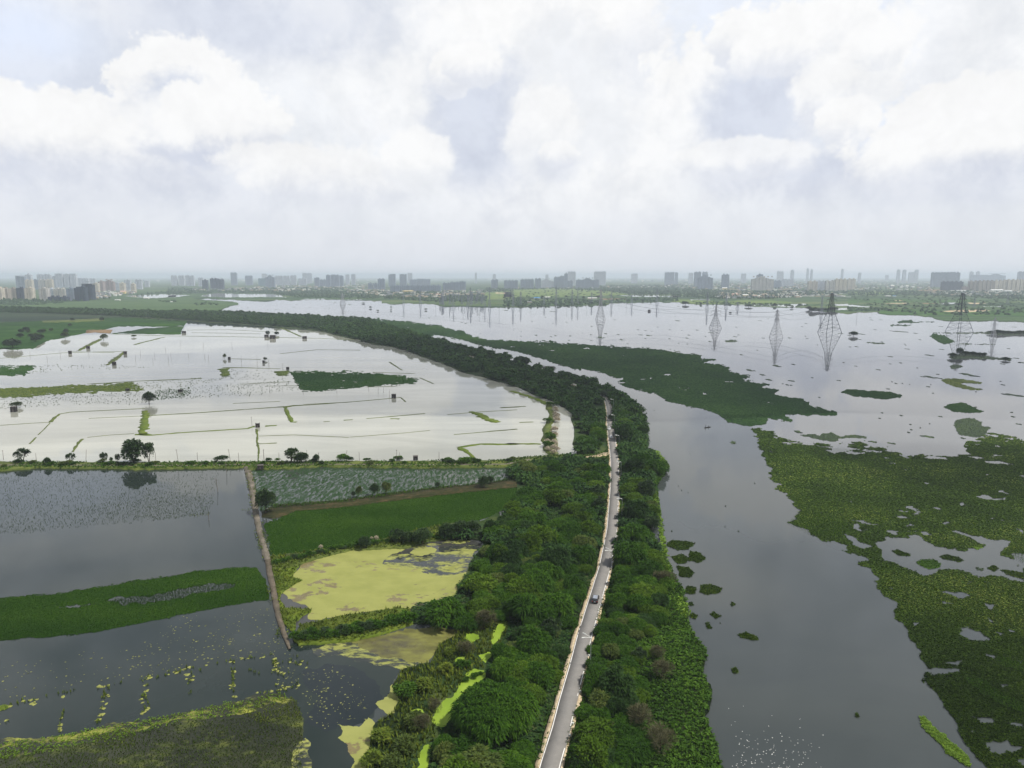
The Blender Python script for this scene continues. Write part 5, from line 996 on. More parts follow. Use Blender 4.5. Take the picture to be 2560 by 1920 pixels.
# trees of the clump on the big lake islands, and along the far causeway
for i, (cr, x, y, wp, hp) in enumerate([('P4', 640, 1370, 150, 95), ('P4', 775, 1330, 120, 160), ('P4', 900, 1330, 160, 90), ('P4', 1050, 1330, 150, 80), ('P4', 1180, 1340, 150, 70), ('P4', 1270, 1350, 90, 80), ('P4', 1690, 1420, 150, 60)]):
    pxx = px1(cr, x, y); mpp = depth_at(pxx[1], .4) / FPX; p = G(pxx, .4); W = wp / 7.9 * mpp; ROUND.at(p[0], p[1], .3, (W / 6, W / 6, hp / 7.9 * mpp / 6), i, 'bushy tree on the long lake island in front of the right pylon', 'trees on the long lake island', 'broadleaf_tree')
for i, (cr, x, y, wp, hp) in enumerate([('P4', 1420, 900, 160, 60), ('P4', 1530, 900, 150, 80), ('P4', 1640, 905, 140, 70), ('P4', 1750, 900, 150, 60), ('P4', 1860, 900, 120, 50), ('P4', 1970, 895, 150, 60), ('P4', 2060, 895, 130, 60)]):
    pxx = px1(cr, x, y); mpp = depth_at(pxx[1], .4) / FPX; p = G(pxx, .4); W = wp / 7.9 * mpp; ROUND.at(p[0], p[1], .3, (W / 6, W / 6, hp / 7.9 * mpp / 6), i, 'bushy tree along the causeway behind the right pylon', 'trees on the causeway behind the right pylon', 'broadleaf_tree')
for i in range(16):
    x = random.uniform(110, 425); y = random.choice([random.uniform(462, 478), random.uniform(500, 528)]); pxx = px1('R1', x, y); p = G(pxx, .3); W = random.uniform(7, 13)
    (ROUND if i % 4 else YROUND).at(p[0], p[1], .3, (W / 6, W / 6, W / 8), i, 'dark rounded tree in the grove at the far left edge of the flooded fields', 'trees of the far left grove', 'broadleaf_tree')
for i in range(12):
    x = 1720 + (i * 41) % 330; y = 575 + (i * 29) % 30 - (x - 1720) * .03; pxx = px1('S5', x, y); p = G(pxx, .4); W = random.uniform(12, 20)
    ROUND.at(p[0], p[1], .3, (W / 6, W / 6, W / 9), i, 'dark rounded tree on the shore beside the tall dark pylon', 'trees on the shore beside the tall dark pylon', 'broadleaf_tree')
# shrubs along the cross bund
for i in range(64):
    t = random.uniform(0, 1); x = -10 + t * 1300; y = np.interp(x, [0, 600, 1270, 1300], [1160, 1154, 1150, 1146]) + random.uniform(-4, 8)
    p = G((x, y), .9); s = random.uniform(.5, 1.4) * (1.0 if i % 6 else 1.5)
    k = (0, 3, 2, 3, 1)[i % 5]; SHR[k].at(p[0], p[1], .75, (s * 1.25, s, s * .8), i, 'low green shrub on the grassy bund across the flooded fields', 'shrubs along the cross bund', 'shrub')
for i in range(26):
    t = i / 25; q = P('R5 290,1590 600,1530 900,1465 1200,1430 1560,1400'); x = np.interp(t, np.linspace(0, 1, 5), [a[0] for a in q]); y = np.interp(t, np.linspace(0, 1, 5), [a[1] for a in q]) + random.uniform(-4, 4)
    p = G((x, y), .9); s = random.uniform(.6, 1.1); SHR[(3, 0, 3, 2)[i % 4]].at(p[0], p[1], .6, (s * 1.2, s, s * .8), i, 'low shrub on the bank between deep green rice and duckweed pond', 'shrubs on the pond bank', 'shrub')
for i in range(24):
    t = i / 23; q = P('Q2 270,720 450,690 620,665 800,630 960,600 1090,570'); x = np.interp(t, np.linspace(0, 1, 6), [a[0] for a in q]); y = np.interp(t, np.linspace(0, 1, 6), [a[1] for a in q]) + random.uniform(-5, 5)
    p = G((x, y), 1.0); s = random.uniform(.9, 1.3); SHR[(0, 2, 3, 0)[i % 4]].at(p[0], p[1], .55, (s * 1.2, s, s * .95), i, 'dark green shrub along the lower bank of the duckweed pond', 'shrubs on the lower pond bank', 'shrub')
# feathery grass plumes on the strip beside the far thicket
tag(sheet('weed_strip', rough(P('T8 480,100 620,140 680,300 640,420 680,560 600,640 620,760 640,900 740,1000 780,1130 760,1260 800,1380 560,1440 460,1360 380,1250 420,1130 330,1050 400,900 370,780 440,640 480,500 540,330 470,240'), 5, 1, 3), .25, M['bund'], skirt=.4), kind='structure')
PLV, PLF = spray_mesh('pl', 170, 1.6, 2.6, 420, 1.1, .13, .35, 6, .1, .5); PLM = mesh_from('plume_grass', PLV, PLF); PLM.materials.append(M['plume'])
for i, (x, y, w_) in enumerate([(710, 250, 120), (715, 305, 110), (700, 380, 110), (770, 410, 100), (740, 480, 140), (750, 545, 150), (690, 740, 100), (690, 800, 150), (700, 930, 130), (670, 1090, 110), (690, 1150, 130), (510, 1100, 130), (520, 1290, 130), (680, 1280, 160), (760, 1300, 120), (660, 1370, 130)]):
    p = G(px1('T8', x, y), .8); s = w_ / 10.37 * depth_at(px1('T8', x, y)[1]) / FPX / 3.2
    o = link('plume_grass', PLM); o.location = (p[0], p[1], .25); o.scale = (s * 1.1, s * 1.1, s); o.rotation_euler = (0, 0, i); tag(o, 'pale feathery plume grass tuft on the weedy strip beside the thicket', 'plume grass', 'plume grass tufts on the weedy strip')
for i, (x, y, s, lb) in enumerate([(640, 1485, .45, 'small white plume tuft on the pond bank, left'), (1078, 1415, .5, 'white plume tuft on the pond bank, right'), (1040, 1410, .3, 'tiny white plume tuft on the pond bank, middle')]):
    p = G(px1('R5', x, y), .8); o = link('plume_grass', PLM); o.location = (p[0], p[1], .6); o.scale = (s, s, s * 1.1); tag(o, lb, 'plume grass')
for cr, x, y in [('T8', 530, 560), ('T8', 560, 950), ('T8', 510, 1180), ('T8', 560, 130), ('T8', 760, 130), ('T8', 600, 1000)]:
    p = G(px1(cr, x, y), 1); SHR[(3, 2)[int(x) % 2]].at(p[0], p[1], .25, (2.2, 2.2, 1.7), x, 'green bush on the weedy strip beside the plume grass', 'bushes on the weedy strip', 'shrub')

# floating weed islands and specks
def island(poly, label, mat='weed', name='weed_island', seed=0, hg=.5, tpl='dome', step=3.2):
    carpet(name, poly, M[mat], z=.02, thick=.3, step=step, rad=1.6, hgt=hg, tpl=tpl, seed=seed, label=label, cat='floating weeds', edge=(4, .8), kind='thing', hmax=.9)
ISL = [('R7 765,255 800,238 880,232 960,240 1040,242 1130,250 1190,262 1250,278 1240,295 1190,300 1140,312 1040,305 940,295 850,280', 'long oval dark green weed island alone in the lake', 'marsh'), ('R7 1580,375 1610,350 1700,338 1760,345 1830,380 1895,405 1870,415 1740,415 1660,410 1620,390', 'dark green wedge shaped weed island above the bushy one', 'marsh'),
    ('R7 1560,155 1610,145 1700,148 1800,160 1880,178 1870,187 1780,182 1700,185 1760,205 1885,232 1860,238 1780,235 1680,215 1620,195', 'forked grassy island with two pale green tongues', 'bund'), ('R7 1655,515 1670,480 1740,460 1800,460 1880,490 1880,520 1960,535 1920,560 1900,600 1830,610 1760,600 1700,590', 'bushy dark island touching the hyacinth cover', 'weed'),
    ('R7 435,590 520,585 600,600 620,580 700,570 715,585 780,605 800,595 880,590 970,605 970,620 850,615 740,620 740,640 690,645 600,630 500,605', 'ragged chain of dark weeds along the hyacinth edge', 'weed'),
    ('P4 190,955 260,890 330,900 480,930 560,980 690,1070 600,1090 520,1105 380,1080 260,1000', 'grassy island left of the right pylon', 'marsh'), ('P4 260,885 600,882 960,880 1200,868 1400,875 1700,860 2100,860 2100,925 1900,930 1560,930 1400,920 1200,893 960,895 600,890', 'long causeway of earth and weeds at the foot of the right pylon', 'weed'),
    ('P4 770,1100 1000,1098 1480,1115 1490,1125 1000,1112 780,1108', 'thin dark weed line in front of the right pylon', 'weed'), ('P4 565,1370 640,1330 740,1310 800,1290 1000,1290 1290,1310 1300,1340 1600,1380 1740,1380 1810,1430 1740,1440 1500,1410 1290,1400 1000,1390 800,1400 640,1410', 'long lake island carrying bushy trees', 'weed'), ('P4 590,1550 680,1510 760,1520 850,1550 780,1580 680,1600 620,1590', 'small dark weed island below the right pylon', 'weed'),
    ('R3 1435,405 1470,395 1520,392 1530,405 1660,402 1660,408 1530,412 1440,412', 'low green strip in the flooded shore at right', 'marsh'), ('R3 1390,425 1440,420 1520,425 1480,432 1400,430', 'small green strip in the flooded shore at right', 'marsh'),
    ('Q3 1205,40 1240,5 1350,5 1420,20 1370,70 1290,75', 'topmost ragged hyacinth raft beside the river bank', 'hyacinth'), ('Q3 1380,80 1450,90 1500,140 1440,165 1370,150', 'right hyacinth raft of the cluster beside the river bank', 'hyacinth'), ('Q3 1240,120 1320,100 1370,130 1350,170 1290,170', 'middle hyacinth raft of the cluster beside the river bank', 'hyacinth'), ('Q3 1285,190 1380,200 1415,240 1380,275 1300,260', 'lowest hyacinth raft of the cluster beside the river bank', 'hyacinth'),
    ('Q3 1450,380 1460,325 1540,325 1620,350 1590,385 1510,400', 'oval hyacinth raft reaching out from the bank', 'hyacinth'), ('Q3 1340,390 1360,335 1430,345 1425,390', 'hyacinth raft pressed to the bank beside the oval one', 'hyacinth'), ('Q3 1375,455 1400,450 1410,475 1380,480', 'tiny hyacinth tuft at the lime plants', 'hyacinth'), ('Q3 1380,560 1400,525 1440,550 1420,575', 'small hyacinth raft below the lime plants', 'hyacinth'),
    ('Q3 1675,470 1690,455 1715,468 1690,484', 'tiny green tuft alone in the river, uppermost', 'hyacinth'), ('Q3 1525,540 1560,520 1610,555 1570,575', 'small round hyacinth raft in the open river', 'hyacinth'), ('Q3 1490,605 1520,600 1540,640 1510,645', 'small hyacinth raft left of the round one in the river', 'hyacinth'), ('Q3 1730,690 1790,670 1840,690 1885,725 1830,730 1770,715', 'elongated hyacinth raft in the middle of the river', 'hyacinth'), ('Q3 1690,940 1712,930 1735,950 1725,970 1700,970', 'single round hyacinth clump low in the river', 'hyacinth'), ('Q4 985,1260 1000,1262 1015,1288 995,1290', 'tiny dark tuft near the river bottom', 'hyacinth'),
    ('Q4 1455,1285 1480,1290 1600,1400 1700,1490 1800,1570 1825,1650 1780,1640 1700,1580 1640,1540 1620,1500 1540,1430 1470,1360', 'long bright yellow green raft beside the hyacinth cover', 'lime'),
    ('Q4 1250,75 1290,70 1385,105 1380,120 1300,110', 'hyacinth raft floating in the big pool, left', 'hyacinth'), ('Q4 1430,160 1470,140 1560,142 1605,170 1600,195 1520,215', 'round green hyacinth raft in the big pool', 'herb'), ('Q4 1595,120 1640,105 1700,115 1780,150 1740,160 1640,140', 'hyacinth raft floating in the big pool, right', 'hyacinth'), ('Q4 1860,200 1910,205 1910,225 1870,218', 'small dark clump in the big pool', 'weed'), ('Q4 1945,200 1990,185 2030,205 1990,230', 'hyacinth raft at the right end of the big pool', 'hyacinth'), ('R7 905,1325 940,1315 975,1330 930,1342', 'tiny raft inside the small pool of the hyacinth', 'hyacinth'), ('R7 1790,1475 1860,1465 1890,1482 1840,1500', 'bright lime raft at the edge of the big pool', 'lime'), ('Q4 2030,215 2100,220 2212,240 2212,290 2130,262', 'broad raft at the right end of the big pool', 'hyacinth'),
    ('R6 1185,345 1235,348 1230,355 1190,353', 'small weed raft off the wooded bank, upper', 'weed'), ('R6 1240,395 1265,388 1295,398 1270,407', 'small weed raft off the wooded bank, lower', 'weed'), ('R6 1975,650 1995,638 2022,655 2000,664', 'small green weed raft in the river beside the hyacinth', 'weed'),
    ('Q1 0,1210 60,1205 60,1225 0,1240', 'small weed island at the left frame edge', 'grass'), ('R3 375,520 440,515 452,525 420,530 380,527', 'flat weed raft between the pale pylons', 'weed'), ('R3 1245,530 1300,532 1360,536 1350,541 1255,536', 'long thin weed raft right of the tall dark pylon', 'weed')]
for i, (s, lb, mt) in enumerate(ISL):
    island(P(s), lb, mt, seed=200 + i, tpl='leaves' if mt in ('hyacinth', 'lime', 'herb') else 'dome', hg=.55)
SPK = [('R3', t) for t in [(203, 455, 20), (292, 472, 32), (85, 398, 24), (405, 350, 14), (444, 437, 14), (592, 398, 20), (150, 486, 18), (438, 496, 26), (458, 485, 16), (612, 505, 18), (89, 535, 10), (143, 541, 12), (870, 493, 10), (1088, 477, 26), (1210, 480, 34), (1455, 465, 80), (1545, 475, 22), (1497, 572, 20), (1625, 610, 38), (1392, 619, 24), (1105, 655, 8), (1022, 614, 12), (685, 675, 50), (792, 665, 18), (530, 702, 50), (605, 730, 26), (640, 760, 36), (785, 768, 36), (1640, 744, 60), (1685, 727, 10), (1862, 730, 80), (2165, 628, 26), (2200, 655, 30), (1705, 434, 18), (1295, 453, 14), (960, 427, 24), (975, 470, 14), (1045, 438, 22), (870, 415, 14), (640, 385, 12)]]
SPK += [('R7', t) for t in [(595, 296, 16), (787, 20, 10), (388, 35, 22), (195, 157, 46), (147, 118, 36), (378, 167, 44), (337, 196, 26), (306, 188, 14), (372, 200, 18), (1533, 114, 18), (2042, 196, 22), (2130, 278, 128), (2125, 448, 26), (2175, 508, 32), (1297, 572, 22), (1453, 606, 104), (1730, 618, 36), (1170, 661, 56), (418, 567, 74), (1020, 647, 70), (1250, 185, 8), (1310, 194, 6), (1475, 194, 6)]]
SPK += [('R2', t) for t in [(1720, 422, 30), (1725, 500, 50), (1430, 342, 46), (1140, 334, 36), (1225, 338, 26), (1190, 455, 8), (1235, 493, 12), (1325, 486, 24), (1420, 496, 20), (1447, 490, 20), (1515, 407, 16), (1535, 491, 20), (1530, 518, 18), (1665, 484, 18), (1668, 520, 14), (1752, 477, 24), (1833, 483, 22), (1855, 515, 34), (1890, 540, 14), (1952, 453, 14), (1970, 485, 30), (2020, 488, 40), (2000, 508, 12), (2145, 508, 16), (1670, 432, 10), (2195, 398, 30), (1385, 377, 12), (1300, 400, 16), (820, 382, 14), (895, 414, 18), (945, 353, 14), (980, 337, 10), (610, 382, 10), (670, 380, 20), (180, 300, 36), (90, 287, 18), (30, 322, 10), (985, 478, 8), (2075, 437, 12), (1200, 363, 10)]]
SPK += [('S2', t) for t in [(1005, 549, 24), (930, 547, 10), (1250, 575, 26), (1355, 574, 28), (1395, 575, 18), (1615, 507, 28), (1785, 490, 34), (1580, 541, 34), (1640, 540, 22), (1785, 548, 24), (1930, 532, 30), (1990, 530, 14), (2030, 562, 22), (1995, 592, 14), (2100, 487, 50), (2080, 498, 18)]]
SPK += [('R6', t) for t in [(1315, 420, 16), (1190, 338, 10), (872, 133, 10), (1592, 1030, 9), (1568, 995, 6), (1515, 1353, 14), (1940, 1155, 12), (1935, 1316, 9), (2042, 1355, 14), (2170, 975, 10), (1645, 1046, 6), (1375, 398, 6), (1660, 742, 5)]]
SPK += [('Q3', t) for t in [(1602, 607, 10), (1390, 462, 26), (1380, 632, 30)]]
g = np.random.default_rng(66); MP = rough(MARSH, 40, 0); M2P = M2_OUT; n_ = 0
LK = P('R2 600,320 1300,325 2212,300 R3 800,350 1300,380 1700,420 2212,430 2212,700 R7 2100,560 1700,420 1300,600 900,600 600,420 R3 800,760 500,650 250,560 R2 2100,540 1500,500 1000,470 700,380')
while n_ < 85:
    q = g.uniform([1040, 765], [2555, 1130]); r_ = g.uniform()
    if not inside([q], LK)[0] or inside([q], MP)[0] or inside([q], M2P)[0]: continue
    SPK.append(('F', (q[0], q[1], float(g.choice([3, 4, 5.5, 8])))) ); n_ += 1
WV = [clumps(np.array([[math.cos(a) * b, math.sin(a) * b, 0] for a, b in np.random.default_rng(300 + i).uniform(0, 1, (9, 2)) * [6.28, .8]]), .32, .14, 'dome', .2, i) for i in range(4)]
WM = []
for i, (V, F) in enumerate(WV):
    me = mesh_from('weed_clump', V, F); me.materials.append(M['weed']); WM.append(me)
for i, (cr, (x, y, wz)) in enumerate(SPK):
    pxx = px1(cr, x, y); p = G(pxx, .02); s = wz / CROPS[cr][2] * depth_at(pxx[1]) / FPX / 2.0; asp = .30 * math.hypot(p[0], p[1], CAM_H) / CAM_H
    o = link('weed_clump', WM[i % 4]); o.location = p; o.scale = (s, s * min(asp, 2.4), 2.6)
    fr = cr in ('R6', 'Q3'); tag(o, 'small dark weed clump floating in the river' if fr else 'small dark weed clump floating on the open lake', 'floating weeds', 'weed clumps in the river' if fr else 'weed clumps on the open lake')
# white litter and foam on the near river
g = np.random.default_rng(44); pts = np.concatenate([P('Q4 %d,%d' % (x, y)) for x, y in np.c_[g.normal(330, 190, 150), 1665 - np.abs(g.normal(0, 150, 150))] if 60 < x < 980])
V, F = clumps(GA(pts, .02), .075, .03, 'dome', .3, 5); tag(link('floating_litter', mesh_from('floating_litter', V, F), M['foam']), 'scattered white flecks of litter and foam on the near river', 'litter', kind='stuff')

# grass creeping over the verges
g = np.random.default_rng(71); rows = []
for sgn, a, b, num in ((-1, 2.5, 3.9, 2600), (1, 2.1, 3.4, 3400)):
    i = (g.uniform(0, 1, num) ** 1.3 * 300).astype(int); o = g.uniform(a, b, num); A = offs(RCs, 0); T = np.gradient(RCs, axis=0); T /= np.linalg.norm(T, axis=1)[:, None]
    rows.append(np.c_[RCs[i, 0] + sgn * T[i, 1] * o + g.normal(0, .6, num) * T[i, 0], RCs[i, 1] - sgn * T[i, 0] * o + g.normal(0, .6, num) * T[i, 1], np.full(num, .95)])
Q = np.concatenate(rows); Q = Q[fbm(Q, .22, 15) > .47]
V, F = clumps(Q, .42, .5, 'blades', .25, 16); tag(link('verge_grass', mesh_from('verge_grass', V, F), M['herb']), 'ragged grass creeping over the sandy road verges', 'grass', kind='stuff')

g = np.random.default_rng(73); W = GA(TRK + P('Q1 1958,220 1985,330 2005,450 2025,540 2045,610 2075,700'), .45); rows = []
for a, b in zip(W[:-1], W[1:]):
    n = int(np.linalg.norm(b - a) * 5); t = g.uniform(0, 1, n)[:, None]; d = (b - a) / np.linalg.norm(b - a); nn = np.array([-d[1], d[0], 0])
    rows.append(a + (b - a) * t + nn * (g.choice([-1, 1], n) * g.uniform(.7, 2.1, n))[:, None])
Q = np.concatenate(rows); Q = Q[fbm(Q, .18, 17) > .5]
V, F = clumps(Q, .45, .45, 'blades', .25, 18); tag(link('track_grass', mesh_from('track_grass', V, F), M['grass']), 'tufts of grass and weeds edging the dirt track', 'grass', kind='stuff')

# ================================================================== CITY
def facade(name, wall, dark, fh=3.2, bay=4.2):
    """painted wall with rows of window openings and bays with the shade of recessed shafts in their colour"""
    m, t, out = new_mat(name); g = t.new('ShaderNodeNewGeometry'); tc = t.new('ShaderNodeTexCoord')
    s = t.new('ShaderNodeSeparateXYZ'); t.l.new(tc.outputs['Object'], s.inputs[0])
    u = t.m('ADD', s.outputs[0], s.outputs[1])
    fx = t.m('FRACT', t.m('DIVIDE', u, bay)); fz = t.m('FRACT', t.m('DIVIDE', s.outputs[2], fh))
    wx = t.m('MULTIPLY', t.m('GREATER_THAN', fx, .28), t.m('LESS_THAN', fx, .74)); wz = t.m('MULTIPLY', t.m('GREATER_THAN', fz, .3), t.m('LESS_THAN', fz, .8))
    sn = t.new('ShaderNodeSeparateXYZ'); t.l.new(g.outputs['Normal'], sn.inputs[0])
    side = t.m('LESS_THAN', t.m('ABSOLUTE', sn.outputs[2]), .5)
    k = t.m('MULTIPLY', t.m('MULTIPLY', wx, wz), side)
    bay2 = t.m('MULTIPLY', t.m('GREATER_THAN', t.m('FRACT', t.m('DIVIDE', u, bay * 3)), .62), side)  # bands where the wall tone is lowered to paint recess shade
    n = t.mr(t.noise(tc.outputs['Object'], .06, 4, .6), .3, .7, .85, 1.12)
    wc = t.mix(t.m('MULTIPLY', bay2, .45), wall, tuple(x * .55 for x in wall))
    vm = t.new('ShaderNodeVectorMath', operation='SCALE'); t.l.new(wc, vm.inputs[0]); t.l.new(n, vm.inputs['Scale'])
    c = t.mix(t.m('MULTIPLY', k, .85), vm.outputs[0], dark)
    b = t.new('ShaderNodeBsdfPrincipled'); t.l.new(c, b.inputs['Base Color']); b.inputs['Roughness'].default_value = .8; b.inputs['Specular IOR Level'].default_value = .2
    t.l.new(b.outputs[0], out.inputs[0]); return m
TONE = {'pale': ((.50, .54, .60), (.10, .11, .13)), 'cream': ((.55, .51, .43), (.12, .11, .10)), 'grey': ((.24, .29, .36), (.06, .065, .075)), 'navy': ((.05, .07, .10), (.02, .024, .03)),  # distant walls made paler and bluer, with haze mixed into their colour
        'striped': ((.50, .49, .46), (.035, .04, .055)), 'pink': ((.36, .29, .28), (.09, .08, .08)), 'teal': ((.14, .24, .27), (.05, .08, .09)), 'brown': ((.34, .31, .27), (.07, .06, .055))}
TM = {k: facade('facade_' + k, *v) for k, v in TONE.items()}
TN = {'pale': 'pale grey', 'cream': 'cream', 'grey': 'dull grey', 'navy': 'dark blue grey', 'striped': 'white striped', 'pink': 'pinkish', 'teal': 'teal', 'brown': 'brownish'}
ORD = ['first', 'second', 'third', 'fourth', 'fifth', 'sixth', 'seventh', 'eighth', 'ninth', 'tenth', 'eleventh', 'twelfth', 'thirteenth', 'fourteenth']
ZF = .5
def tower(cr, x0, x1, yt, yb, tone, label, style=0, dist=None, seed=0, group=None):
    g = np.random.default_rng(seed); a = px1(cr, x0, yt); b = px1(cr, x1, yb)
    if dist is None: Yd = depth_at(b[1], ZF)
    else: Yd = dist
    mpp = Yd / FPX; base = ray((a[0] + b[0]) / 2, 700.0); gx = (a[0] + b[0] - 2 * CX) / 2 * mpp; W = (b[0] - a[0]) * mpp
    # height so that the top stands at its place above the horizon
    zt = CAM_H - (a[1] - HOR) * mpp * math.cos(PITCH) ; H = max(9, zt - ZF)
    gy = Yd / math.cos(PITCH) - CAM_H * math.tan(PITCH) * 0
    e = empty('apartment_tower' if H > 30 else 'apartment_block', (gx, gy, ZF), 0, label, 'building', group)
    Dp = min(W, 24) * g.uniform(.8, 1.1); wl = MB(); nb = max(1, int(round(W / 13)))
    for i in range(nb):
        w_ = W / nb; cx = -W / 2 + w_ * (i + .5); off = (1.8 if i % 2 else 0); hh = H * (1 - (g.uniform(0, .05) if nb > 1 else 0))
        if style == 2 and nb > 2: hh = H * (.80 + .2 * math.exp(-((i - nb * .4) / (nb * .28)) ** 2))
        wl.box((cx, off, hh / 2), (w_ * (.86 if nb > 1 else 1), Dp, hh))
        if nb > 1: wl.box((cx, 1.6 + off, hh * .49), (w_ * 1.001, Dp * .72, hh * .98))
    link('wall', wl.mesh('wall'), TM[tone], e)
    rf = MB()
    for i in range(max(1, nb // 2)):
        cx = -W / 2 + W * (i + .5) / max(1, nb // 2) + g.uniform(-2, 2)
        if style == 1: rf.box((0, 0, H + 1.0), (W * 1.08, Dp * 1.05, 2.2)); break
        link('roof_block', MB().box((cx, 1, H * .985 + 2.2), (min(W * .5, 7), Dp * .5, 4.6 + H * .03)).mesh('roof_block'), TM[tone], e)
    if rf.v: link('roof', rf.mesh('roof'), TM[tone], e)
    if style in (3, 1) and H > 50:
        cm = MB(); cm.bar((2, 0, H), (2, 0, H + 14), .35); cm.bar((-8, 0, H + 12), (14, 0, H + 12), .3); link('crane', cm.mesh('crane'), M['steel_dark'], e)
    return e
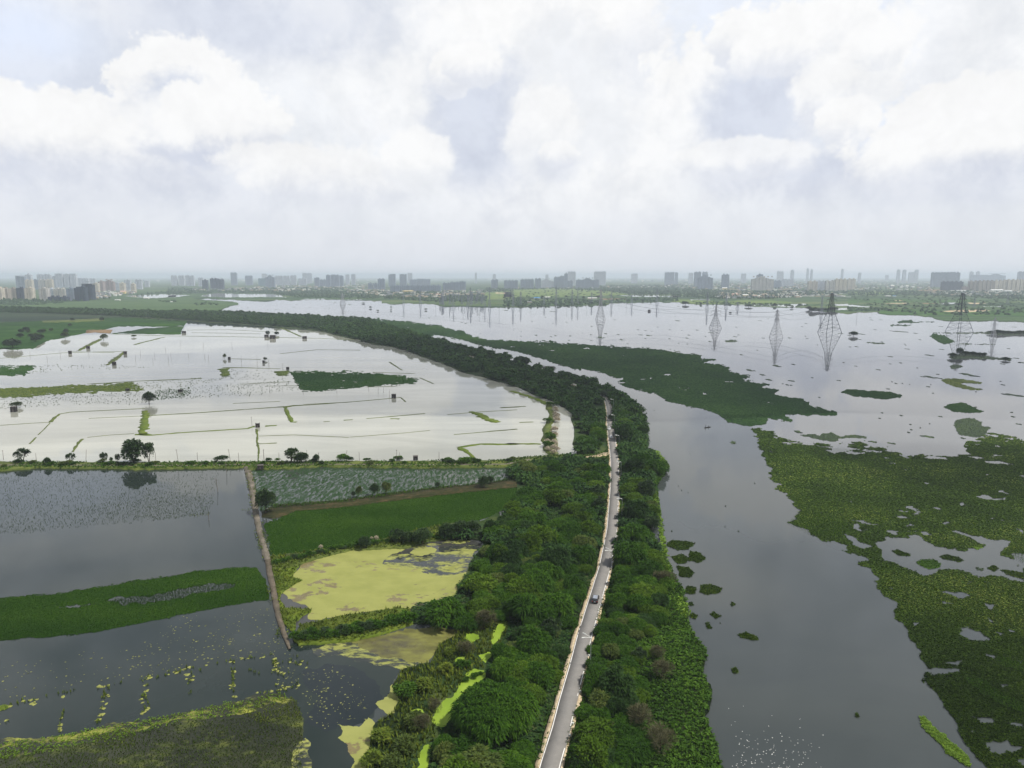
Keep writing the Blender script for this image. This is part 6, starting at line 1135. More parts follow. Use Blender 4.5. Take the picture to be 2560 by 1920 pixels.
CITY = [
 ('behind the far left towers', [('S1', 325, 400, 125, 330, 'pale', 0), ('S1', 470, 640, 128, 300, 'pale', 0), ('S1', 655, 700, 155, 300, 'pale', 0), ('S1', 698, 790, 122, 300, 'pale', 1), ('S1', 808, 870, 122, 300, 'pale', 0), ('S1', 885, 960, 122, 300, 'pale', 1), ('S1', 970, 1110, 178, 292, 'pale', 0), ('S1', 1115, 1200, 182, 285, 'pale', 0)]),
 ('of the middle far left row', [('S1', 205, 318, 150, 335, 'grey', 1), ('S1', 318, 402, 200, 335, 'cream', 0), ('S1', 402, 474, 195, 325, 'grey', 0), ('S1', 480, 570, 195, 325, 'striped', 0), ('S1', 572, 655, 195, 325, 'cream', 0)]),
 ('of the front far left row', [('S1', -60, 22, 300, 452, 'cream', 0), ('S1', 24, 95, 305, 450, 'brown', 0), ('S1', 95, 205, 305, 440, 'brown', 0), ('S1', 207, 298, 300, 440, 'navy', 0), ('S1', 300, 405, 300, 445, 'cream', 0), ('S1', 485, 590, 305, 465, 'striped', 0), ('S1', 592, 668, 310, 425, 'pale', 0), ('S1', 670, 815, 308, 425, 'striped', 0), ('S1', 592, 822, 412, 465, 'navy', 0), ('S1', 832, 928, 305, 462, 'grey', 0), ('S1', 930, 985, 300, 462, 'navy', 0), ('S1', 987, 1070, 285, 466, 'navy', 0), ('S1', 1035, 1165, 255, 452, 'navy', 1)]),
 ('right of the dark far left towers', [('S1', 1168, 1232, 240, 350, 'cream', 0), ('S1', 1235, 1300, 215, 345, 'pink', 0), ('S1', 1302, 1430, 197, 340, 'pink', 2), ('S1', 1432, 1500, 230, 332, 'pale', 0), ('S1', 1502, 1560, 238, 352, 'cream', 0), ('S1', 1562, 1640, 200, 340, 'pale', 0), ('S1', 1642, 1690, 245, 348, 'cream', 0), ('S1', 1692, 1780, 195, 320, 'pale', 0), ('S1', 1812, 1870, 210, 292, 'pale', 0)]),
 ('of the pale group beside two dark blocks', [('S2', 40, 110, 142, 272, 'pale', 0), ('S2', 132, 205, 142, 272, 'pale', 0), ('S2', 222, 275, 140, 275, 'pale', 0), ('S2', 282, 328, 145, 275, 'pale', 0), ('S2', 380, 440, 172, 282, 'pale', 0)]),
 ('of the dark trio beyond the marsh', [('S2', 430, 495, 198, 312, 'navy', 0), ('S2', 530, 612, 180, 315, 'navy', 3), ('S2', 614, 695, 190, 315, 'navy', 3)]),
 ('above the left end of the lake', [('S2', 790, 868, 105, 268, 'grey', 3), ('S2', 970, 1060, 145, 266, 'grey', 0), ('S2', 1135, 1222, 182, 272, 'teal', 0), ('S2', 1224, 1340, 140, 296, 'grey', 2), ('S2', 1342, 1440, 145, 266, 'pale', 0), ('S2', 1450, 1525, 145, 266, 'pale', 0), ('S2', 1540, 1612, 140, 266, 'pale', 0), ('S2', 1640, 1740, 182, 268, 'pale', 0)]),
 ('above the left lake shore', [('S2', 1840, 1900, 170, 287, 'grey', 0), ('S2', 1902, 1985, 195, 282, 'grey', 0), ('S2', 1987, 2040, 136, 290, 'grey', 0), ('S2', 2042, 2150, 134, 287, 'grey', 0), ('S2', 2152, 2202, 145, 282, 'grey', 0), ('S3', 46, 95, 145, 268, 'grey', 0), ('S3', 120, 168, 133, 258, 'pale', 1), ('S3', 192, 245, 130, 262, 'pale', 1)]),
 ('around the twin towers', [('S3', 400, 455, 240, 316, 'grey', 0), ('S3', 465, 523, 240, 316, 'grey', 0), ('S3', 525, 612, 185, 322, 'grey', 0), ('S3', 660, 748, 127, 284, 'grey', 1), ('S3', 800, 888, 127, 280, 'grey', 1), ('S3', 925, 1010, 195, 274, 'grey', 0), ('S3', 1012, 1100, 188, 274, 'grey', 0), ('S3', 1102, 1185, 190, 274, 'grey', 0)]),
 ('of the low row below the twin towers', [('S3', 680, 800, 266, 346, 'grey', 0), ('S3', 802, 930, 268, 346, 'grey', 0), ('S3', 932, 1060, 266, 346, 'grey', 0), ('S3', 1062, 1190, 268, 346, 'grey', 0), ('S3', 1192, 1320, 268, 346, 'grey', 0)]),
 ('above the mast cluster', [('S3', 1340, 1430, 238, 332, 'grey', 0), ('S3', 1432, 1550, 226, 332, 'grey', 0), ('S3', 1552, 1630, 216, 332, 'grey', 0), ('S3', 1950, 2035, 195, 312, 'grey', 0)]),
 ('of the middle skyline', [('S4', 0, 175, 204, 316, 'grey', 0), ('S4', 207, 375, 190, 312, 'grey', 0), ('S4', 390, 465, 181, 307, 'grey', 0), ('S4', 470, 590, 187, 302, 'pale', 2), ('S4', 592, 625, 215, 302, 'pale', 0), ('S4', 628, 700, 160, 302, 'grey', 0), ('S4', 702, 755, 148, 302, 'grey', 0), ('S4', 757, 800, 112, 300, 'grey', 0), ('S4', 770, 865, 207, 306, 'grey', 0), ('S4', 802, 900, 92, 272, 'pale', 0)]),
 ('right of the middle skyline', [('S4', 905, 975, 196, 307, 'grey', 0), ('S4', 977, 1130, 176, 307, 'grey', 2), ('S4', 1132, 1195, 196, 307, 'grey', 0), ('S4', 1130, 1280, 92, 268, 'pale', 0)]),
 ('standing apart right of centre', [('S4', 2020, 2140, 100, 262, 'grey', 0), ('S4', 2148, 2185, 105, 258, 'grey', 0), ('S5', 280, 362, 98, 282, 'grey', 0), ('S5', 330, 515, 140, 317, 'grey', 2), ('S5', 380, 445, 98, 262, 'grey', 0), ('S5', 628, 718, 128, 307, 'grey', 0)]),
 ('around the white ribbed block', [('S5', 1003, 1280, 160, 332, 'striped', 2), ('S5', 1068, 1140, 128, 318, 'grey', 3), ('S5', 1282, 1370, 207, 302, 'grey', 0), ('S5', 1382, 1530, 192, 284, 'pale', 0)]),
 ('of the pale row above the big pylon', [('S5', 1715, 1828, 216, 337, 'cream', 0), ('S5', 1830, 1933, 214, 337, 'pale', 0), ('S5', 1935, 2048, 210, 341, 'striped', 0), ('S5', 2050, 2200, 190, 341, 'cream', 0), ('S6', 0, 95, 186, 322, 'cream', 0)]),
 ('at the right end of the skyline', [('S6', 470, 510, 140, 205, 'navy', 0), ('S6', 1050, 1230, 105, 292, 'grey', 0), ('S6', 1232, 1400, 103, 292, 'grey', 0), ('S6', 1185, 1450, 220, 332, 'navy', 0), ('S6', 1545, 1760, 138, 244, 'grey', 0), ('S6', 1762, 1980, 122, 244, 'grey', 2), ('S6', 2130, 2260, 95, 240, 'navy', 0)]),
 ('of the cream row at the right edge', [('S6', 1450, 1530, 285, 337, 'pink', 0), ('S6', 1530, 1640, 215, 337, 'brown', 0), ('S6', 1642, 1845, 210, 342, 'brown', 0), ('S6', 1847, 2000, 205, 342, 'cream', 0), ('S6', 2002, 2110, 198, 342, 'cream', 0), ('S6', 2112, 2260, 198, 342, 'cream', 0)])]
sd = 0
for desc, lst in CITY:
    for i, (cr, x0, x1, yt, yb, tn, stl) in enumerate(lst):
        sd += 1; tower(cr, x0, x1, yt, yb, tn, f'{TN[tn]} block, {ORD[i]} from left {desc}', stl, None, sd)
for i, (cr, x0, x1, yt) in enumerate([('S3', 1745, 1770, 105), ('S3', 1970, 2010, 125), ('S5', 1690, 1715, 55), ('S5', 1740, 1765, 65), ('S5', 1320, 1400, 88), ('S5', 1490, 1530, 72), ('S5', 2125, 2150, 62), ('S6', 612, 650, 68), ('S6', 685, 725, 72), ('S6', 760, 830, 102), ('S6', 835, 880, 72), ('S6', 1530, 1570, 92), ('S6', 1610, 1650, 92), ('S2', 1690, 1750, 112), ('S2', 1752, 1810, 112), ('S3', 900, 960, 110), ('S4', 1600, 1680, 120), ('S5', 210, 265, 110), ('S4', 520, 560, 130), ('S2', 1180, 1240, 120), ('S5', 870, 930, 120), ('S6', 130, 160, 110)]):
    tower(cr, x0, x1, yt, 0, 'pale', 'faint tower block dissolving in the haze on the skyline', 0, 9500, 500 + i, 'faint towers on the skyline')
# low town, too many and too small to count: one mass of houses and one of trees on the far plain
g = np.random.default_rng(77); B = MB(); n = 0
HM = {c: plain('house_' + c, v, .85, .2) for c, v in (('white', (.62, .61, .57)), ('grey', (.25, .26, .28)), ('tan', (.42, .34, .26)))}
hb = {c: MB() for c in HM}
def town(poly, num, zlo=4, zhi=11, hm=('white', 'grey', 'tan'), wsz=(8, 26)):
    A = np.array(poly); lo, hi = A.min(0), A.max(0); k = 0
    while k < num:
        q = g.uniform(lo, hi)
        if not inside([q], poly)[0]: continue
        p = G(q, ZF); h = g.uniform(zlo, zhi); hb[hm[int(g.integers(len(hm)))]].box((p[0], p[1], ZF + h / 2), (g.uniform(*wsz), g.uniform(8, 16), h), g.uniform(-.4, .4)); k += 1
town(P('S1 1180,350 1700,330 1700,370 1400,420 1200,440'), 70); town(P('S2 300,300 700,320 1400,270 2200,285 2200,320 1500,350 700,340 300,340'), 190)
town(P('S3 0,230 400,230 600,330 1300,350 1700,390 1200,430 600,400 0,350'), 260, 3, 8); town(P('S3 1300,330 1900,330 1900,380 1500,400 1300,390'), 80, 3, 7); town(P('S4 0,300 2200,270 2200,300 1200,310 0,318'), 110)
town(P('S5 0,240 2200,240 2200,330 1500,330 1000,345 0,300'), 330, 4, 12); town(P('S5 560,365 1250,350 1680,350 1680,420 1200,430 700,435 560,420'), 170, 3, 8); town(P('S5 1250,340 2212,350 2212,420 1700,410 1300,400'), 90, 3, 7); town(P('S6 0,220 1050,220 1050,330 400,330 0,340'), 160); town(P('S6 1000,340 2212,345 2212,400 1500,400 1000,380'), 110, 3, 7)
town(P('S3 1700,160 2212,150 S4 2212,150 S5 2212,165 S6 2212,170 2212,215 0,225 S5 0,225 S4 0,215 S3 300,215 S2 0,220 S1 1200,215 1900,180'), 620, 10, 30, ('grey', 'grey', 'white'), (20, 60))
for c in HM: tag(link('distant_houses', hb[c].mesh('distant_houses'), HM[c]), f'hazy mass of small {c} houses in the far town', 'houses', kind='stuff')
tp = []
M['far_tree'] = surf('far_tree_foliage', [(0, (.016, .034, .020)), (1, (.045, .08, .035))], .01, 4, .95, .1, island=.5)
def wood(poly, num, lo_=5, hi_=10):
    A = np.array(poly); lo, hi = A.min(0), A.max(0); Q = g.uniform(lo, hi, (num * 3, 2)); Q = Q[inside(Q, poly)][:num]; W = GA(Q, ZF)
    dep = (W - np.array([0, 0, CAM_H])) @ FWD; tp.append(clumps(W, np.maximum(5, dep / FPX * 2.6), g.uniform(lo_, hi_, len(W)), 'dome', .25, int(num)))
wood(P('S1 0,455 1200,440 1500,430 1700,400 2212,330 2212,370 1900,380 1500,425 1000,470 0,475'), 500); wood(P('S2 0,290 600,320 1300,300 2212,290 2212,430 1600,420 1300,365 700,365 300,370 0,385'), 1500, 4, 9)
wood(P('S3 0,340 700,350 1400,340 1900,400 1900,470 1300,480 700,440 0,430'), 1100, 4, 8); wood(P('S3 1900,300 2212,310 2212,345 1850,350'), 120); wood(P('S4 0,310 900,300 1300,270 2212,265 2212,390 1600,385 1200,340 600,320 0,325'), 1200, 5, 11)
wood(P('S4 0,430 500,430 1000,450 1300,470 1300,515 700,530 0,540'), 420, 3, 7); wood(P('S5 0,300 1000,345 1700,330 2212,345 2212,370 1700,400 1200,440 500,440 0,400'), 1300, 5, 10); wood(P('S5 100,480 300,500 900,520 1300,530 1700,540 1700,520 1000,490 300,470'), 130, 2, 5)
wood(P('S6 0,330 1000,340 2212,340 2212,450 1500,420 800,400 0,400'), 900, 4, 9); wood(P('S5 0,200 2212,190 S6 0,190 2212,220 2212,330 0,330 S5 2212,330 0,300'), 1100, 5, 12); wood(P('S6 0,400 2212,400 2212,640 900,640 300,590'), 420, 2, 6); wood(P('S4 0,330 2212,330 2212,480 0,480'), 300, 2, 6); wood(P('S6 0,545 400,560 400,590 150,600 0,610'), 60, 2, 5); wood(P('S4 1300,430 2212,425 2212,470 1300,480'), 160, 2, 6); wood(P('S1 0,470 900,480 400,520 0,525'), 130, 3, 6); wood(P('S2 330,490 680,490 660,515 350,520'), 22, 3, 6); wood(P('S1 2000,465 2212,462 2212,480 2000,480'), 22, 3, 6)
V, F = join_arrays(tp); tag(link('distant_trees', mesh_from('distant_trees', V, F), M['far_tree']), 'hazy mass of trees between the lake and the far town', 'trees', kind='stuff')
# a few sheds and houses one can tell apart on the far plain
def shed(cr, x, y, wpx, hpx, wall, roof, label, name='shed'):
    q = px1(cr, x, y); p = G(q, ZF); mpp = depth_at(q[1], ZF) / FPX; W = wpx / CROPS[cr][2] * mpp; H = hpx / CROPS[cr][2] * mpp
    e = empty(name, (p[0], p[1], ZF), 0, label, 'house' if name == 'house' else 'shed'); D = min(W * .6, 18)
    link('wall', MB().box((0, 0, H * .35), (W, D, H * .7)).mesh('wall'), wall, e)
    link('roof', MB().prism([(-D * .56, H * .7), (0, H), (D * .56, H * .7)], W * 1.04).mesh('roof'), roof, e); return e
M['blue_roof'] = plain('blue_sheet_roof', (.03, .22, .50), .5, .4); M['white_roof'] = plain('white_sheet_roof', (.72, .72, .70), .5, .4)
M['yellow_wall'] = plain('yellow_wall', (.60, .48, .22), .85, .2); M['pink_wall'] = plain('pinkish_wall', (.55, .36, .30), .85, .2)
for a in [('S4', 415, 445, 75, 28, HM['white'], M['blue_roof'], 'bright blue roofed shed on the far bank'), ('S4', 545, 432, 70, 22, HM['grey'], M['white_roof'], 'pale roofed shed right of the blue one'), ('S4', 160, 490, 50, 14, HM['white'], M['white_roof'], 'small white shed on the point below the blue shed'), ('S4', 305, 487, 90, 18, HM['tan'], HM['grey'], 'long low shed on the point below the blue shed'),
          ('S4', 1110, 438, 110, 18, HM['white'], M['white_roof'], 'long white shed by the soil strip on the far bank'), ('S3', 905, 355, 130, 22, M['yellow_wall'], M['yellow_wall'], 'yellowish long building below the twin tall blocks'), ('S3', 1290, 395, 70, 18, HM['white'], M['pink_wall'], 'white building with a reddish roof beside the mast cluster'),
          ('S5', 790, 400, 70, 30, M['pink_wall'], M['pink_wall'], 'pinkish house in the village left of the big pylon'), ('S5', 920, 415, 70, 34, M['yellow_wall'], HM['white'], 'pale yellow house in the village left of the big pylon'), ('S5', 1040, 415, 60, 28, M['pink_wall'], HM['tan'], 'tan house in the middle of the village'), ('S5', 1165, 398, 60, 24, M['pink_wall'], HM['tan'], 'pinkish house at the right of the village'), ('S5', 1090, 425, 30, 30, HM['white'], HM['white'], 'narrow white house at the right of the village'), ('S5', 660, 322, 60, 28, M['yellow_wall'], HM['white'], 'yellow house below the lone grey tower'),
          ('S6', 1865, 345, 150, 26, M['white_roof'], M['white_roof'], 'large white domed hall below the cream row'), ('S6', 2010, 350, 90, 18, M['white_roof'], M['white_roof'], 'smaller white hall right of the domed one'), ('S6', 1420, 342, 110, 14, M['white_roof'], M['white_roof'], 'long white hall below the dark block at right'), ('S6', 740, 300, 30, 34, HM['white'], HM['white'], 'white house in the far town at right, tallest'), ('S6', 665, 305, 30, 24, HM['white'], HM['white'], 'white house left of the tallest one at right'), ('S6', 555, 300, 44, 34, HM['grey'], HM['white'], 'pale greenish house in the far town at right'), ('S6', 815, 295, 34, 14, HM['white'], M['white_roof'], 'low white house right of the tallest one'), ('S6', 500, 408, 60, 14, HM['white'], M['white_roof'], 'white shed in the green fields at right'), ('S6', 580, 410, 40, 14, HM['white'], M['blue_roof'], 'small shed beside the white one in green fields'), ('S6', 170, 330, 24, 22, HM['white'], HM['tan'], 'small pale pointed house above the pylon line'), ('S6', 580, 347, 34, 12, HM['tan'], HM['white'], 'tiny pale house in the right green fields'),
          ('S1', 1480, 458, 60, 14, HM['white'], M['white_roof'], 'white shed at the rim of the far left meadow'), ('S1', 1840, 436, 60, 20, HM['white'], M['white_roof'], 'white shed beside the far left pools'), ('S1', 1185, 375, 26, 30, HM['white'], HM['white'], 'white house at the foot of the dark tower group'), ('S1', 1550, 372, 60, 36, M['yellow_wall'], M['pink_wall'], 'cream house in the far left town'), ('S1', 160, 420, 130, 16, HM['grey'], M['white_roof'], 'long low white building before the far left blocks'), ('S2', 1180, 252, 100, 14, HM['grey'], M['white_roof'], 'pale long roof below the teal block'), ('S2', 1355, 295, 20, 36, HM['white'], HM['white'], 'small white temple spire in the far town'), ('S2', 880, 312, 100, 12, HM['grey'], M['white_roof'], 'long white shed in the far town below the skyline tower'), ('S2', 45, 480, 26, 12, HM['white'], M['white_roof'], 'small white hut in the far left meadow')]:
    shed(*a, name='house' if 'house' in a[7] else 'shed')

# ================================================================== PYLONS AND LINES
def pylon_parts(bh, wh, wz, H, arms, leg=.42, br=.2):
    """bh base half width, wh waist half width at height wz, arms [(z, half length)]"""
    def half(z): return bh + (wh - bh) * z / wz if z < wz else wh * (1 - .72 * (z - wz) / (H - wz))
    legs = []
    for sx_ in (-1, 1):
        for sy_ in (-1, 1):
            m = MB(); zs = [0, wz, H]
            for a, b in zip(zs[:-1], zs[1:]): m.bar((sx_ * half(a), sy_ * half(a), a - .8 * (a == 0)), (sx_ * half(b), sy_ * half(b), b), leg, leg * .75)
            legs.append(m)
    lat = MB(); zs = list(np.linspace(0, wz, 6)) + list(np.linspace(wz, H, 8))[1:]
    cs = ((-1, -1), (1, -1), (1, 1), (-1, 1))
    for a, b in zip(zs[:-1], zs[1:]):
        for k in range(4):
            c0, c1 = cs[k], cs[(k + 1) % 4]; p = lambda c, z: (c[0] * half(z), c[1] * half(z), z)
            lat.bar(p(c0, b), p(c1, b), br, br, 3); lat.bar(p(c0, a), p(c1, b), br * .85, br * .85, 3); lat.bar(p(c1, a), p(c0, b), br * .85, br * .85, 3)
    am = []
    for z, L in arms:
        m = MB(); h = half(z)
        for s in (-1, 1):
            for y in (-h, h): m.bar((s * h, y, z), (s * L, 0, z + .4), br * 1.3, br * 1.1, 4); m.bar((s * h, y, z + 2.4), (s * L, 0, z + .4), br * 1.2, br, 4)
            m.bar((s * L, 0, z + .4), (s * L, 0, z - 3.0), br * 1.1, br * 1.1, 5)
            for t in (.35, .7): m.bar((s * (h + (L - h) * t), 0, z + .1), (s * (h + (L - h) * t), 0, z + 2.4 * (1 - t)), br * .8, br * .8, 3)
        am.append(m)
    return legs, lat, am
def pylon(q, geo, mat, label, rz=.11, z=0.0):
    p = G(q, z); e = empty('pylon', (p[0], p[1], z), rz, label, 'pylon'); legs, lat, am = pylon_parts(*geo)
    for m in legs: link('leg', m.mesh('leg'), mat, e)
    link('lattice', lat.mesh('lattice'), mat, e)
    for m in am: link('cross_arm', m.mesh('cross_arm'), mat, e)
    return e, p
PY = {}
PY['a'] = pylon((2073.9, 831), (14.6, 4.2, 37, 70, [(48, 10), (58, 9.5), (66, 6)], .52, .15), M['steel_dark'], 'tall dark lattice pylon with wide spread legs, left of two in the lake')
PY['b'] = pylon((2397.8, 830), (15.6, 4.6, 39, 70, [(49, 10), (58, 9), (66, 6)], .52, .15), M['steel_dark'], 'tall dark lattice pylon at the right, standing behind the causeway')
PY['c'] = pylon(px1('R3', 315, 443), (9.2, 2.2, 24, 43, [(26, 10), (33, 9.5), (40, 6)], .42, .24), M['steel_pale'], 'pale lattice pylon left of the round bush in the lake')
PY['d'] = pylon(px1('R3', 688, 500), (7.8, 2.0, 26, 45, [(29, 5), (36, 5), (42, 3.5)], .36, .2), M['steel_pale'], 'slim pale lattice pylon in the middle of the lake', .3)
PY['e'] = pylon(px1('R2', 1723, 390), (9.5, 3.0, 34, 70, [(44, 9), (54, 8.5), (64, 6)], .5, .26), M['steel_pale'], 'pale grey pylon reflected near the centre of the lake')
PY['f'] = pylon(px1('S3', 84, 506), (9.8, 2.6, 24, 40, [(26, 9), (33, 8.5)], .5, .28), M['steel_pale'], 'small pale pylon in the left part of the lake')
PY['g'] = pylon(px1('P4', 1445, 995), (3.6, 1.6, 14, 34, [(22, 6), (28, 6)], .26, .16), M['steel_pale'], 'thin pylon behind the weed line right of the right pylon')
PY['h'] = pylon(px1('S5', 1318, 645), (5.5, 2, 20, 30, [(21, 6), (26, 6)], .34, .2), M['steel_pale'], 'short pale mast right of the ribbed white block', .3) if False else None
legs, lat, am = pylon_parts(4.2, 1.6, 20, 46, [(28, 7), (35, 7), (42, 4.5)], .32, .15)
MM = MB()
for m in legs + [lat] + am: MM.add(m.v, m.f)
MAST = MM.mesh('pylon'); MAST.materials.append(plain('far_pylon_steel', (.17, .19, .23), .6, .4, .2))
thin = MB(); thin.bar((0, 0, -1), (0, 0, 44), .35, .2, 5)
for z in (30, 36, 41): thin.bar((-4.5, 0, z), (4.5, 0, z), .25, .25, 4)
THIN = thin.mesh('mast'); THIN.materials.append(MAST.materials[0])
FARP = [('S3', 365, 545, 46), ('S3', 848, 500, 50), ('S3', 1060, 500, 48), ('S3', 1250, 508, 52), ('S3', 1350, 520, 30), ('S3', 1475, 535, 50), ('S3', 1600, 535, 44), ('S3', 1655, 540, 40), ('S3', 1690, 520, 60), ('S3', 1800, 545, 48), ('S3', 1870, 545, 46), ('S3', 1930, 545, 64), ('S3', 2050, 545, 56),
        ('S4', 112, 540, 56), ('S4', 210, 535, 48), ('S4', 340, 535, 34), ('S4', 505, 520, 34), ('S4', 655, 525, 66), ('S4', 790, 520, 40), ('S4', 855, 515, 52), ('S4', 925, 515, 52), ('S4', 1040, 510, 40), ('S4', 1100, 500, 40), ('S4', 1350, 500, 46), ('S4', 1540, 498, 44), ('S4', 1605, 492, 46), ('S4', 1920, 490, 54), ('S4', 1945, 495, 40),
        ('S5', 440, 560, 50), ('S5', 680, 540, 44), ('S5', 985, 540, 40), ('S5', 822, 560, 20), ('P3', 420, 500, 44), ('P3', 1130, 480, 40), ('S6', 2000, 500, 40), ('S6', 1585, 545, 30), ('S5', 1320, 640, 40)]
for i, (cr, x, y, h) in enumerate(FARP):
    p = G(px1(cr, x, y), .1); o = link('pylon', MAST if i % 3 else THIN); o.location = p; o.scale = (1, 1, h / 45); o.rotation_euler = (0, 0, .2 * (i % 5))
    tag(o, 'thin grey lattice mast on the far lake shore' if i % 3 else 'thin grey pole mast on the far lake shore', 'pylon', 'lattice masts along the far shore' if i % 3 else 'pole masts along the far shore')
g = np.random.default_rng(12)
for i in range(34):    # switchyard on the point of land
    x = g.uniform(1290, 1900); y = g.uniform(440, 515) ; p = G(px1('S3', x, y), .5); o = link('pylon', MAST); o.location = p; o.scale = (.7, .7, g.uniform(.45, 1.0)); o.rotation_euler = (0, 0, g.uniform(0, 3))
    tag(o, 'grey steel gantry mast crowded on the point of the far shore', 'pylon', 'gantry masts on the point of the far shore')
M['wire'] = plain('power_cable', (.16, .17, .19), .5, .4, .3)
def wire(p, q, sag, label, r=.11):
    m = MB(); pts = []
    for i in range(17):
        t = i / 16; pts.append((p[0] + (q[0] - p[0]) * t, p[1] + (q[1] - p[1]) * t, p[2] + (q[2] - p[2]) * t - sag * 4 * t * (1 - t)))
    m.chain(pts, [r] * 17, 4); o = m.build('power_cable', M['wire']); tag(o, label, 'cable', 'power cables over the lake')
def arm_pt(k, z, x): p = PY[k][1]; return (p[0] + x, p[1], p[2] + z)
for a, b, za, zb, xa, xb, ds in [('a', 'b', 55, 55, 8, -8, 'between the two tall dark pylons'), ('c', 'a', 30, 46, 8, -8, 'between the pale left pylon and the tall dark one'), ('e', 'c', 42, 30, 7, -7, 'between the two pale pylons'), ('d', 'a', 33, 46, 4, -8, 'between the slim pale pylon and the tall dark one'), ('e', 'd', 50, 33, 7, -4, 'between the central pale pylon and the slim one'), ('f', 'e', 24, 42, 7, -7, 'running left from the central pale pylon')]:
    for dz in (0, 8):
        wire(arm_pt(a, za + dz, xa), arm_pt(b, zb + dz, xb), 12, 'thin cable sagging ' + ds, .2)
for za in (46, 55): wire(arm_pt('b', za, 8), (PY['b'][1][0] + 420, PY['b'][1][1] - 60, za), 12, 'thin cable running right from the right pylon')

# ================================================================== HUTS AND POLES
def hut(q, w_, h_, label, z=.05, rz=.15, roof=0):
    p = G(q, z); e = empty('pump_house', (p[0], p[1], z - .1), rz, label, 'pump house'); t = .18
    wl = MB(); d = w_ * .9
    wl.box((0, d / 2, h_ / 2), (w_, t, h_)); wl.box((-w_ / 2, 0, h_ / 2), (t, d - t, h_)); wl.box((w_ / 2, 0, h_ / 2), (t, d - t, h_))
    wl.box((-w_ * .32, -d / 2, h_ / 2), (w_ * .36 - .01, t, h_)); wl.box((w_ * .32, -d / 2, h_ / 2), (w_ * .36 - .01, t, h_)); wl.box((0, -d / 2, h_ * .87), (w_ * .28, t, h_ * .26))
    link('wall', wl.mesh('wall'), M['brick_dark'], e)
    link('door', MB().box((0, -d / 2 + .05, h_ * .37), (w_ * .27, .06, h_ * .73)).mesh('door'), M['roof_slab'], e)
    if roof == 0: rm = MB().box((0, 0, h_ + .1), (w_ + .35, d + .35, .2))
    else: rm = MB(); [rm.box((x, y, h_ + .2), (.3, .3, .4)) for x in (-w_ / 2, w_ / 2) for y in (-d / 2, d / 2)]
    link('roof' if roof == 0 else 'corner_posts', rm.mesh('roof'), M['roof_slab'] if roof == 0 else M['brick_dark'], e); return e
for i, (cr, x, y, wz, hz_, rf, lb) in enumerate([('R1', 431, 601, 16, 20, 0, 'small dark pump house, leftmost in the far flood water'), ('R1', 542, 569, 18, 18, 0, 'small dark pump house at the end of the short bund'), ('R1', 770, 604, 18, 20, 0, 'dark pump house at the top of the slanting bund'), ('R1', 702, 670, 20, 22, 0, 'dark pump house at the bottom of the slanting bund'), ('R1', 1409, 637, 14, 18, 0, 'small dark pump house right of the bush with a pole'), ('R1', 1620, 658, 14, 18, 0, 'small dark pump house beside the little round bush'), ('R1', 1768, 697, 16, 16, 0, 'dark pump house at the corner of the big rice field'),
    ('R1', 1676, 508, 34, 24, 0, 'wide dark hut on the far bund'), ('R1', 1638, 500, 26, 18, 0, 'dark hut left of the wide one on the far bund'), ('R1', 1130, 474, 22, 14, 0, 'low dark hut at the corner of the far green field'), ('R1', 1872, 508, 26, 16, 0, 'dark hut at the right of the far bund'), ('R4', 111, 408, 42, 44, 0, 'dark pump house in front of the yellowish bush at left'), ('R4', 1008, 242, 26, 18, 0, 'dark hut at the end of the yellow green strip'), ('R4', 1425, 250, 32, 18, 0, 'low dark hut in the dark weed bed'),
    ('R5', 140, 530, 32, 32, 1, 'roofless dark pump house with corner posts near the track end'), ('R5', 1215, 300, 34, 34, 0, 'square dark pump house at the end of the long bund'), ('R5', 1387, 788, 38, 34, 0, 'dark reddish hut on the cross bund'), ('R5', 162, 858, 46, 32, 0, 'dark hut below the bund beside the dirt track'), ('S4', 1825, 596, 34, 24, 0, 'dark square hut alone in the lake')]):
    q = px1(cr, x, y); k = depth_at(q[1]) / FPX / CROPS[cr][2]; hut(q, wz * k * .88, hz_ * k * .9, lb, .8 if 'bund' in lb and cr == 'R5' and y > 700 else .1, .12 * (i % 3), rf)
for k_, (cr, x, y, yt, lean) in enumerate([('R4', 28, 785, 710, 0), ('R4', 288, 800, 735, 0), ('R4', 678, 800, 705, 12), ('R4', 1408, 800, 703, -8), ('R4', 1562, 800, 728, 0), ('R4', 1232, 800, 728, 0), ('R4', 1820, 800, 703, -8), ('R4', 1887, 800, 730, 0), ('R4', 2085, 790, 703, 0), ('R5', 190, 790, 703, 0), ('R5', 310, 800, 728, 0), ('R5', 531, 800, 706, 0), ('R5', 623, 800, 728, 0), ('R5', 828, 795, 710, 22), ('R5', 943, 795, 726, 0), ('R5', 1239, 800, 706, 0), ('R5', 1263, 800, 728, 0), ('R5', 1573, 795, 724, 0), ('R4', 1722, 1040, 930, -8), ('R4', 1792, 900, 810, -5), ('R4', 1650, 1265, 1205, 0), ('R4', 1992, 520, 445, -4)]):
    z = .7 if 780 < y < 810 else .05; q = px1(cr, x, y); p = G(q, z); h = (y - yt) / CROPS[cr][2] * depth_at(q[1], z) / FPX
    m = MB(); m.bar((0, 0, -.3), (lean / 90 * h, 0, h), .12, .08, 6)
    if k_ % 3 == 0: m.bar((lean / 90 * h - .5, 0, h - .4), (lean / 90 * h + .5, 0, h - .4), .06, .06, 4)
    o = m.build('utility_pole', M['pole_wood']); o.location = p
    lb = 'leaning thin pole on the cross bund' if abs(lean) > 10 else 'thin upright pole standing along the cross bund' if 780 < y < 810 else 'bare pole standing in the drowned field beside the dirt track'
    tag(o, lb, 'pole', 'poles along the cross bund' if 780 < y < 810 else 'poles in the drowned field')
g = np.random.default_rng(31)
PM = MB().bar((0, 0, -.3), (.05, 0, 6), .12, .07, 5).mesh('pole'); PM.materials.append(M['pole_wood'])
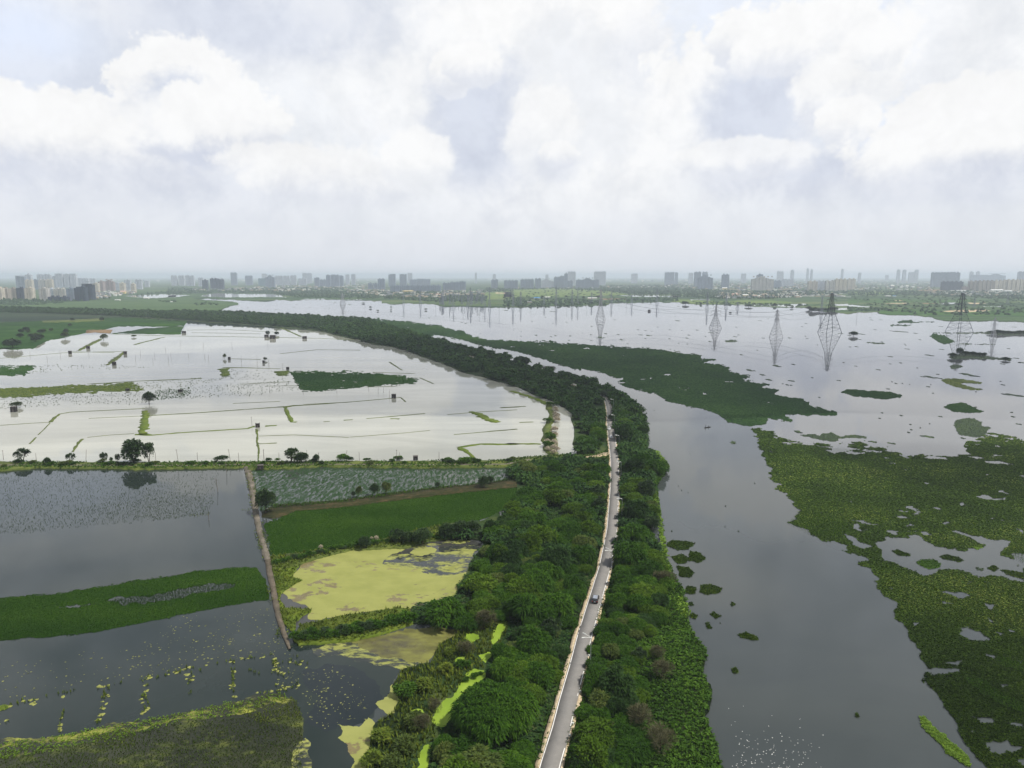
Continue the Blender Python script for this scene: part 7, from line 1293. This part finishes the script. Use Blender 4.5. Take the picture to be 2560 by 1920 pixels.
for x, y in [(1250, 562), (1018, 582), (950, 618), (1050, 622), (1035, 644), (1160, 622), (1258, 628), (1282, 636), (1370, 638), (1482, 640), (1580, 645), (1652, 660), (1738, 695), (863, 606), (832, 640), (940, 650), (545, 605), (290, 645), (370, 610), (185, 610), (1108, 545), (1425, 555), (1205, 300), (1645, 552)]:
    if y < 400: continue
    o = link('pole', PM); o.location = G(px1('R1', x, y), .02); s = g.uniform(.8, 1.25); o.scale = (1.3, 1.3, s); o.rotation_euler = (g.uniform(-.06, .06), g.uniform(-.06, .06), 0); tag(o, 'thin bare pole standing in the pale far flood water', 'pole', 'poles in the far flood water')
for x, y in [(340, 78), (500, 270), (765, 262), (1018, 250), (1092, 270), (1133, 262), (1180, 290), (236, 262), (12, 40), (138, 50), (228, 52)]:
    o = link('pole', PM); o.location = G(px1('R5', x, y), .02); s = g.uniform(.9, 1.2); o.scale = (1, 1, s); o.rotation_euler = (g.uniform(-.06, .06), g.uniform(-.06, .06), 0); tag(o, 'thin bare pole in the flood around the big rice field', 'pole', 'poles around the big rice field')

# ================================================================== ROAD FURNITURE AND VEHICLES
def lamp(q, label, h=8.0, flip=1):
    p = G(q, ZR + h); i = int(np.argmin(np.linalg.norm(ROAD_XY - p[:2], axis=1))); T = ROAD_XY[min(i + 1, 419)] - ROAD_XY[max(i - 1, 0)]; rz = math.atan2(T[1], T[0])
    e = empty('street_lamp', (p[0], p[1], ZL), rz, label, 'street lamp', None); H = h + ZR - ZL
    link('pole', MB().bar((0, 0, 0), (0, 0, H), .09, .055, 8).mesh('pole'), M['steel_pale'], e)
    link('base_plate', MB().box((0, 0, .1), (.4, .4, .2)).mesh('base_plate'), M['steel_pale'], e)
    for s in (-1, 1):
        d = Vector((s * .75, flip * 1.35, .3)); ar = MB().bar((0, 0, H - .05), d + Vector((0, 0, H)), .06, .05, 6); a = link('arm', ar.mesh('arm'), M['lamp_white'], e)
        hd = MB(); c = d + Vector((0, 0, H)); f = Vector((s * .5, flip * .9, .06)); hd.bar(c, c + f, .10, .13, 6); link('lamp_head', hd.mesh('lamp_head'), M['lamp_white'], a)
    return e
for i, (x, y, lb) in enumerate([(1477.6, 1594, 'white two armed street lamp closest to the frame bottom'), (1530, 1377, 'white two armed street lamp beyond the dark car'), (1555.7, 1247, 'two armed street lamp right of the two motorcycles'), (1553, 1155, 'two armed street lamp just past the side road'), (1548, 1089, 'street lamp right of the two white cars'), (1536.5, 1038, 'street lamp beside the tree leaning over the road'), (1534, 999, 'street lamp where the road enters the shade')]): lamp((x, y), lb)
def wheel(e, x, y, r=.33, w_=.22):
    t = MB(); n = 16; V = []
    for s in (-1, 1):
        for rr in (r, r * .62): V += [(s * w_ / 2, rr * math.cos(2 * math.pi * k / n), rr * math.sin(2 * math.pi * k / n)) for k in range(n)]
    F = []
    for k in range(n):
        j = (k + 1) % n; F += [(k, j, 2 * n + j, 2 * n + k), (n + k, k, 2 * n + k - 2 * n + 0, n + j) if False else (k, n + k, n + j, j), (2 * n + k, 2 * n + j, 3 * n + j, 3 * n + k)]
    t.add(V, F); o = link('wheel', t.mesh('tyre'), M['rubber'], e); o.location = (x, y, r)
    d = MB(); d.bar((-w_ * .42, 0, 0), (w_ * .42, 0, 0), r * .62, r * .62, 14); link('rim', d.mesh('rim'), M['rim'], o)
def car(q, kind, paint, roofm, label, away=True, lat=0.0):
    """body along +y (front at +y)"""
    p = G(q, ZR); i = int(np.argmin(np.linalg.norm(ROAD_XY - p[:2], axis=1))); T = ROAD_XY[min(i + 3, 419)] - ROAD_XY[max(i - 3, 0)]; rz = math.atan2(-T[0], T[1]) + (0 if away else math.pi)
    e = empty('parked_car' if False else 'car', (p[0], p[1], ZR + .012), rz, label, 'car')
    L, Wd, Ht = {'suv': (4.6, 1.86, 1.76), 'hatch': (3.9, 1.70, 1.55), 'sedan': (4.4, 1.72, 1.47)}[kind]; l = L / 2; w_ = Wd / 2
    low = [(-l, .38, w_ * .93), (-l + .06, .22, w_ * .9), (l - .08, .22, w_ * .88), (l, .40, w_ * .86), (l - .02, .72, w_ * .88), (l - .30, .86 if kind != 'suv' else .98, w_ * .92), (l * .42, .93 if kind != 'suv' else 1.08, w_ * .98), (-l + .10, 1.0 if kind != 'suv' else 1.12, w_ * .97), (-l, .85, w_ * .95)]
    b = MB().prism(low, 0); link('body', b.mesh('body'), paint, e)
    z0 = .93 if kind != 'suv' else 1.07; back = {'suv': (-l + .12, -l + .45), 'hatch': (-l + .15, -l + .60), 'sedan': (-l + .75, -l + 1.35)}[kind]; fr = (l * .42, l * .42 - .75)
    gl = [(back[0], z0 - .03, w_ * .95), (fr[0], z0 - .04, w_ * .95), (fr[1], Ht - .06, w_ * .76), (back[1], Ht - .06, w_ * .78)]
    link('windows', MB().prism(gl, 0).mesh('windows'), M['glass'], e)
    rf = [(back[1] - .10, Ht - .07, w_ * .79), (fr[1] + .12, Ht - .07, w_ * .78), (fr[1] - .08, Ht + .01, w_ * .72), (0, Ht + .04, w_ * .74), (back[1] + .1, Ht, w_ * .73)]
    ro = link('roof', MB().prism(rf, 0).mesh('roof'), roofm, e)
    for s in (-1, 1):
        pm = MB()
        for (y0, zz0), (y1, zz1) in (((fr[0], z0 - .02), (fr[1], Ht - .05)), ((back[0], z0 - .02), (back[1], Ht - .05)), ((-.15, z0), (-.2, Ht - .05))): pm.bar((s * w_ * .955, y0, zz0), (s * w_ * .785, y1, zz1), .05, .045, 4)
        link('pillars', pm.mesh('pillars'), paint, e)
        if kind == 'suv': link('roof_rail', MB().bar((s * w_ * .66, back[1] + .1, Ht + .09), (s * w_ * .66, fr[1] - .1, Ht + .09), .025, .025, 5).mesh('roof_rail'), M['rim'], ro)
        for y in (-l * .60, l * .62): wheel(e, s * (w_ - .12), y, .36 if kind == 'suv' else .30)
        link('headlight', MB().box((s * w_ * .62, l - .03, .70), (.36, .10, .16)).mesh('headlight'), M['clear_lens'], e)
        link('tail_light', MB().box((s * w_ * .80, -l + .015, .88), (.20, .08, .30)).mesh('tail_light'), M['red_lens'], e)
        link('side_mirror', MB().box((s * (w_ + .06), fr[0] - .25, z0 + .06), (.2, .1, .14)).mesh('side_mirror'), paint, e)
    link('bumper', MB().box((0, -l + .0, .40), (Wd * .9, .14, .22)).mesh('bumper'), M['rubber'], e)
    link('number_plate', MB().box((0, -l - .03, .72), (.5, .03, .12)).mesh('number_plate'), M['white_paint'], e)
    return e
car((1489, 1502), 'suv', M['black_paint'], M['roof_grey'], 'dark car with sky shine painted on its roof, driving away on the near road')
car((1523.5, 1074), 'hatch', M['white_paint'], M['white_paint'], 'white hatchback, farther of two cars at the edge of the shade', False)
car((1527.2, 1094), 'sedan', M['white_paint'], M['white_paint'], 'white car with dark windscreen, nearer of the two facing cars', False)
# people are one continuous skin each
def body(name, verts, edges, rad, mat, parent):
    me = bpy.data.meshes.new(name); me.from_pydata(verts, edges, []); o = link(name, me, mat, parent)
    md = o.modifiers.new('skin', 'SKIN'); sl = me.skin_vertices[0].data
    for i, r in enumerate(rad): sl[i].radius = (r, r) if not hasattr(r, '__len__') else r
    sl[0].use_root = True
    sb = o.modifiers.new('smooth', 'SUBSURF'); sb.levels = 1; sb.render_levels = 1; return o
def rider(parent_loc, rz, label, shirt, z):
    e = empty('person', (parent_loc[0], parent_loc[1], z), rz, label, 'person')
    v = [(0, -.25, .88), (0, -.2, 1.12), (0, -.12, 1.36), (0, -.08, 1.48), (.19, -.1, 1.38), (.26, .12, 1.16), (.24, .38, 1.08), (-.19, -.1, 1.38), (-.26, .12, 1.16), (-.24, .38, 1.08), (.12, -.18, .86), (.24, .22, .78), (.20, .02, .36), (-.12, -.18, .86), (-.24, .22, .78), (-.20, .02, .36), (.2, .14, .30), (-.2, .14, .30)]
    ed = [(0, 1), (1, 2), (2, 3), (2, 4), (4, 5), (5, 6), (2, 7), (7, 8), (8, 9), (0, 10), (10, 11), (11, 12), (0, 13), (13, 14), (14, 15), (12, 16), (15, 17)]
    body('body', v, ed, [.17, .16, .17, .07, .085, .06, .04, .085, .06, .04, .11, .085, .06, .11, .085, .06, .05, .05], shirt, e)
    link('head', MB().ball((0, -.05, 1.62), (.095, .115, .13), 10, 8).mesh('head'), M['skin'], e); link('helmet', MB().ball((0, -.06, 1.66), (.13, .15, .13), 10, 8).mesh('helmet'), M['rubber'], e)
    return e
def motorcycle(q, label, rlabel, shirt, away=True):
    p = G(q, ZR); i = int(np.argmin(np.linalg.norm(ROAD_XY - p[:2], axis=1))); T = ROAD_XY[min(i + 3, 419)] - ROAD_XY[max(i - 3, 0)]; rz = math.atan2(-T[0], T[1]) + (0 if away else math.pi)
    e = empty('motorcycle', (p[0], p[1], ZR + .012), rz, label, 'motorcycle')
    for y in (-.65, .65): wheel(e, 0, y, .31, .11)
    fm = MB(); fm.bar((0, -.6, .35), (0, .1, .45), .06, .08, 6); fm.bar((0, .1, .45), (0, .45, .85), .06, .05, 6); fm.bar((-.05, .45, .9), (-.05, .66, .31), .03, .03, 5); fm.bar((.05, .45, .9), (.05, .66, .31), .03, .03, 5); fm.box((0, .02, .42), (.26, .4, .3)); link('frame', fm.mesh('frame'), M['rubber'], e)
    link('seat', MB().box((0, -.38, .76), (.26, .75, .1), 0, .85).mesh('seat'), M['rubber'], e); link('fuel_tank', MB().ball((0, .15, .80), (.16, .28, .14), 10, 6).mesh('fuel_tank'), M['black_paint'], e)
    link('handlebar', MB().chain([(-.38, .35, 1.05), (0, .45, .98), (.38, .35, 1.05)], [.018] * 3, 5).mesh('handlebar'), M['rim'], e); link('headlight', MB().ball((0, .58, .9), (.1, .08, .1), 8, 5).mesh('headlight'), M['clear_lens'], e)
    rider((p[0], p[1]), rz, rlabel, shirt, ZR + .012)
motorcycle((1528.0, 1203), 'motorcycle on the road edge, right one of a pair stopped there', 'person in dark clothes on the right motorcycle of the pair', M['dark_cloth'])
motorcycle((1524.0, 1205), 'motorcycle standing on the verge, left one of a pair', 'person in dark clothes on the left motorcycle of the pair', M['blue_cloth'])
motorcycle((1537.5, 1297), 'lone motorcycle coming along the right side of the road', 'person in dark clothes riding the lone motorcycle', M['dark_cloth'], False)
# boat with two people in the river
bp = G((1768.5, 1069), .0)
be = empty('rowing_boat', (bp[0], bp[1], 0), .45, 'narrow dark boat crossing the river with two people', 'boat')
hull = [(-2.6, 0, .45), (-1.6, .42, .32), (0, .55, .28), (1.6, .42, .32), (2.7, 0, .50)]
V = []; F = []
for x, wd, zt in hull: V += [(x, -wd - .02, zt), (x, -wd * .6, -.1), (x, wd * .6, -.1), (x, wd + .02, zt)]
for i in range(4):
    o = i * 4; F += [(o, o + 1, o + 5, o + 4), (o + 1, o + 2, o + 6, o + 5), (o + 2, o + 3, o + 7, o + 6)]
link('hull', MB().add(V, F).mesh('hull'), M['boat_wood'], be); link('bench', MB().box((-.5, 0, .22), (.3, .95, .06)).mesh('bench'), M['boat_wood'], be); link('bench', MB().box((1.0, 0, .22), (.3, .8, .06)).mesh('bench'), M['boat_wood'], be)
def stander(x, y, z, label, seated=False):
    e = empty('person', (x, y, z), .6, label, 'person'); s = -.42 if seated else 0
    v = [(0, 0, .92 + s), (0, .01, 1.15 + s), (0, .02, 1.38 + s), (0, .03, 1.5 + s), (.2, .02, 1.4 + s), (.28, .15, 1.15 + s), (.2, .38, 1.05 + s), (-.2, .02, 1.4 + s), (-.28, .15, 1.15 + s), (-.1, .38, 1.1 + s)]
    v += [(.1, 0, .88 + s), (.12, .42, .5) if seated else (.12, .03, .48), (.12, .4, .06) if seated else (.12, 0, .06), (-.1, 0, .88 + s), (-.12, .42, .5) if seated else (-.12, .03, .48), (-.12, .4, .06) if seated else (-.12, 0, .06)]
    ed = [(0, 1), (1, 2), (2, 3), (2, 4), (4, 5), (5, 6), (2, 7), (7, 8), (8, 9), (0, 10), (10, 11), (11, 12), (0, 13), (13, 14), (14, 15)]
    body('body', v, ed, [.16, .15, .17, .065, .08, .055, .04, .08, .055, .04, .1, .075, .055, .1, .075, .055], M['dark_cloth'], e)
    link('head', MB().ball((0, .04, 1.64 + s), (.09, .105, .125), 10, 8).mesh('head'), M['skin'], e); link('hair', MB().ball((0, .02, 1.68 + s), (.1, .11, .11), 10, 8).mesh('hair'), M['rubber'], e); return e
stander(bp[0] - 1.5, bp[1] - .75, .05, 'person standing in the boat holding a long pole'); stander(bp[0] + .9, bp[1] + .4, .05, 'person sitting in the boat', True)
tag(MB().bar((bp[0] - 1.3, bp[1] - .4, -.3), (bp[0] - 1.45, bp[1] - .5, 3.4), .045, .035, 6).build('punt_pole', M['pole_wood']), 'long upright pole held by the person standing in the boat', 'pole')
# white sheet over a bundle right of the road, rubble and kerb stones on the verge
p = G(px1('Q3', 1130, 425), .9); g = np.random.default_rng(3); m = MB().ball((0, 0, .45), (1.0, .75, .65), 14, 9); m.v = [(x * (1 + .12 * math.sin(7 * y + 3 * z)), y * (1 + .1 * math.sin(6 * x)), max(z, 0) * (1 + .12 * math.sin(5 * x + 4 * y))) for x, y, z in m.v]
o = m.build('covered_bundle', M['white_cloth'], smooth=True); o.location = (p[0], p[1], 1.1); tag(o, 'white sheeted bundle among the green bushes right of the road', 'bundle')
KS = MB().box((0, 0, .2), (.35, .5, .4), 0, .8).mesh('kerb_stone'); KS.materials.append(M['lamp_white']); RFD = offs(RCs, RHW + .32)
for i in range(4, 150, 2):
    if (i * 37) % 11 < 6: continue
    o = link('kerb_stone', KS); q = RFD[i]; o.location = (q[0], q[1], ZR - .05); o.rotation_euler = (0, 0, i); tag(o, 'small whitewashed stone on the right edge of the road', 'stone', 'whitewashed stones along the right road edge')

# ================================================================== HAZE
HZ_D = 0.85e-4
hb_ = MB().box((0, 0, (-2.3 + 190) / 2), (88000, 88000, 192.3)); ho = hb_.build('haze', None); tag(ho, 'pale summer haze over the plain', 'haze', kind='stuff')
hm_, ht, hout = new_mat('haze_air'); pv = ht.new('ShaderNodeVolumePrincipled'); pv.inputs['Color'].default_value = (.79, .87, 1.0, 1); pv.inputs['Density'].default_value = HZ_D; pv.inputs['Anisotropy'].default_value = .15
ht.l.new(pv.outputs[0], hout.inputs['Volume']); ho.data.materials.append(hm_)

# ================================================================== a cumulus overhead, whose shade lies over the far bend and the marsh
cm_, ct, cout = new_mat('cloud_vapour'); cpv = ct.new('ShaderNodeVolumePrincipled'); cpv.inputs['Color'].default_value = (1, 1, 1, 1); cpv.inputs['Density'].default_value = .0048; cpv.inputs['Anisotropy'].default_value = .3
ct.l.new(cpv.outputs[0], cout.inputs['Volume'])
def overhead_cloud(shx, shy, CZ, ax, ay, az, seed, label):
    bm = bmesh.new(); bmesh.ops.create_icosphere(bm, subdivisions=5, radius=1.0)
    cv = np.array([v.co[:] for v in bm.verts]); an = np.arctan2(cv[:, 1], cv[:, 0])
    lump = 1 + .35 * (fbm(np.c_[cv[:, 0] * 2 + 20, cv[:, 1] * 2 + 20 + cv[:, 2]], 1.0, seed, 4) - .5) + .5 * (fbm(np.c_[np.cos(an) * 2 + 9, np.sin(an) * 2 + 9], .8, seed + 3, 3) - .5)
    for v, k in zip(bm.verts, lump):
        v.co = (v.co.x * ax * k, v.co.y * ay * k - v.co.x * 40, v.co.z * az * (1.25 if v.co.z > 0 else .45) * k)
    me = bpy.data.meshes.new('cloud'); bm.to_mesh(me); bm.free(); o = link('cloud', me, cm_, None, True); h = CZ / math.tan(SUN_EL)
    o.location = (shx + h * math.sin(SUN_AZ), shy + h * math.cos(SUN_AZ), CZ); tag(o, label, 'cloud', kind='stuff')
overhead_cloud(130, 770, 1100, 690, 330, 130, 5, 'cumulus cloud shading the far bend of the road')
overhead_cloud(330, 325, 1000, 170, 62, 95, 12, 'small cumulus cloud shading the upper hyacinth cover')
